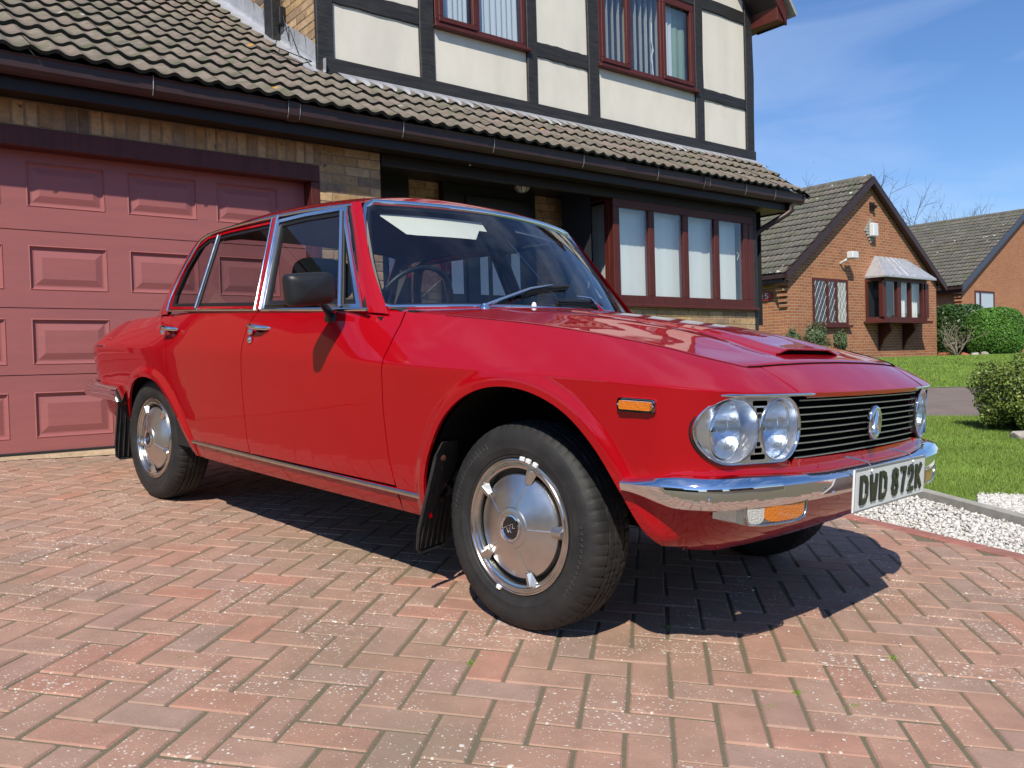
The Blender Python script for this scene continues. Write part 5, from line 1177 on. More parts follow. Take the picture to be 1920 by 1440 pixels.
def frame(name, outer, inner_, mat, s_, off=.0, th=.012, parent=None):
    mb = MB(); n_ = len(outer)
    o1, i1 = sidepoly(outer, s_, off), sidepoly(inner_, s_, off); o2, i2 = sidepoly(outer, s_, off - th), sidepoly(inner_, s_, off - th)
    vs = o1 + i1 + o2 + i2; F = []
    for k in range(n_):
        j = (k + 1) % n_; F += [(k, j, n_ + j, n_ + k), (2 * n_ + k, 3 * n_ + k, 3 * n_ + j, 2 * n_ + j), (k, 2 * n_ + k, 2 * n_ + j, j), (n_ + k, n_ + j, 3 * n_ + j, 3 * n_ + k)]
    mb.add(vs, F); return add(name, mb, mat, parent or car)
for si, s_ in enumerate((-1, 1)):
    fd, rd = P_fd[si], P_rd[si]
    # outer dark aperture / drip channel above the windows
    RAILs = [(x, s_ * (y + .004), z - .006) for x, y, z in [(-1.02, .612, 1.334), (-1.15, .626, 1.334), (-1.35, .635, 1.333), (-1.69, .640, 1.322), (-1.95, .641, 1.306), (-2.14, .640, 1.286), (-2.215, .652, 1.245), (-2.275, .694, 1.12), (-2.31, .735, 1.0), (-2.305, .757, .93)]]
    mb = MB(); mb.tube(curve_on(RAILs, 60), .0075, 8); add('drip_rail', mb, 'chrome', car, smooth=60)
    frame('window_surround', inset(FD, -.012), inset(FD, .003), 'rubber_black', s_, -.010, .02)
    frame('window_surround', inset(RD, -.012), inset(RD, .003), 'rubber_black', s_, -.010, .02)
    # front door: chrome frame left, top, front ; inner black seal
    frame('window_frame', FD, inset(FD, .014), 'chrome', s_, .008, .014, fd)
    frame('window_channel', inset(FD, .014), inset(FD, .032), 'rubber_black', s_, .000, .010, fd)
    frame('window_frame', RD, inset(RD, .010), 'paint_red', s_, .006, .014, rd)
    frame('window_channel', inset(RD, .010), inset(RD, .026), 'rubber_black', s_, -.001, .010, rd)
    def bar(name, a, b, r, mat, parent, off=.006, fl=(1, 1)):
        mb = MB(); A_, B_ = sidepoly([a, b], s_, off); mb.tube([A_, tuple((np.array(A_) + np.array(B_)) / 2), B_], r, 8, flat=fl); return add(name, mb, mat, parent, smooth=60)
    bar('vent_divider', (-1.050, 1.305), (-.868, .936), .009, 'chrome', fd)
    bar('vent_seal', (-1.034, 1.300), (-.852, .936), .008, 'rubber_black', fd, .002)
    bar('window_divider', (-2.005, 1.272), (-1.992, .936), .008, 'chrome_dull', rd)
    bar('window_divider_seal', (-1.990, 1.272), (-1.977, .936), .007, 'rubber_black', rd, .002)
    # B pillar: red strip with chrome strips either side
    mb = MB(); A_ = sidepoly([(-1.418, .93), (-1.448, .93)], s_, .010); B_ = sidepoly([(-1.518, 1.326), (-1.548, 1.326)], s_, .010); mb.add([A_[0], A_[1], B_[1], B_[0]] + [(x, y - s_ * .02, z) for x, y, z in (A_[0], A_[1], B_[1], B_[0])], [(0, 1, 2, 3), (0, 4, 5, 1), (1, 5, 6, 2), (2, 6, 7, 3), (3, 7, 4, 0)]); add('centre_pillar', mb, 'paint_red', car)
    bar('pillar_trim', (-1.409, .93), (-1.510, 1.322), .0075, 'chrome', fd, .012)
    bar('pillar_trim', (-1.452, .93), (-1.552, 1.318), .004, 'chrome', rd, .012)
    # belt mouldings
    mb = MB(); mb.tube([(x, s_ * (.776), .9285) for x in np.linspace(-.70, -1.405, 20)], .007, 8, flat=(1.0, .8)); add('belt_moulding', mb, 'chrome', fd, smooth=60)
    mb = MB(); mb.tube([(x, s_ * (.775 - .000), .9285 - .004 * max(0, (-x - 1.9))) for x in np.linspace(-1.43, -2.26, 20)], .006, 8); add('belt_moulding', mb, 'chrome', rd, smooth=60)
    # glass
    g = sidepoly(inset(FD, .02), s_, -.006); mb = MB(); 
    def clipx(poly, f):     # split polygon by line
        out = []; n_ = len(poly)
        for i in range(n_):
            a, b = poly[i], poly[(i + 1) % n_]; fa_, fb_ = f(a), f(b)
            if fa_ >= 0: out.append(a)
            if fa_ * fb_ < 0: t_ = fa_ / (fa_ - fb_); out.append((a[0] + (b[0] - a[0]) * t_, a[1] + (b[1] - a[1]) * t_))
        return out
    fi = inset(FD, .02); L1 = lambda p: (p[0] - (-.868)) * (1.305 - .936) - (p[1] - .936) * (-1.050 + .868)
    vent = clipx(fi, L1); main = clipx(fi, lambda p: -L1(p)); main = clipx(main, lambda p: 1.292 - .028 * 0 - p[1])
    for nm, pl_ in (('quarter_light', vent), ('door_glass', main)):
        mb = MB(); P_ = sidepoly(pl_, s_, -.005); mb.add(P_, [tuple(range(len(P_)))]); add(nm, mb, 'glass_side', fd)
    ri = inset(RD, .018); mb = MB(); P_ = sidepoly(ri, s_, -.005); mb.add(P_, [tuple(range(len(P_)))]); add('door_glass', mb, 'glass_side', rd)
    # door handles
    for (hx, hz, par) in ((-1.38, .857, fd), (-2.185, .842, rd)):
        yb = float(np.interp(hz, [.75, .925], [.818, .775])) 
        mb = MB(); mb.tube([(hx - .062, s_ * (yb + .004), hz + .004), (hx - .055, s_ * (yb + .026), hz + .005), (hx - .02, s_ * (yb + .034), hz + .004), (hx + .03, s_ * (yb + .030), hz + .001), (hx + .062, s_ * (yb + .014), hz - .001), (hx + .078, s_ * (yb + .002), hz)], [.011, .012, .010, .010, .009, .005], 10, flat=(1, .8))
        add('door_handle', mb, 'chrome', par, smooth=60)
        mb = MB(); mb.lathe([(0, .012), (.010, .011), (.013, .006), (.014, 0)], 16, Matrix.Translation((hx - .052, s_ * (yb + .014), hz - .016)) @ (Matrix.Rotation(math.pi, 4, 'Z') if s_ < 0 else Matrix.Identity(4)), 'y'); add('handle_button', mb, 'chrome', par, smooth=60)
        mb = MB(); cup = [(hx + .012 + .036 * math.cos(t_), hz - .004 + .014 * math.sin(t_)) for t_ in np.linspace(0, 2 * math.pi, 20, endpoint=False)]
        mb.add([(x, s_ * (float(np.interp(z, [.75, .925], [.8205, .778])) + .0035), z) for x, z in cup], [tuple(range(20))]); add('handle_recess_shade', mb, 'underside', par)  # flat black oval on the door, painted as shade in a finger recess
    mb = MB(); mb.lathe([(0, .009), (.008, .009), (.013, .005), (.0145, 0)], 20, Matrix.Translation((-1.432, s_ * .810, .808)) @ (Matrix.Rotation(math.pi, 4, 'Z') if s_ < 0 else Matrix.Identity(4)), 'y'); add('door_lock', mb, 'chrome', fd, smooth=60)
    # sill trim
    mb = MB(); tr = [tuple(S0(np.array([u]), np.array([inv([(x, .337 - .002 * (x + .4))])[0][1]]))[0]) for x, u in [(x, inv([(x, .335)])[0][0]) for x in np.linspace(-.36, -2.0, 16)]]
    mb.tube([(p[0], s_ * (p[1] + .004), p[2]) for p in tr], .008, 8, flat=(1, .6)); add('sill_trim', mb, 'chrome_dull', car, smooth=60)
    # vent window catch
    mb = MB(); A_ = sidepoly([(-.93, 1.115)], s_, -.02)[0]; mb.cbox((A_[0] - .008, A_[1] - .008, A_[2] - .025), (A_[0] + .008, A_[1] + .008, A_[2] + .02), .004); add('window_catch', mb, 'chrome', fd)
    # side marker
    if True:
        xm, zm = .448, .690; P0 = S0(*inv([(xm, zm)]).T)[0]; Pp = S0(*inv([(xm + .04, zm)]).T)[0]; ang = math.atan2(Pp[1] - P0[1], Pp[0] - P0[0])
        M = Matrix.Translation((P0[0], s_ * P0[1], P0[2])) @ Matrix.Rotation(s_ * ang, 4, 'Z') @ (Matrix.Scale(1, 4) if s_ > 0 else Matrix.Rotation(math.pi, 4, 'Z'))
        def rr(L_, H_, r_, n=6): return [(cx_ + r_ * math.cos(a), cz_ + r_ * math.sin(a)) for (cx_, cz_, a0) in ((L_ - r_, H_ - r_, 0), (-L_ + r_, H_ - r_, math.pi / 2), (-L_ + r_, -H_ + r_, math.pi), (L_ - r_, -H_ + r_, 1.5 * math.pi)) for a in np.linspace(a0, a0 + math.pi / 2, n)]
        mb = MB(); mb.prism(rr(.053, .0175, .010), -.004, .008, 'y', M); mb.prism(rr(.050, .0150, .009), .0079, .0105, 'y', M); mk = add('side_marker', mb, 'chrome', car)
        mb = MB(); mb.prism(rr(.043, .0110, .004), .0100, .0175, 'y', M); add('marker_lens', mb, 'amber', mk)
        mb = MB()
        for dx in (-.047, .047): mb.lathe([(0, .0125), (.003, .0122), (.0035, .0105)], 10, M @ Matrix.Translation((dx, 0, 0)), 'y')
        add('marker_screw', mb, 'chrome', mk)
# lettering on the rear wings (raised chrome script, too small to read)
for s_ in (-1, 1):
    mb = MB(); x = -3.075
    wd = [.010, .008, .007, .009, .006, .009, .008, .008, .012, .011]
    z0 = .738
    for i, w_ in enumerate(wd):
        x -= w_ + .004; P0 = S0(*inv([(x, z0)]).T)[0]
        hgt = .014 if i < 2 else .010
        M = Matrix.Translation((P0[0], s_ * (P0[1] + .002), z0)) @ Matrix.Rotation(.0, 4, 'Y')
        mb.cbox((-w_ * .4, -.003, -hgt / 2), (-w_ * .05, .003, hgt / 2), .0008, M); mb.cbox((-w_ * .05, -.003, hgt * .15), (w_ * .4, .003, hgt * .5), .0008, M)
    add('wing_badge', mb, 'chrome', car)
# ---------------------------------------------------------------- front: grille, lamps, bumper, plate
_fy = np.linspace(0, .80, 400); _uu = np.linspace(0, 1.05, 600); _pp = fP(_uu)
def xs(Y): return float(np.interp(abs(Y), _pp[:, 1], _pp[:, 0]))
mb = MB(); P = [[(xs(y) - .050 if abs(y) < .40 else .50, y, z) for z in (.53, .73)] for y in np.linspace(-.70, .70, 60)]; mb.grid(P); add('grille_backing', mb, 'underside', car)
nb = 9
for k in range(nb):
    z = .5565 + (.7065 - .5565) * k / (nb - 1)
    lim = .415
    mb = MB(); ys = np.linspace(-lim, lim, 40); top_, bot_, tb, bb = [], [], [], []
    vs = []
    for y in ys:
        x = xs(y) - .014 - .05 * (.727 - z)
        vs += [(x, y, z + .0020), (x, y, z - .0020), (x - .030, y, z - .0034), (x - .030, y, z + .0034)]
    F = [];
    for i in range(len(ys) - 1):
        for j in range(4): F.append((4 * i + j, 4 * i + (j + 1) % 4, 4 * i + 4 + (j + 1) % 4, 4 * i + 4 + j))
    mb.add(vs, F); b_ = add('grille_bar', mb, 'grille_black', car)
    mb = MB(); vs = []
    for y in ys:
        x = xs(y) - .0135 - .05 * (.727 - z); vs += [(x + .0016, y, z + .0015), (x + .0016, y, z - .0015), (x, y, z - .0015), (x, y, z + .0015)]
    mb.add(vs, F); add('bar_edge', mb, 'bar_trim', b_)
# badge: chrome ring with two lobes
mb = MB(); ring = [(xs(0) + .004, .030 * math.sin(t) * (1 + .12 * math.cos(t)), .632 + .041 * math.cos(t)) for t in np.linspace(0, 2 * math.pi, 32, endpoint=False)]
mb.tube(ring, .0085, 10, closed=True, flat=(1.2, 1)); bd = add('grille_badge', mb, 'chrome', car, smooth=70)
mb = MB()
mb.tube([(xs(0) + .006, -.024, .603), (xs(0) + .009, -.012, .622), (xs(0) + .009, -.002, .655), (xs(0) + .006, .001, .672)], [.010, .009, .007, .004], 10); mb.tube([(xs(0) + .006, .002, .672), (xs(0) + .009, .006, .652), (xs(0) + .009, .013, .625), (xs(0) + .006, .024, .606)], [.004, .006, .008, .008], 10)
add('badge_emblem', mb, 'chrome', bd, smooth=70)
# chrome strip under the nose lip
for s_ in (-1, 1):
    mb = MB(); mb.tube([(xs(y) - .002, s_ * y, .7235 + .000 * y) for y in np.linspace(.36, .70, 20)], [.002] + [.0045] * 18 + [.002], 8, flat=(1, .8)); add('nose_lip_trim', mb, 'chrome', car, smooth=60)
mb = MB(); mb.tube([(xs(y) - .004, y, .7165) for y in np.linspace(-.40, .40, 40)], .0028, 6); add('grille_top_trim', mb, 'bar_trim', car, smooth=60)
# lamp nacelles
def cdt_plate(outer, holes_, step=.008):
    pts_, ed_ = [], []
    def pc(c):
        i0 = len(pts_)
        for p in c: pts_.append(Vector(p))
        for k in range(len(c)): ed_.append((i0 + k, i0 + (k + 1) % len(c)))
    pc(outer); [pc(h) for h in holes_]
    o_ = np.array(outer); x0, y0 = o_.min(0); x1, y1 = o_.max(0)
    for x in np.arange(x0, x1, step * 2):
        for y in np.arange(y0, y1, step * 2): pts_.append(Vector((x + random.uniform(-.0005, .0005), y)))
    r = delaunay_2d_cdt(pts_, ed_, [], 0, 1e-6); V = np.array([tuple(p) for p in r[0]]); Fc = np.array([f for f in r[2] if len(f) == 3]); c = V[Fc].mean(1)
    k = pip(c, np.array(outer))
    for h in holes_: k &= ~pip(c, np.array(h))
    return V, Fc[k]
def circ(cy, cz, r, n=40): return [(cy + r * math.cos(t), cz + r * math.sin(t)) for t in np.linspace(0, 2 * math.pi, n, endpoint=False)]
def rrect(y0, y1, z0, z1, r=.004):
    return [(cx_ + r * math.cos(a), cz_ + r * math.sin(a)) for (cx_, cz_, a0) in ((y1 - r, z1 - r, 0), (y0 + r, z1 - r, math.pi / 2), (y0 + r, z0 + r, math.pi), (y1 - r, z0 + r, 1.5 * math.pi)) for a in np.linspace(a0, a0 + math.pi / 2, 4)]
for s_ in (-1, 1):
    lampset = bpy.data.objects.new('headlamp_bezel', None)
    outer = stadium(.416, .743, NZ, .0815, 20)
    CO_, CI_ = (.6610, NZ, .0785), (.4980, NZ, .0785)
    mid = (CO_[0] + CI_[0]) / 2
    slots = [rrect(mid - w, mid + w, z0, z1, .0035) for w, z0, z1 in ((.0255, NZ + .060, NZ + .073), (.0125, NZ + .044, NZ + .056), (.0060, NZ + .029, NZ + .040), (.0255, NZ - .073, NZ - .060), (.0125, NZ - .056, NZ - .044), (.0060, NZ - .040, NZ - .029))]
    V, Fc = cdt_plate(outer, [circ(*CO_), circ(*CI_)] + slots)
    X = lambda y: xs(y) - .010 - .05 * 0
    V3b = [(X(p[0]), s_ * p[0], p[1]) for p in V]
    mb = MB(); mb.add(V3b, [tuple(f) if s_ > 0 else tuple(f[::-1]) for f in Fc])
    bz = add('headlamp_bezel', mb, 'bowl', car)
    mb = MB(); mb.tube([(X(p[0]) + .001, s_ * p[0], p[1]) for p in outer], .0035, 8, closed=True); add('bezel_rim', mb, 'chrome', bz, smooth=60)
    mb = MB(); mb.tube([(X(p[0]) - .004, s_ * p[0], p[1]) for p in stadium(.414, .746, NZ, .0845, 20)], .003, 6, closed=True); add('bezel_gasket', mb, 'rubber_black', bz, smooth=60)
    for nm, (cy, cz, r), lx, ly in (('outer', CO_, .603, .645), ('inner', CI_, .654, .492)):
        # bowl from the bezel opening back to the lens
        n_ = 48; f_, k_ = [], []
        for i in range(n_ + 1):
            t_ = 2 * math.pi * i / n_; y, z = cy + r * math.cos(t_), cz + r * math.sin(t_); f_.append((X(y), s_ * y, z)); k_.append((lx, s_ * (ly + .0705 * math.cos(t_)), NZ - .002 + .0705 * math.sin(t_)))
        mb = MB(); mids = [tuple(np.array(a) * .5 + np.array(b) * .5 + np.array([0, s_ * (np.array(b)[1] * s_ - ly) * -.02, 0])) for a, b in zip(f_, k_)]
        mb.grid([f_, mids, k_]); add('lamp_bowl', mb, 'bowl', bz, smooth=180)
        mb = MB(); mb.tube([f_[i] for i in range(n_)], .0028, 6, closed=True); add('bowl_rim', mb, 'chrome', bz, smooth=60)
        hl = MB(); hl.lathe([(.0705, .0), (.0735, .006), (.0720, .011), (.0695, .009)], 48, Matrix.Translation((lx, s_ * ly, NZ - .002)), 'x'); lamp = add('headlight', hl, 'chrome', car, smooth=50)
        mb = MB(); mb.lathe([(.001, -.058), (.025, -.052), (.048, -.036), (.066, -.008), (.0705, .004)], 48, Matrix.Translation((lx, s_ * ly, NZ - .002)), 'x'); add('reflector', mb, 'lamp_reflector', lamp, smooth=180)
        mb = MB(); mb.lathe([(.0005, .0285), (.02, .027), (.04, .0225), (.058, .0155), (.0695, .008)], 48, Matrix.Translation((lx, s_ * ly, NZ - .002)), 'x'); add('lamp_lens', mb, 'glass_lamp', lamp, smooth=180)
        # chrome threads over the lens, drawn as the glints of its flutes
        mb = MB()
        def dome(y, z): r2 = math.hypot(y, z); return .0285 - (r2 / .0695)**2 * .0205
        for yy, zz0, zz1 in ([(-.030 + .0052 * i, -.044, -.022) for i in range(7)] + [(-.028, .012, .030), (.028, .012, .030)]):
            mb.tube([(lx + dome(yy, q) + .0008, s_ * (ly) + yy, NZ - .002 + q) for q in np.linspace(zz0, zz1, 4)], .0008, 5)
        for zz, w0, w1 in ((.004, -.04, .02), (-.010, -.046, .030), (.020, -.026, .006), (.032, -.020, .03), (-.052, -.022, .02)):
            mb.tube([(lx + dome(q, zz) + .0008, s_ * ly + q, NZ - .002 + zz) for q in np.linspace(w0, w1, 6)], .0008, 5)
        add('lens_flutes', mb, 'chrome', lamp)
        mb = MB(); mb.box((lx - .05, s_ * ly - .006, NZ - .008), (lx - .02, s_ * ly + .006, NZ + .004)); add('bulb_shield', mb, 'chrome_dull', lamp)
# bumpers
def bumper(name, path, zc, sec, zt=None):
    full = [(-1, p) for p in path[::-1]] + [(1, p) for p in path[1:]]
    pts_ = np.array([(p[1], s_ * p[0]) for s_, p in full]); s0 = np.concatenate([[0], np.cumsum(np.linalg.norm(np.diff(pts_, axis=0), axis=1))]); f = cmr(s0, pts_); q = np.linspace(0, s0[-1], 150); C = f(q); T_ = np.gradient(C, axis=0); T_ /= np.linalg.norm(T_, axis=1)[:, None]
    N_ = np.stack([T_[:, 1], -T_[:, 0]], 1); c0 = np.array([C[:, 0].mean() - (.6 if zt is None else -.6), 0]); N_ *= np.sign(((C - c0) * N_).sum(1))[:, None]
    L_ = s0[-1]; P = []
    for i in range(len(q)):
        e_ = min(q[i], L_ - q[i]); sc = .42 + .58 * float(sstep(e_ / .16)) if zt is None else 1.0
        P.append([(C[i, 0] - N_[i, 0] * d * (1 if True else sc), C[i, 1] - N_[i, 1] * d, zc(abs(C[i, 1])) + h * sc * ((.62 + .38 * float(sstep((abs(C[i, 1]) - .25) / .45))) if (h > 0 and zt is None) else 1)) for d, h in sec])
    mb = MB(); mb.grid(P); k = len(sec)
    mb.add(P[0], [tuple(range(k))]); mb.add(P[-1], [tuple(range(k))[::-1]])
    return add(name, mb, 'chrome', car, smooth=32)
SEC = [(.075, .028), (.040, .036), (.016, .031), (.004, .017), (0, .008), (.002, -.012), (.007, -.034), (.014, -.044), (.026, -.049), (.045, -.043)]
fb = bumper('front_bumper', [(0, .750), (.2, .748), (.4, .738), (.55, .718), (.66, .688), (.735, .645), (.782, .580), (.806, .50), (.818, .42)], lambda y: .497 - .004 * float(sstep((y - .6) / .2)), SEC)
mb = MB()
for (yy, zz) in ((-.745, .480), (-.335, .470), (.335, .470), (.745, .480)):
    mb.lathe([(0, .004), (.004, .0035), (.0055, 0)], 12, Matrix.Translation((float(np.interp(abs(yy), [0, .335, .745], [.757, .749, .630])) + .0, yy, zz)), 'x')
add('bumper_bolt', mb, 'chrome', fb)
rb = bumper('rear_bumper', [(0, -3.565), (.4, -3.555), (.6, -3.52), (.70, -3.46), (.765, -3.36), (.795, -3.2), (.805, -3.0), (.810, -2.80)], lambda y: .500, [(.06, .038), (.03, .044), (.008, .036), (0, .02), (0, -.025), (.006, -.038), (.03, -.042)], zt=1)
for s_ in (-1, 1):
    # side light / indicator hanging under the bumper
    def fx(y): return float(np.interp(abs(y), [0, .2, .4, .55, .66, .735], [.750, .748, .738, .718, .688, .645])) - .014
    def quad(y0, y1, z0, z1, d0, d1, n=14):
        vs = []; 
        for i in range(n + 1):
            t_ = i / n; y = y0 + (y1 - y0) * t_
            zb_ = z0 + .012 * (abs(2 * t_ - 1)**5); vs += [(fx(y) + d1, s_ * y, z1), (fx(y) + d1, s_ * y, zb_), (fx(y) - .05 + d0, s_ * y, zb_), (fx(y) - .05 + d0, s_ * y, z1)]
        F = [(4 * i + j, 4 * i + (j + 1) % 4, 4 * i + 4 + (j + 1) % 4, 4 * i + 4 + j) for i in range(n) for j in range(4)] + [(0, 1, 2, 3), (4 * n + 3, 4 * n + 2, 4 * n + 1, 4 * n)]
        return MB().add(vs, F)
    ho = add('indicator', quad(.425, .672, .407, .466, -.02, -.006), 'alu', car)
    mb = quad(.438, .592, .413, .464, 0, .000); add('amber_lens', mb, 'amber', ho)
    mb = quad(.593, .645, .413, .464, 0, .000); add('clear_lens', mb, 'lens_clear', ho)
    mb = MB(); mb.tube([(fx(y) + .001, s_ * y, z) for y, z in [(.428, .468), (.428, .435), (.436, .414), (.47, .408), (.54, .408), (.60, .408), (.645, .413), (.654, .440), (.654, .468)]], .0035, 6); add('indicator_rim', mb, 'chrome_dull', ho, smooth=60)
# number plate with raised characters
PX, PZ = .772, .4655
mb = MB(); mb.cbox((PX - .004, -.262, PZ - .058), (PX + .002, .262, PZ + .058), .0015); npl = add('number_plate', mb, 'plate_white', car)
mb = MB(); mb.tube([(PX + .002, -.260, PZ - .056), (PX + .002, .260, PZ - .056), (PX + .002, .260, PZ + .056), (PX + .002, -.260, PZ + .056)], .0026, 6, closed=True); add('plate_edge', mb, 'bar_trim', npl)
W_ = .0140; HH = .080
GL = {'D': (.052, [[(0, 0), (0, 1)], [(0, 1), (.45, 1), (.8, .93), (1, .72), (1, .28), (.8, .07), (.45, 0), (0, 0)]]),
      'W': (.052, [[(0, 1), (.10, .5), (.24, 0)], [(.24, 0), (.5, .62)], [(.5, .62), (.76, 0)], [(.76, 0), (.9, .5), (1, 1)]]),
      '8': (.048, [[(.5, 1), (.85, .95), (.95, .77), (.82, .58), (.5, .53), (.18, .58), (.05, .77), (.15, .95), (.5, 1)], [(.5, .53), (.88, .46), (1, .25), (.85, .04), (.5, 0), (.15, .04), (0, .25), (.12, .46), (.5, .53)]]),
      '7': (.046, [[(0, 1), (1, 1)], [(1, 1), (.62, .5), (.42, 0)]]),
      '2': (.048, [[(.03, .72), (.12, .94), (.5, 1), (.88, .94), (.97, .74), (.85, .52), (.2, .18), (.02, 0)], [(.02, 0), (1, 0)]]),
      'K': (.050, [[(0, 0), (0, 1)], [(0, .38), (.98, 1)], [(.30, .56), (1, 0)]])}
tx = list('DWD') + [' '] + list('872K'); adv = .0145; tot = sum((GL[c][0] + adv) if c != ' ' else .024 for c in tx) - adv
yy = -tot / 2; dep = 0
for c in tx:
    if c == ' ': yy += .024; continue
    w_, strokes = GL[c]; mb = MB()
    for st in strokes:
        pp = [(yy + W_ / 2 + p[0] * (w_ - W_), PZ - HH / 2 + W_ / 2 + p[1] * (HH - W_)) for p in st]
        for a, b in zip(pp[:-1], pp[1:]):
            d = np.array(b) - np.array(a); L_ = np.linalg.norm(d) + 1e-9; d /= L_; n_ = np.array([-d[1], d[0]]) * W_ / 2; e_ = d * W_ * .30; a2, b2 = np.array(a) - e_, np.array(b) + e_; dep += 1; x1 = PX + .0065 + .00004 * (dep % 11)
            q = [a2 + n_, a2 - n_, b2 - n_, b2 + n_]; vs = [(PX + .0015, p[0], p[1]) for p in q] + [(x1, p[0] * 1.0, p[1]) for p in q]
            mb.add(vs, [(4, 5, 6, 7), (0, 1, 5, 4), (1, 2, 6, 5), (2, 3, 7, 6), (3, 0, 4, 7)])
    add('plate_character', mb, 'plate_black', npl); yy += w_ + adv
for y in (-.155, .155): mb = MB(); mb.lathe([(0, .008), (.004, .0075), (.0055, .003)], 12, Matrix.Translation((PX, y, PZ + .048)), 'x'); add('plate_screw', mb, 'plate_white', npl)
for y in (-.155, .155): mb = MB(); mb.tube([(PX + .003, y, PZ + .056), (PX - .01, y + .004, PZ + .070), (PX - .05, y - .05, PZ + .085)], .0022, 6); add('plate_tie', mb, 'chrome_dull', npl)
# ---------------------------------------------------------------- wheels
def tyre_mesh():
    n = 300; prof = [(.190, -.066), (.197, -.074), (.203, -.0745), (.205, -.0775), (.222, -.0835), (.2245, -.0828), (.240, -.0850), (.256, -.0842), (.270, -.0800), (.2715, -.0788), (.283, -.0715), (.2905, -.0610), (.2945, -.0490), (.2955, -.0350), (.2900, -.0338), (.2900, -.0302), (.2962, -.0290), (.2968, -.0120), (.2905, -.0108), (.2905, -.0072), (.2970, -.0060)]
    prof = prof + [(r, -h) for r, h in prof[::-1]]; vs = []; 
    for i, (r, h) in enumerate(prof):
        for k in range(n):
            a = 2 * math.pi * k / n; rr_ = r; hh = h
            if .282 < r and abs(h) > .034:
                if k % 5 == 0: rr_ = r - .0028
            elif r > .2955 and k % 6 == (2 if abs(h) > .02 else 5): rr_ = r - .0022
            if r > .2955 and abs(h) < .034: hh = h + .0016 * math.sin(2 * math.pi * k / 12)
            vs.append((rr_ * math.cos(a), hh, rr_ * math.sin(a)))
    F = [(i * n + k, i * n + (k + 1) % n, (i + 1) * n + (k + 1) % n, (i + 1) * n + k) for i in range(len(prof) - 1) for k in range(n)]
    return MB().add(vs, F).mesh('tyre', 28)
ME_T = tyre_mesh()
mb = MB(); mb.lathe([(.1965, -.060), (.1955, -.070), (.1920, -.0765), (.1885, -.0772), (.1860, -.0740), (.1815, -.0735), (.1790, -.0765), (.1745, -.0765), (.1715, -.0715), (.1660, -.0700), (.1630, -.0640), (.1615, -.0520), (.1615, -.030)], 96); ME_R = mb.mesh('wheel_trim_ring', 40)
mb = MB(); mb.lathe([(0, -.040), (.12, -.040), (.163, -.046)], 48); ME_B = mb.mesh('wheel_disc', 60)
mb = MB(); mb.lathe([(.1475, -.046), (.1480, -.060), (.1460, -.0655), (.1400, -.0680), (.1330, -.0725), (.100, -.0835), (.064, -.0945), (.0585, -.0960), (.0565, -.0995), (.0525, -.1010), (.0440, -.1015), (.0425, -.0985), (.0385, -.0985)], 96); ME_H = mb.mesh('hub_cap', 26)
mb = MB(); mb.lathe([(.0385, -.0985), (.0370, -.1040), (.0330, -.1050), (.0300, -.1010), (0, -.1010)], 48)
ME_C0 = mb.mesh('cap_centre', 30)
mb = MB(); mb.lathe([(.0298, -.1016), (.0001, -.1022)], 40); ME_CB = mb.mesh('emblem_disc', 60)
mb = MB()
mb.tube([(-.026, -.1036, -.006), (-.013, -.1036, .003), (-.008, -.1036, -.010), (-.003, -.1036, -.014)], .0019, 6); mb.tube([(-.008, -.1036, .006), (.002, -.1036, .008), (.001, -.1036, -.006), (.006, -.1036, -.013)], .0019, 6); mb.tube([(.002, -.1036, .010), (.012, -.1036, .013), (.010, -.1036, .000), (.021, -.1036, .003)], .0019, 6)
ME_E = mb.mesh('emblem_mark', 60)
mb = MB()
for k in range(1):
    R_ = Matrix.Identity(4)
    L = [(.132, -.0735, -.0135), (.132, -.0735, .0135), (.168, -.0650, .0200), (.168, -.0650, -.0200), (.134, -.0830, -.0035), (.134, -.0830, .0035), (.170, -.0835, .0045), (.170, -.0835, -.0045), (.176, -.0680, .012), (.176, -.0680, -.012)]
    mb.add([R_ @ Vector(p) for p in L], [(0, 4, 5, 1), (4, 7, 6, 5), (1, 5, 6, 2), (0, 3, 7, 4), (7, 9, 8, 6), (6, 8, 2), (7, 3, 9)])
ME_F = mb.mesh('wheel_finger')
mb = MB()
for k in range(5):
    a = math.radians(3 + 72 * k); R_ = Matrix.Rotation(-a, 4, 'Y')
    prf = [(.060, .0958), (.100, .0842), (.134, .0728)]
    L = []
    for r, h in prf: L += [(r, -h + .0002, -.0024), (r, -h - .0016, 0), (r, -h + .0002, .0024)]
    mb.add([R_ @ Vector(p) for p in L], [(3 * i + j, 3 * i + j + 1, 3 * i + 4 + j, 3 * i + 3 + j) for i in range(2) for j in range(2)])
ME_D = mb.mesh('cap_ridge')
mb = MB()
for r_, a0 in ((.1975, 78), (.1975, 85), (.1975, 70), (.1975, -108)):
    R_ = Matrix.Rotation(-math.radians(a0), 4, 'Y'); mb.cbox((r_ - .009, -.0845, -.0085), (r_ + .004, -.074, .0085), .0025, R_)
ME_W = mb.mesh('balance_weight')
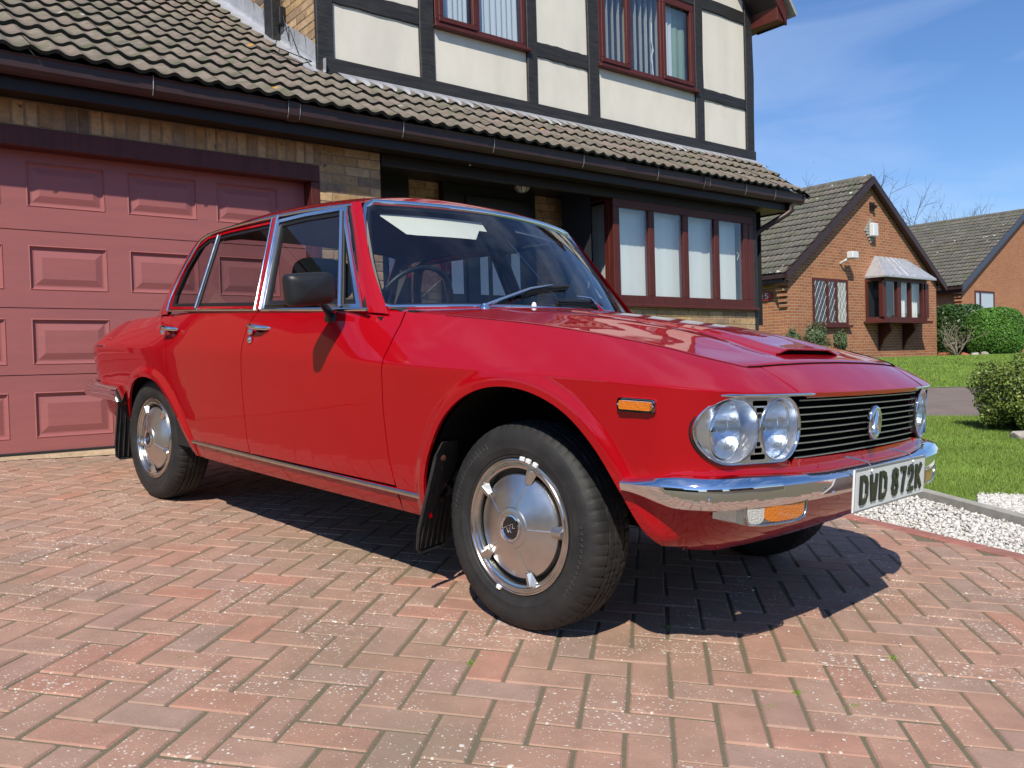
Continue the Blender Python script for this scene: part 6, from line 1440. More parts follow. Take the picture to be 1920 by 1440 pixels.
# raised sidewall lettering ring (illegible moulded script)
mb = MB()
random.seed(3)
for a0 in list(np.arange(-38, 12, 3.6)) + list(np.arange(120, 175, 3.6)):
    R_ = Matrix.Rotation(-math.radians(a0), 4, 'Y'); h_ = random.uniform(.008, .012)
    mb.tube([R_ @ Vector(p) for p in [(.246 - h_, -.0853, -.003), (.246, -.0853, -.001), (.246 + h_ * .8, -.0845, .001)]], .0013, 4); mb.tube([R_ @ Vector(p) for p in [(.246 + h_ * .4, -.0853, -.001), (.244, -.0853, .005), (.246 - h_ * .6, -.0853, .006)]], .0013, 4)
ME_L = mb.mesh('sidewall_script')
for (wx, s_) in ((0, -1), (-2.5, -1), (0, 1), (-2.5, 1)):
    w = bpy.data.objects.new('wheel', None); COL.objects.link(w); w.parent = car
    w.matrix_local = Matrix.Translation((wx, s_ * .663, .302)) @ (Matrix.Identity(4) if s_ < 0 else Matrix.Rotation(math.pi, 4, 'Z')) @ Matrix.Rotation(math.radians(0 if wx == 0 else 23), 4, 'Y') @ Matrix.Scale(1.025, 4)
    for k in range(5):
        fo = link('wheel_finger', ME_F, 'steel', w); fo.rotation_euler = (0, -math.radians(3 + 72 * k), 0)
    parts_ = [('tyre', ME_T, 'rubber'), ('sidewall_script', ME_L, 'rubber'), ('wheel_trim_ring', ME_R, 'chrome_dull'), ('wheel_disc', ME_B, 'grille_black'), ('hub_cap', ME_H, 'steel'), ('cap_centre', ME_C0, 'chrome'), ('emblem_disc', ME_CB, 'plate_black'), ('emblem_mark', ME_E, 'chrome'), ('cap_ridges', ME_D, 'steel')]
    if wx == 0: parts_.append(('balance_weight', ME_W, 'plate_white'))
    for nm, me, mt in parts_: link(nm, me, mt, w, kind='stuff' if nm == 'sidewall_script' else None)
# brake drums, axle beam, exhaust: dark things glimpsed below
mb = MB(); mb.tube([(0, -.6, .27), (0, .6, .27)], .03, 10); mb.tube([(-2.5, -.6, .29), (-2.5, .6, .29)], .04, 10); mb.lathe([(.0, -.14), (.14, -.14), (.14, .14), (0, .14)], 20, Matrix.Translation((-2.5, 0, .29)), 'y'); mb.tube([(-.6, .25, .22), (-3.3, .35, .24)], .025, 8); add('running_gear', mb, 'underside', car)
# mud flaps
for (x0, x1, y0, y1, z0, z1, fr_) in ((-.383, -.440, .806, .610, .150, .520, 1), (-2.865, -2.90, .790, .600, .150, .500, 0)):
    for s_ in (-1, 1):
        out_ = [(0.10, 1.0), (0.0, .88), (0.0, .22), (.05, .05), (.16, 0), (.80, 0), (.95, .06), (1.0, .2), (.80, .75), (.55, 1.0)]
        nx = np.array([-(y1 - y0), 0]) 
        def Pt(t_, h_, o=0.0): return (x0 + (x1 - x0) * t_ + o + (.105 if fr_ else .05) * h_**1.3, s_ * (y0 + (y1 - y0) * t_), z0 + (z1 - z0) * h_)
        mb = MB(); n_ = len(out_); vs = [Pt(t_, h_, .004) for t_, h_ in out_] + [Pt(t_, h_, -.004) for t_, h_ in out_]; mb.add(vs, [tuple(range(n_)), tuple(range(n_, 2 * n_))[::-1]] + [(k, (k + 1) % n_, n_ + (k + 1) % n_, n_ + k) for k in range(n_)])
        fl_ = add('mud_flap', mb, 'flap', car)
        for i in range(6):
            t_ = .10 + .145 * i; mb = MB(); mb.tube([Pt(t_ + .03 * (i > 2), .05, .006), Pt(t_, .3, .007), Pt(t_, .62 if i > 1 else .8, .006)], [.0045, .005, .002], 6); add('flap_rib', mb, 'flap', fl_)
        mb = MB(); mb.tube([Pt(0.0, .88, .005), Pt(0.0, .25, .006), Pt(.04, .06, .006), Pt(.16, .015, .006), Pt(.8, .015, .006)], .0045, 6); add('flap_rim', mb, 'flap', fl_)
        for (t_, h_) in ((.42, .60), (.46, .47), (.2, .86)): mb = MB(); mb.lathe([(0, .014), (.009, .012), (.012, .004)], 10, Matrix.Translation(Pt(t_, h_)), 'x'); add('flap_bolt', mb, 'rust', fl_)
# door mirror (near side)
mr_o = bpy.data.objects.new('door_mirror', None); COL.objects.link(mr_o); mr_o.parent = car
mc = Matrix.Translation((-.800, -.935, .990)) @ Matrix.Rotation(math.radians(-14), 4, 'Z') @ Matrix.Rotation(math.radians(7), 4, 'X')
mb = MB(); P = []
for k_, (sc, dx) in enumerate([(.93, -.030), (1.0, -.024), (1.0, -.008), (.97, .006), (.90, .017), (.74, .026), (.45, .031), (.004, .033)]):
    row = []
    for t_ in np.linspace(0, 2 * math.pi, 40, endpoint=False):
        c, d = math.cos(t_), math.sin(t_); y = .086 * sc * (abs(c)**.34) * np.sign(c); z = (.055 - .004 * c) * sc * (abs(d)**.34) * np.sign(d); row.append(tuple(mc @ Vector((dx, y, z))))
    row.append(row[0]); P.append(row)
mb.grid(P); add('mirror_housing', mb, 'plastic_black', mr_o, smooth=70)
mb = MB(); pm = [tuple(mc @ Vector((-.029, .080 * (abs(math.cos(t_))**.42) * np.sign(math.cos(t_)), .050 * (abs(math.sin(t_))**.42) * np.sign(math.sin(t_))))) for t_ in np.linspace(0, 2 * math.pi, 40, endpoint=False)]; mb.add(pm, [tuple(range(40))]); add('mirror_glass', mb, 'chrome', mr_o)
mb = MB(); mb.tube([(-.900, -.783, .895), (-.893, -.795, .912), (-.875, -.830, .935), (-.855, -.870, .962)], [.024, .020, .014, .011], 12, flat=(1.0, .7)); mb.cbox((-.935, -.796, .880), (-.868, -.772, .912), .008); add('mirror_arm', mb, 'plastic_black', mr_o, smooth=50)
# wipers
def on_glass(y, z, off=.012):
    lo_, hi_ = 0.0, 1.0
    for _ in range(30):
        a = (lo_ + hi_) / 2; b = y / (.592 * (1 - a) + .722 * a); p = glass_pt(a, b)
        if p[2] > z: lo_ = a
        else: hi_ = a
    return (p[0] + off * .75, p[1], p[2] + off * .65)
for (py, pts_, bl) in ((-.395, [(-.30, .995), (-.15, 1.018), (-.02, 1.040)], [(-.17, 1.006), (-.05, 1.034), (.10, 1.050)]), (.27, [(.20, 1.00), (.10, 1.003)], [(.30, .985), (.16, .992), (-.02, .985)])):
    wp = bpy.data.objects.new('wiper', None); COL.objects.link(wp); wp.parent = car
    xb = -.50 - .42 * py * py; piv = (xb + .045, py, .952 - .03 * py * py)
    mb = MB(); mb.lathe([(0, .020), (.011, .019), (.013, .010), (.020, .004), (.021, -.006)], 16, Matrix.Translation(piv), 'z'); add('wiper_pivot', mb, 'chrome', wp, smooth=50)
    a1 = on_glass(*pts_[0], .030)
    k1 = (piv[0] - .01, piv[1] + (.02 if py < 0 else -.02), piv[2] + .018)
    arm = [piv[:2] + (piv[2] + .014,), k1] + [on_glass(*p, .026) for p in pts_[-2:]]
    mb = MB(); mb.tube(arm, [.010, .014, .010, .006], 8, flat=(.5, 1)); add('wiper_arm', mb, 'chrome', wp, smooth=50)
    mb = MB(); mb.tube([on_glass(*p, .016) for p in bl], .006, 6); mb.tube([on_glass(p[0], p[1] - .004, .007) for p in bl], .004, 6); add('wiper_blade', mb, 'plastic_black', wp, smooth=60)
mb = MB(); mb.lathe([(0, .013), (.006, .011), (.009, .003), (.010, -.004)], 14, Matrix.Translation((-.43, -.235, .966)), 'z'); add('washer_jet', mb, 'plate_white', car, smooth=50)
# ---------------------------------------------------------------- inside
mb = MB(); P = [[(-.56 - .18 * a - .03 * b * b, b * .69, .945 - .03 * b * b + .02 * math.sin(a * 3.14)) for b in np.linspace(-1, 1, 16)] for a in np.linspace(0, 1, 5)] + [[(-.78 - .03 * b * b, b * .68, .90 - h_) for b in np.linspace(-1, 1, 16)] for h_ in (.0, .12, .3)]
mb.grid(P); add('dashboard', mb, 'interior', car, smooth=60)
mb = MB(); mb.box((-2.55, -.70, .27), (-.5, .70, .30)); mb.box((-.60, -.68, .3), (-.56, .68, .93)); mb.box((-2.50, -.68, .3), (-2.40, .68, .90))
for s_ in (-1, 1): mb.box((-2.25, s_ * .735 - .01, .3), (-.66, s_ * .735 + .01, .905))
add('cabin_lining', mb, 'interior', car)
mb = MB(); P = [[(lambda p: (p[0] * .985 - .02, p[1] * .955, p[2] - .022))(roof_pt(a, b)) for b in np.linspace(-1, 1, 24)] for a in np.linspace(0.02, .98, 20)]; mb.grid(P); add('headlining', mb, 'headliner', car, smooth=180)
def seat(name, x, y, w, zt, mat):
    mb = MB(); mb.cbox((x, y - w / 2, .42), (x + .50, y + w / 2, .56), .04); M = Matrix.Translation((x + .02, y, .50)) @ Matrix.Rotation(math.radians(-14), 4, 'Y'); mb.cbox((-.12, -w / 2, 0), (.02, w / 2, zt - .50), .045, M)
    return add(name, mb, mat, car, smooth=40)
for y in (-.34, .34):
    seat('front_seat', -1.52, y, .50, .97, 'seat')
    hr = MB(); P = []
    for sc, dx in ((.6, -.05), (.93, -.035), (1, 0), (.93, .035), (.6, .05), (.02, .055)):
        P.append([(-1.64 + dx, y + .150 * sc * (abs(math.cos(t_))**.55) * np.sign(math.cos(t_)), 1.085 + .095 * sc * (abs(math.sin(t_))**.55) * np.sign(math.sin(t_))) for t_ in np.linspace(0, 2 * math.pi, 28)])
    P.insert(0, [(-1.69, y + .002 * math.cos(t_), 1.085) for t_ in np.linspace(0, 2 * math.pi, 28)]); hr.grid(P)
    if y < 0: add('headrest', hr, 'seat_black', car, smooth=70)
seat('rear_bench', -2.33, 0, 1.25, .955, 'seat')
# steering wheel (right-hand drive)
sw = bpy.data.objects.new('steering_wheel', None); COL.objects.link(sw); sw.parent = car
M = Matrix.Translation((-.985, -.345, .945)) @ Matrix.Rotation(math.radians(26), 4, 'Y')
ring = [M @ Vector((0, .185 * math.cos(t_), .185 * math.sin(t_))) for t_ in np.linspace(0, 2 * math.pi, 48, endpoint=False)]
mb = MB(); mb.tube(ring, .010, 8, closed=True); add('wheel_rim', mb, 'plastic_black', sw, smooth=60)
mb = MB(); mb.tube([M @ Vector((0, -.18, -.01)), M @ Vector((.02, 0, -.02)), M @ Vector((0, .18, -.01))], .010, 8, flat=(.5, 1)); mb.tube([M @ Vector((.02, 0, 0)), M @ Vector((.30, 0, 0))], .022, 10); add('wheel_spokes', mb, 'chrome_dull', sw, smooth=60)
mb = MB(); mb.tube([M @ Vector((0, .110 * math.cos(t_), .110 * math.sin(t_))) for t_ in np.linspace(math.pi, 2 * math.pi, 16)], .004, 6); add('horn_ring', mb, 'chrome', sw, smooth=60)
# sun visor, rear-view mirror, sticker
def vis(y, h): p = glass_pt(.055 + h, y / .60); return (p[0] - .045 - .06 * h, p[1], p[2] - .018)
mb = MB(); top_ = [vis(y, .0) for y in np.linspace(-.520, -.085, 12)] ; bot_ = [vis(y, .02 + .20 * float(sstep((y + .53) / .10)) * (1 if y < -.15 else .45)) for y in np.linspace(-.520, -.085, 12)]
mb.grid([top_, bot_]); add('sun_visor', mb, 'visor', car)
for s_ in (1,): 
    top_ = [vis(y, .0) for y in np.linspace(.10, .5, 12)]; bot_ = [vis(y, .06) for y in np.linspace(.10, .5, 12)]; mb = MB(); mb.grid([top_, bot_]); add('sun_visor', mb, 'headliner', car)
mb = MB(); mb.cbox((-.975, -.125, 1.222), (-.940, .070, 1.286), .012); mb.tube([(-.955, -.01, 1.27), (-.90, .0, 1.345)], .006, 6); add('rear_view_mirror', mb, 'plastic_black', car, smooth=50)
mb = MB(); mb.tube([(-.95, .03, 1.345), (-.62, .17, .965)], .0018, 5); add('aerial_wire', mb, 'chrome_dull', car)
# ================================================================ bungalows across the side road
def bungalow(name, label, x0, x1, y0, depth, zb, ze, zr, wallmat, ov=.30, verge='gutter', rows_cut=None, tile_lim=300):
    B = thing(name, label, 'bungalow', (x0, y0, zb), 'bungalows across the side road'); L = Vector((x0, y0, zb)); xm = (x0 + x1) / 2
    def bp_(nm, mb, mat, parent=B, **k): o = add(nm, mb, mat, **k); o.parent = parent; (setattr(o, 'location', -L) if parent is B else None); return o
    y1 = y0 + depth; mb = MB()
    mb.add([(x0, y0, zb - .5), (x1, y0, zb - .5), (x1, y0, ze), (xm, y0, zr - .05), (x0, y0, ze)], [(0, 1, 2, 3, 4)])
    mb.add([(x0, y1, zb - .5), (x0, y0, zb - .5), (x0, y0, ze), (x0, y1, ze)], [(0, 1, 2, 3)]); mb.add([(x1, y0, zb - .5), (x1, y1, zb - .5), (x1, y1, ze), (x1, y0, ze)], [(0, 1, 2, 3)]); mb.add([(x1, y1, zb - .5), (x0, y1, zb - .5), (x0, y1, ze), (xm, y1, zr - .05), (x1, y1, ze)], [(0, 1, 2, 3, 4)])
    wl_ = bp_('wall', mb, wallmat)
    rf = bpy.data.objects.new('roof', None); COL.objects.link(rf); rf.parent = B; rf.location = -L
    yo = y0 - .16; half = xm - x0; sl = (zr - ze) / half; zo = ze - ov * sl * .6
    mb = MB()
    for sg in (-1, 1):
        xe = xm + sg * (half + ov); zee = zr - (half + ov) * sl
        mb.add([(xe, yo, zee), (xm, yo, zr), (xm, y1 + .1, zr), (xe, y1 + .1, zee)], [(0, 1, 2, 3)])
    bp_('roof_deck', mb, 'tile_edge', rf)
    # tiles on the visible (-x) slope
    vs_, fs_ = tile_geo(n=8, L=.38, amp=.026, W=.30); me = bpy.data.meshes.new('tile'); me.from_pydata(vs_, [], fs_); me.materials.append(MATS['roof_tile_grey']); me.materials.append(MATS['tile_edge'])
    for p in me.polygons: p.use_smooth = p.index % 2 == 0; p.material_index = p.index % 2
    th = math.atan(sl); Lr = (half + ov) / math.cos(th); rows = int(Lr / .33) + 1; T = []
    for sg in (-1, 1):
        # local tile frame: x along -y/+y, y up the slope
        ax = Vector((0, -1, 0)) if sg < 0 else Vector((0, 1, 0)); up_ = Vector((-sg * math.cos(th), 0, math.sin(th))); nn_ = ax.cross(up_)
        R_ = Matrix((ax, up_, nn_)).transposed().to_4x4(); xe = xm + sg * (half + ov); zee = zr - (half + ov) * sl
        for i in range(rows):
            s_ = i * .33; 
            if s_ + .2 > Lr: continue
            y = yo + .15
            while y < y1:
                p = Vector((xe, y, zee)) + up_ * s_ + nn_ * .012; T.append((p, R_, sg)); y += .30
    vis = [t for t in T if inframe(t[0], 30) and (Vector(CAM_LOC) - t[0]).dot(t[1] @ Vector((0, 0, 1)) ) > 0]
    vis.sort(key=lambda t: (t[0] - Vector(CAM_LOC)).length); stf = MB()
    for k_, (p, R_, sg) in enumerate(vis):
        M = Matrix.Translation(p + Vector((0, random.gauss(0, .004), random.gauss(0, .003)))) @ R_
        if k_ < tile_lim: o = bpy.data.objects.new('tile', me); COL.objects.link(o); o.parent = rf; o.matrix_local = M
        else: stf.add([M @ Vector(v) for v in vs_], fs_, random.random())
    if stf.v: bp_('far_tiles', stf, 'roof_tile_grey', rf, kind='stuff', rnd=True)
    mb = MB()
    for sg in (-1, 1):
        a = math.atan(sl); xe = xm + sg * (half + ov); zee = zr - (half + ov) * sl; h = .20
        mb.add([(xe, yo - .03, zee - .16), (xm, yo - .03, zr - .16), (xm, yo - .03, zr + .04), (xe, yo - .03, zee + .04), (xe, yo + .10, zee - .16), (xm, yo + .10, zr - .16), (xm, yo + .10, zr + .04), (xe, yo + .10, zee + .04)], [(0, 1, 2, 3), (7, 6, 5, 4), (0, 4, 5, 1), (3, 2, 6, 7), (0, 3, 7, 4), (1, 5, 6, 2)])
    bp_('barge_board', mb, verge, rf)
    mb = MB()
    for k_ in range(int(depth / .45)):
        yy = y0 - .1 + .45 * k_; mb.tube([(xm, yy, zr + .0), (xm, yy + .44, zr + .0)], .11, 10)
    bp_('ridge_tiles', mb, 'roof_tile_grey', rf, smooth=60)
    mb = MB(); xe = xm - (half + ov); zee = zr - (half + ov) * sl; mb.box((xe - .10, yo + .02, zee - .10), (xe + .0, y1, zee + .0)); mb.box((xe + .0, yo + .05, zee - .20), (xe + .03, y1, zee - .0)); mb.box((xe + .03, yo + .1, zee - .195), (x0, y1, zee - .175)); bp_('gutter', mb, 'gutter', rf)
    # brick corbels at the front corner
    for i in range(5):
        mb = MB(); d = .24 - .045 * i; z = zee - .26 - .13 * i; mb.box((x0 - d, y0 + .0, z), (x0 - .001, y0 + .22, z + .065)); bp_('corbel', mb, wallmat)
    return B, bp_
bA, bpA = bungalow('bungalow', 'red brick bungalow with a lead-topped bay window in its gable, beside the main house', 17.25, 24.95, 6.0, 16.0, .34, 2.72, 5.30, 'brick_red')
def small_window(bp_, B, x0, x1, y, z0, z1, mull, lattice, curt=True, mat='frame_red', glassy='glass_house', par=None):
    w = bpy.data.objects.new('window', None); COL.objects.link(w); w.parent = B; w.location = -Vector(B.location)
    f = .07; mb = MB(); yy = y - .03; mb.box((x0, yy, z0), (x1, y + .06, z0 + f)); mb.box((x0, yy, z1 - f), (x1, y + .06, z1)); mb.box((x0, yy + .001, z0 + f), (x0 + f, y + .06, z1 - f)); mb.box((x1 - f, yy + .001, z0 + f), (x1, y + .06, z1 - f))
    for m_ in mull: mb.box((m_ - .05, yy - .004, z0 + f), (m_ + .05, y + .06, z1 - f))
    bp_('frame', mb, mat, w)
    mb = MB(); mb.add([(x0 + f, y - .004, z0 + f), (x1 - f, y - .004, z0 + f), (x1 - f, y - .004, z1 - f), (x0 + f, y - .004, z1 - f)], [(0, 1, 2, 3)]); bp_('backing', mb, 'dark_room', w)
    ed_ = [x0 + f] + [q for m_ in mull for q in (m_ - .05, m_ + .05)] + [x1 - f]
    for i in range(0, len(ed_), 2):
        mb = MB(); mb.add([(ed_[i], y - .018, z0 + f), (ed_[i + 1], y - .018, z0 + f), (ed_[i + 1], y - .018, z1 - f), (ed_[i], y - .018, z1 - f)], [(0, 1, 2, 3)]); bp_('pane', mb, glassy, w)
    if lattice:
        mb = MB(); st = .17
        for i in range(0, len(ed_), 2):
            a, b = ed_[i], ed_[i + 1]; H_ = z1 - z0 - 2 * f
            for sg in (1, -1):
                k_ = -H_
                while k_ < (b - a) + H_:
                    # segment from (a+k, z0) with slope 1.7
                    pts_ = []
                    for q in np.linspace(0, 1, 40):
                        zz = z0 + f + H_ * q; xx = a + k_ + sg * (H_ * q) / 1.7 + (0 if sg > 0 else H_ / 1.7)
                        if a <= xx <= b: pts_.append((xx, y - .021, zz))
                    if len(pts_) > 1: mb.tube([pts_[0], pts_[-1]], .005, 4, cap=False)
                    k_ += st
        bp_('lead_lattice', mb, 'lead', w)
    mb = MB(); mb.box((x0 - .06, y - .12, z0 - .06), (x1 + .06, y, z0 - .001)); bp_('sill', mb, mat, w)
    return w
wA = small_window(bpA, bA, 18.30, 19.95, 6.0, 1.30, 2.50, [18.96, 19.38], True)
mb = MB(); mb.grid([[(19.45 + .04 * i, 5.988 + .010 * math.sin(i * 1.9), z) for i in range(12)] for z in (1.38, 2.42)]); bpA('curtain', mb, 'lamp_glass', wA, smooth=180)
mb = MB(); [mb.box((18.33 + .0755 * i, 5.990, 2.50), (18.33 + .0755 * i + .066, 6.02, 2.71)) for i in range(22)]; bpA('brick_arch', mb, 'brick_orange', bA)
# projecting bay with a lead roof and brackets
by = bpy.data.objects.new('bay_window', None); COL.objects.link(by); by.parent = bA; by.location = -Vector(bA.location)
X0, X1, PY = 21.05, 23.50, 5.62; Zb, Zt = 1.42, 2.58
mb = MB(); post_ = [(X0, PY), (X0 + .70, PY - .0), (X1 - .0, PY), (X1, PY + .0)]
def fbar(a, b, z0, z1, t_=.09): 
    a = np.array(a); b = np.array(b); d = (b - a) / np.linalg.norm(b - a); n_ = np.array([d[1], -d[0]]) * t_ / 2
    mb.add([(a[0] + n_[0], a[1] + n_[1], z0), (b[0] + n_[0], b[1] + n_[1], z0), (b[0] - n_[0], b[1] - n_[1], z0), (a[0] - n_[0], a[1] - n_[1], z0), (a[0] + n_[0], a[1] + n_[1], z1), (b[0] + n_[0], b[1] + n_[1], z1), (b[0] - n_[0], b[1] - n_[1], z1), (a[0] - n_[0], a[1] - n_[1], z1)], [(0, 3, 2, 1), (4, 5, 6, 7), (0, 1, 5, 4), (1, 2, 6, 5), (2, 3, 7, 6), (3, 0, 4, 7)])
cor = [(X0 - .15, 6.0), (X0 + .02, PY), (X1 - .02, PY), (X1 + .15, 6.0)]
for a, b in zip(cor[:-1], cor[1:]): fbar(a, b, Zb, Zb + .10); fbar(a, b, Zt - .09, Zt)
for x, y in cor + [(21.88, PY), (22.54, PY), (23.25, PY)]: w_ = .10 if (x, y) in cor[1:3] + [(21.88, PY)] else .035; mb.box((x - w_, y - .05, Zb + .10), (x + w_, y + .05, Zt - .09))
bpA('frame', mb, 'frame_red', by)
for a, b in zip(cor[:-1], cor[1:]): mb = MB(); mb.add([(a[0], a[1], Zb + .1), (b[0], b[1], Zb + .1), (b[0], b[1], Zt - .09), (a[0], a[1], Zt - .09)], [(0, 1, 2, 3)]); bpA('pane', mb, 'glass_house', by)
mb = MB(); mb.add([(X0 - .1, 5.985, Zb), (X1 + .1, 5.985, Zb), (X1 + .1, 5.985, Zt), (X0 - .1, 5.985, Zt)], [(0, 1, 2, 3)]); mb.add([(X0, PY + .05, Zb + .02), (X1, PY + .05, Zb + .02), (X1, 5.98, Zb + .02), (X0, 5.98, Zb + .02)], [(0, 1, 2, 3)]); bpA('backing', mb, 'dark_room', by)
mb = MB(); mb.grid([[(22.0 + .035 * i, 5.80 + .02 * math.sin(i * 1.8) + .1 * (z > 2) * 0, z) for i in range(22)] for z in (Zb + .12, Zt - .1)]); mb.grid([[(23.0 + .04 * i, 5.82 + .02 * math.sin(i * 1.8), z) for i in range(14)] for z in (Zb + .12, Zt - .1)]); bpA('curtain', mb, 'blind_white', by, smooth=180)
mb = MB(); mb.add([(X0 - .20, PY - .22, Zt), (X1 + .20, PY - .22, Zt), (X1 + .20, 6.0, Zt), (X0 - .20, 6.0, Zt), (X0 + .35, 5.93, Zt + .62), (X1 - .45, 5.93, Zt + .62), (X0 + .35, 6.0, Zt + .64), (X1 - .45, 6.0, Zt + .64), (X0 - .20, PY - .22, Zt + .05), (X1 + .20, PY - .22, Zt + .05), (X1 + .20, 6.0, Zt + .05), (X0 - .20, 6.0, Zt + .05)], [(0, 1, 9, 8), (8, 9, 5, 4), (0, 8, 11, 3), (8, 4, 6, 11), (1, 2, 10, 9), (9, 10, 7, 5), (4, 5, 7, 6), (0, 3, 2, 1)]); ro = bpA('lead_roof', mb, 'lead', by)
mb = MB()
for i in range(1, 7):
    t_ = i / 7; a = Vector((X0 - .20 + (X1 - X0 + .40) * t_, PY - .225, Zt + .055)); b = Vector((X0 + .35 + (X1 - X0 - .8) * t_, 5.925, Zt + .625)); mb.tube([a, b], .018, 5)
bpA('lead_rolls', mb, 'lead', by)
mb = MB(); mb.add([(X0 - .3, 6.0, Zb - .06), (X0 - .12, PY - .14, Zb - .06), (X1 + .12, PY - .14, Zb - .06), (X1 + .3, 6.0, Zb - .06), (X0 - .3, 6.0, Zb), (X0 - .12, PY - .14, Zb), (X1 + .12, PY - .14, Zb), (X1 + .3, 6.0, Zb)], [(0, 3, 2, 1), (4, 5, 6, 7), (0, 1, 5, 4), (1, 2, 6, 5), (2, 3, 7, 6)]); bpA('sill', mb, 'frame_red', by)
for x in (X0 + .50, X1 - .62):
    mb = MB(); mb.prism([(5.99, Zb - .07), (PY + .05, Zb - .07), (PY + .05, Zb - .14), (5.62, Zb - .26), (5.86, Zb - .52), (5.99, Zb - .80)], x - .04, x + .04, 'x'); bpA('bracket', mb, 'frame_red', by)
# gable fittings
mb = MB(); 
for i in range(9):
    w_ = .30 * (1 - abs(i - 4) / 4.4); z = 3.56 + .075 * i; mb.box((21.17 - w_, 5.965, z), (21.17 + w_, 6.0, z + .063))
bpA('brick_diamond', mb, 'corbel_grey' if 'corbel_grey' in MATS else 'concrete', bA)
mb = MB(); mb.cbox((21.05, 5.82, 3.72), (21.30, 5.962, 4.08), .02); bpA('alarm_box', mb, 'upvc_white', bA)
mb = MB(); mb.box((21.16, 5.95, 4.44), (21.36, 6.0, 4.66)); mb.box((21.22, 5.86, 4.50), (21.32, 5.95, 4.58)); bpA('gable_vent', mb, 'fascia', bA)
mb = MB(); mb.cbox((19.60, 5.62, 3.02), (19.90, 5.80, 3.20), .02, None); mb.tube([(19.62, 5.99, 2.92), (19.62, 5.86, 2.98), (19.70, 5.74, 3.06)], .03, 8); bpA('security_light', mb, 'upvc_white', bA)
# oval house-number plaque on the side wall (x = 17.25), reading 15
pq = bpy.data.objects.new('number_plaque', None); COL.objects.link(pq); pq.parent = bA; pq.location = -Vector(bA.location)
cy, cz = 6.62, 2.04
mb = MB(); ov_ = [(cy + .20 * math.cos(t_), cz + .115 * math.sin(t_)) for t_ in np.linspace(0, 2 * math.pi, 32, endpoint=False)]; mb.prism(ov_, 17.20, 17.248, 'x'); bpA('plaque', mb, 'plaque_red', pq)
mb = MB(); ov_ = [(cy + .165 * math.cos(t_), cz + .085 * math.sin(t_)) for t_ in np.linspace(0, 2 * math.pi, 32, endpoint=False)]; mb.prism(ov_, 17.190, 17.199, 'x'); bpA('plaque_face', mb, 'plaque_red', pq)
mb = MB()
def flat(pts_, w_=.02):
    for a, b in zip(pts_[:-1], pts_[1:]): mb.tube([(17.186, a[0], a[1]), (17.186, b[0], b[1])], w_ / 2, 6)
flat([(cy + .075, cz - .06), (cy + .075, cz + .06), (cy + .10, cz + .035)]); flat([(cy - .085, cz + .06), (cy - .01, cz + .06), (cy - .005, cz + .01), (cy - .05, cz + .02), (cy - .09, cz - .015), (cy - .07, cz - .055), (cy - .01, cz - .05)])
bpA('digits_15', mb, 'blind_white', pq)
# second bungalow, further right
bB, bpB = bungalow('bungalow', 'orange-brick bungalow with a blue-edged grey roof, behind the round bush at far right', 31.3, 42.5, 8.0, 16.0, .62, 3.06, 6.15, 'brick_orange', verge='verge_blue')
wB = small_window(bpB, bB, 32.3, 34.0, 8.0, 1.45, 2.80, [32.75], False, mat='frame_red')
mb = MB(); mb.add([(32.40, 7.993, 1.52), (33.92, 7.993, 1.52), (33.92, 7.993, 2.73), (32.40, 7.993, 2.73)], [(0, 1, 2, 3)]); bpB('blind', mb, 'curtain_white', wB)

# ================================================================ planting
def leaves(name, fn, n, size, mat, parent=None, jitter=1.0):
    P, Nn, S_ = fn(n); n = len(P); a = rng.normal(size=(n, 3)) * .75 * jitter + Nn; a /= np.linalg.norm(a, axis=1)[:, None]; b = rng.normal(size=(n, 3)); b -= a * (a * b).sum(1)[:, None]; b /= np.linalg.norm(b, axis=1)[:, None]; c = np.cross(a, b)
    s = size * rng.uniform(.6, 1.35, (n, 1)) * S_[:, None]; V = np.stack([P - b * s, P + c * s * .5 + a * s * .08, P + b * s, P - c * s * .5 + a * s * .08], 1).reshape(-1, 3)
    me = np_mesh(name, V, np.arange(4 * n).reshape(-1, 4), rng.random(n)); return link(name, me, mat, parent)
def lump(P, k, amp, seed):
    r = np.random.default_rng(seed); s = 0
    for _ in range(k):
        d = r.normal(size=3); f = r.uniform(2, 7); s = s + np.sin(P @ d * f + r.uniform(0, 6))
    return 1 + amp * s / math.sqrt(k)
def blob(c, rad, seed, amp=.10, box=2.0, floor_=None, inner=.72):
    def f(n):
        d = rng.normal(size=(n, 3)); d /= np.linalg.norm(d, axis=1)[:, None]; e_ = (np.abs(d)**box).sum(1)**(-1 / box); r = e_ * lump(d, 9, amp, seed) * (1 - (1 - inner) * rng.random(n)**1.6)
        P = c + d * r[:, None] * rad
        if floor_ is not None: k = P[:, 2] > floor_; P, d = P[k], d[k]
        return P, d, np.ones(len(P))
    return f
def woody(name, c, h, n, spread, mat, parent=None, r0=.02, kids=2, seed=1, up=.5):
    random.seed(seed); mb = MB()
    def br(p, d, L_, r, lev):
        q = p; pts_ = [p]
        for _ in range(3): d = (d + Vector((random.gauss(0, .16), random.gauss(0, .16), random.gauss(.03, .1)))).normalized(); q = q + d * L_ / 3; pts_.append(q)
        mb.tube(pts_, [r, r * .85, r * .7, r * .5], 5, cap=False)
        if lev > 0:
            for k in range(kids + (lev > 1)): br(pts_[random.choice((1, 2, 3))], (d + Vector((random.gauss(0, .6), random.gauss(0, .6), random.gauss(.15, .35)))).normalized(), L_ * random.uniform(.5, .75), r * .5, lev - 1)
    for i in range(n):
        a = random.uniform(0, 6.28); br(Vector(c), Vector((math.cos(a) * spread, math.sin(a) * spread, 1)).normalized(), h * random.uniform(.45, .7), r0, 3)
    return add(name, mb, mat, parent)
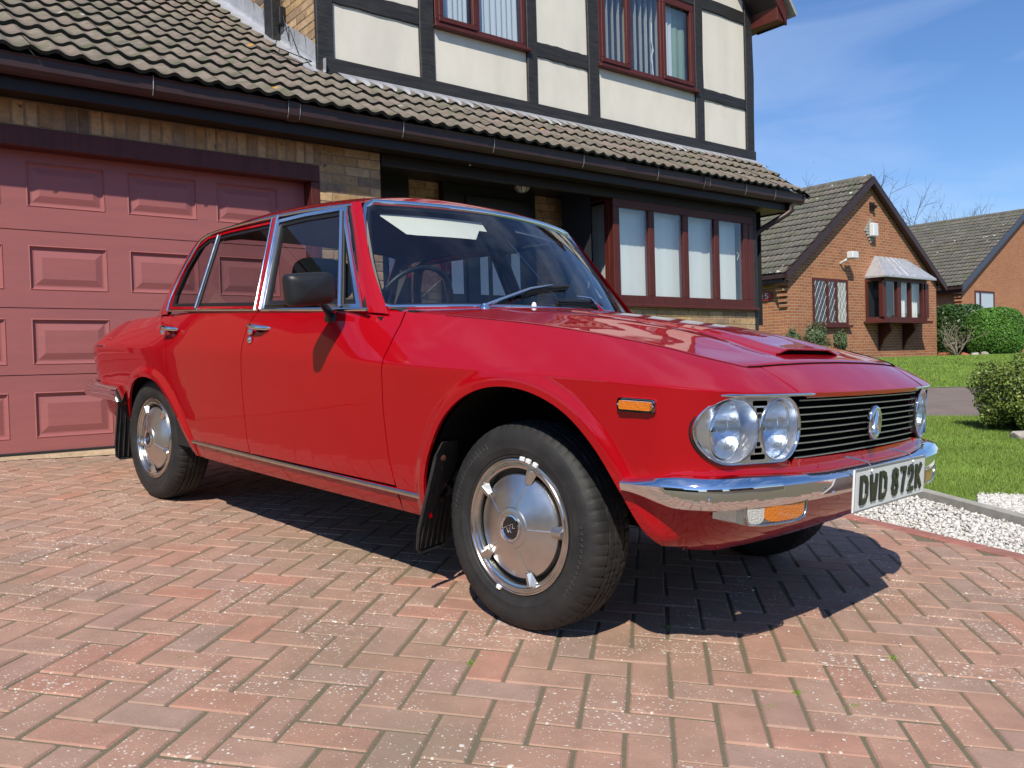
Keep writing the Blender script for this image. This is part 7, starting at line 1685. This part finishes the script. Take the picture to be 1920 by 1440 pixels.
def plant(name, label, cat, c, rad, seed, n, size, mat, box=2.0, amp=.1, group=None, stem='twig', inner=.72, core=None):
    T = thing(name, label, cat, (c[0], c[1], float(gz(c[0], c[1]))), group); L = Vector(T.location); g = float(gz(c[0], c[1]))
    o = leaves('foliage', blob(np.array(c), np.array(rad), seed, amp, box, g + .01, inner), n, size, mat, T); o.location = -L; o['kind'] = 'stuff'
    s = woody('stem', (c[0], c[1], g), max(.2, (c[2] + rad[2] * .5 - g)), 5, .35, stem, T, r0=.012 * (1 + rad[2]), seed=seed); s.location = -L
    return T
def place(px, D): r = (px - 960) / 1596.8 * D; q = C2 + fw * D + rt * r; return float(q[0]), float(q[1])
x, y = place(1868, 24.5); g = float(gz(x, y)); plant('round_bush', 'large clipped bright green round bush in front of the far orange bungalow', 'bush', (x, y, g + .66), (.70, .70, .72), 11, 46000, .030, 'leaf_bright', box=3.0, amp=.025, inner=.80)
x, y = place(1800, 26.3); g = float(gz(x, y)); plant('hedge', 'dark green hedge between the two bungalows, left of the round bush', 'hedge', (x, y, g + .74), (.95, .55, .84), 12, 16000, .050, 'leaf_dark', box=6, amp=.03, inner=.7)
x, y = place(1926, 8.3); g = float(gz(x, y)); plant('shrub', 'yellow-green variegated shrub on the near lawn beside the pale boulder', 'shrub', (x, y, g + .36), (.44, .44, .38), 13, 24000, .016, 'leaf_yellow', amp=.15, box=2.3, inner=.55)
for k_, (px, D, h_, lab) in enumerate(((1488, 20.3, .42, 'small grey-green rosemary-like bush by the bungalow wall, nearest the main house'), (1532, 20.6, .52, 'tall grey-green bush below the bungalow window'), (1578, 21.6, .30, 'low grey-green plant against the bungalow wall, right of the window'))):
    x, y = place(px, D); g = float(gz(x, y)); g = max(g, .30); plant('wall_plant', lab, 'plant', (x, y, g + .42 + h_ * .3), (h_ * .6, h_ * .5, h_ * .8), 20 + k_, 3500, .028, 'leaf_grey', amp=.25, inner=.3, group='plants along the bungalow wall')
x, y = place(1795, 24.0); g = float(gz(x, y)); o = woody('bare_shrub', (x, y, g), 1.0, 7, .45, 'twig_pale', r0=.018, seed=5); tag(o, 'bare pale-stemmed shrub standing in front of the dark hedge', 'shrub')
# small terracotta edging by the hedge
x, y = place(1772, 24.2); g = float(gz(x, y)); mb = MB(); mb.cbox((x - .18, y - .10, g - .05), (x + .22, y + .12, g + .14), .03); tag(add('trough', mb, 'terracotta', smooth=40), 'small terracotta trough on the ground at the corner of the red brick bungalow', 'planter')
# boulder, rocks by the bush
def rock(name, label, px, D, s, mat='boulder', seed=0):
    x, y = place(px, D); g = float(gz(x, y)); bm = bmesh.new(); bmesh.ops.create_icosphere(bm, subdivisions=3, radius=1.0); r = np.random.default_rng(seed)
    pl_ = [(lambda d: d / np.linalg.norm(d))(r.normal(size=3)) for _ in range(12)]
    for v in bm.verts:
        p = np.array(v.co); 
        for q in pl_: 
            d = p @ q
            if d > .72: p = p - q * (d - .72)
        v.co = Vector((p[0] * s[0], p[1] * s[1], p[2] * s[2])) + Vector((x, y, g + s[2] * .45))
    me = bpy.data.meshes.new(name); bm.to_mesh(me); bm.free(); o = link(name, me, mat); return tag(o, label, 'rock', 'rocks beside the shrubs')
rock('boulder', 'pale angular boulder at the foot of the yellow-green shrub', 1912, 7.75, (.085, .09, .075), seed=4)
for k_, px in enumerate((1810, 1830, 1846)): rock('rock', ['small reddish rock under the left edge of the round bush', 'small brown rock under the round bush', 'small pale rock under the round bush'][k_], px, 24.0, (.13, .13, .10), 'terracotta' if k_ == 0 else 'boulder', seed=9 + k_)
# bare tree tops showing over the roofs
for k_, (px, D, top, n_) in enumerate(((1572, 34, 7.7, 9), (1528, 36, 7.7, 9), (1697, 42, 8.0, 9), (1775, 50, 8.5, 10), (1822, 50, 8.8, 10))):
    x, y = place(px, D); lab = ['bare twiggy tree top just left of the peak of the red brick bungalow', 'bare twiggy tree top behind the bungalow roof, beside the main house eaves', 'bare twiggy tree behind the right roof slope of the red brick bungalow', 'bare twiggy tree top above the left end of the far grey roof', 'bare twiggy tree top above the middle of the far grey roof'][k_]
    T = thing('bare_tree', lab, 'tree', (x, y, 0), 'bare trees behind the bungalows'); L = Vector(T.location)
    random.seed(50 + k_); mb = MB(); mb.tube([(x, y, 0), (x, y, top * .5)], [.12, .08], 8); o = add('trunk', mb, 'twig', T); o.location = -L
    o = woody('crown', (x, y, top * .5), top * .50, n_, 1.1, 'twig', T, r0=.035, kids=3, seed=60 + k_); o.location = -L
    def f(n, x=x, y=y, top=top): d = rng.normal(size=(n, 3)); P = np.stack([x + d[:, 0] * 1.3, y + d[:, 1] * 1.3, top * .80 + d[:, 2] * .32 * top * .3], 1); return P, d, np.ones(n)
    o = leaves('buds', f, 160, .04, 'leaf_dark', T); o.location = -L; o['kind'] = 'stuff'
# chimney pot / aerial on the far ridge

# ================================================================ unseen houses and hedge, added to give paint and chrome dark reflections
def plain_house(label, x0, x1, y0, y1, ze, zr, mat, axis):
    z0 = float(gz((x0 + x1) / 2, (y0 + y1) / 2)) - .6; H = thing('neighbour_house', label, 'house', (x0, y0, z0), 'neighbouring houses behind the viewpoint'); L = Vector(H.location)
    def a_(nm, mb, mt): o = add(nm, mb, mt, H); o.location = -L; return o
    mb = MB(); mb.box((x0, y0, z0), (x1, y1, ze)); a_('wall', mb, mat)
    mb = MB()
    if axis == 'x':
        ym = (y0 + y1) / 2; mb.add([(x0 - .2, y0 - .3, ze - .1), (x1 + .2, y0 - .3, ze - .1), (x1 + .2, ym, zr), (x0 - .2, ym, zr), (x0 - .2, y1 + .3, ze - .1), (x1 + .2, y1 + .3, ze - .1)], [(0, 1, 2, 3), (3, 2, 5, 4), (0, 3, 4), (1, 5, 2), (0, 4, 5, 1)])
    else:
        xm = (x0 + x1) / 2; mb.add([(x0 - .3, y0 - .2, ze - .1), (x0 - .3, y1 + .2, ze - .1), (xm, y1 + .2, zr), (xm, y0 - .2, zr), (x1 + .3, y0 - .2, ze - .1), (x1 + .3, y1 + .2, ze - .1)], [(0, 1, 2, 3), (3, 2, 5, 4), (0, 3, 4), (1, 5, 2), (0, 4, 5, 1)])
    a_('roof', mb, 'roof_tile_grey')
    n_ = 3
    for i in range(n_):
        for zb_ in ((z0 + 1.5, z0 + 4.1) if ze - z0 > 4 else (z0 + 1.5,)):
            mb = MB()
            if axis == 'x': xx = x0 + (x1 - x0) * (i + .5) / n_; mb.box((xx - .7, y1 - .02, zb_), (xx + .7, y1 + .03, zb_ + 1.1))
            else: yy = y0 + (y1 - y0) * (i + .5) / n_; mb.box((x1 - .02, yy - .7, zb_), (x1 + .03, yy + .7, zb_ + 1.1))
            a_('window', mb, 'door_black')
plain_house('two-storey brick house across the street behind the viewpoint', -16, -4, -36, -28, 4.4, 7.0, 'brick_red', 'x')
plain_house('brick house with dark windows further along the street behind the viewpoint', 2, 13, -38, -30, 4.2, 6.6, 'brick_orange', 'x')
plain_house('brick house beyond the hedge to the left of the drive', -30, -21, -16, -4, 4.2, 6.6, 'brick_red', 'y')
T = thing('boundary_hedge', 'long dark green hedge along the left side of the drive', 'hedge', (-8.5, -6, float(gz(-8.5, -6)))); L = Vector(T.location)  # hedge put here out of view to darken the car side's reflections
mb = MB(); mb.box((-9.0, -13, -1.6), (-8.1, -1.2, 1.05)); o = add('branches', mb, 'twig', T); o.location = -L
def hf(n):
    y = rng.uniform(-13.1, -1.1, n); k = rng.random(n) < .8; x = np.where(k, -8.1 + rng.uniform(0, .12, n), rng.uniform(-9.05, -8.05, n)); z = np.where(k, rng.uniform(-1.1, 1.1, n), 1.05 + rng.uniform(0, .1, n))
    return np.stack([x, y, z], 1), np.stack([k * 1.0, 0 * x, 1.0 - k], 1), np.ones(n)
o = leaves('foliage', hf, 16000, .05, 'leaf_dark', T); o.location = -L; o['kind'] = 'stuff'
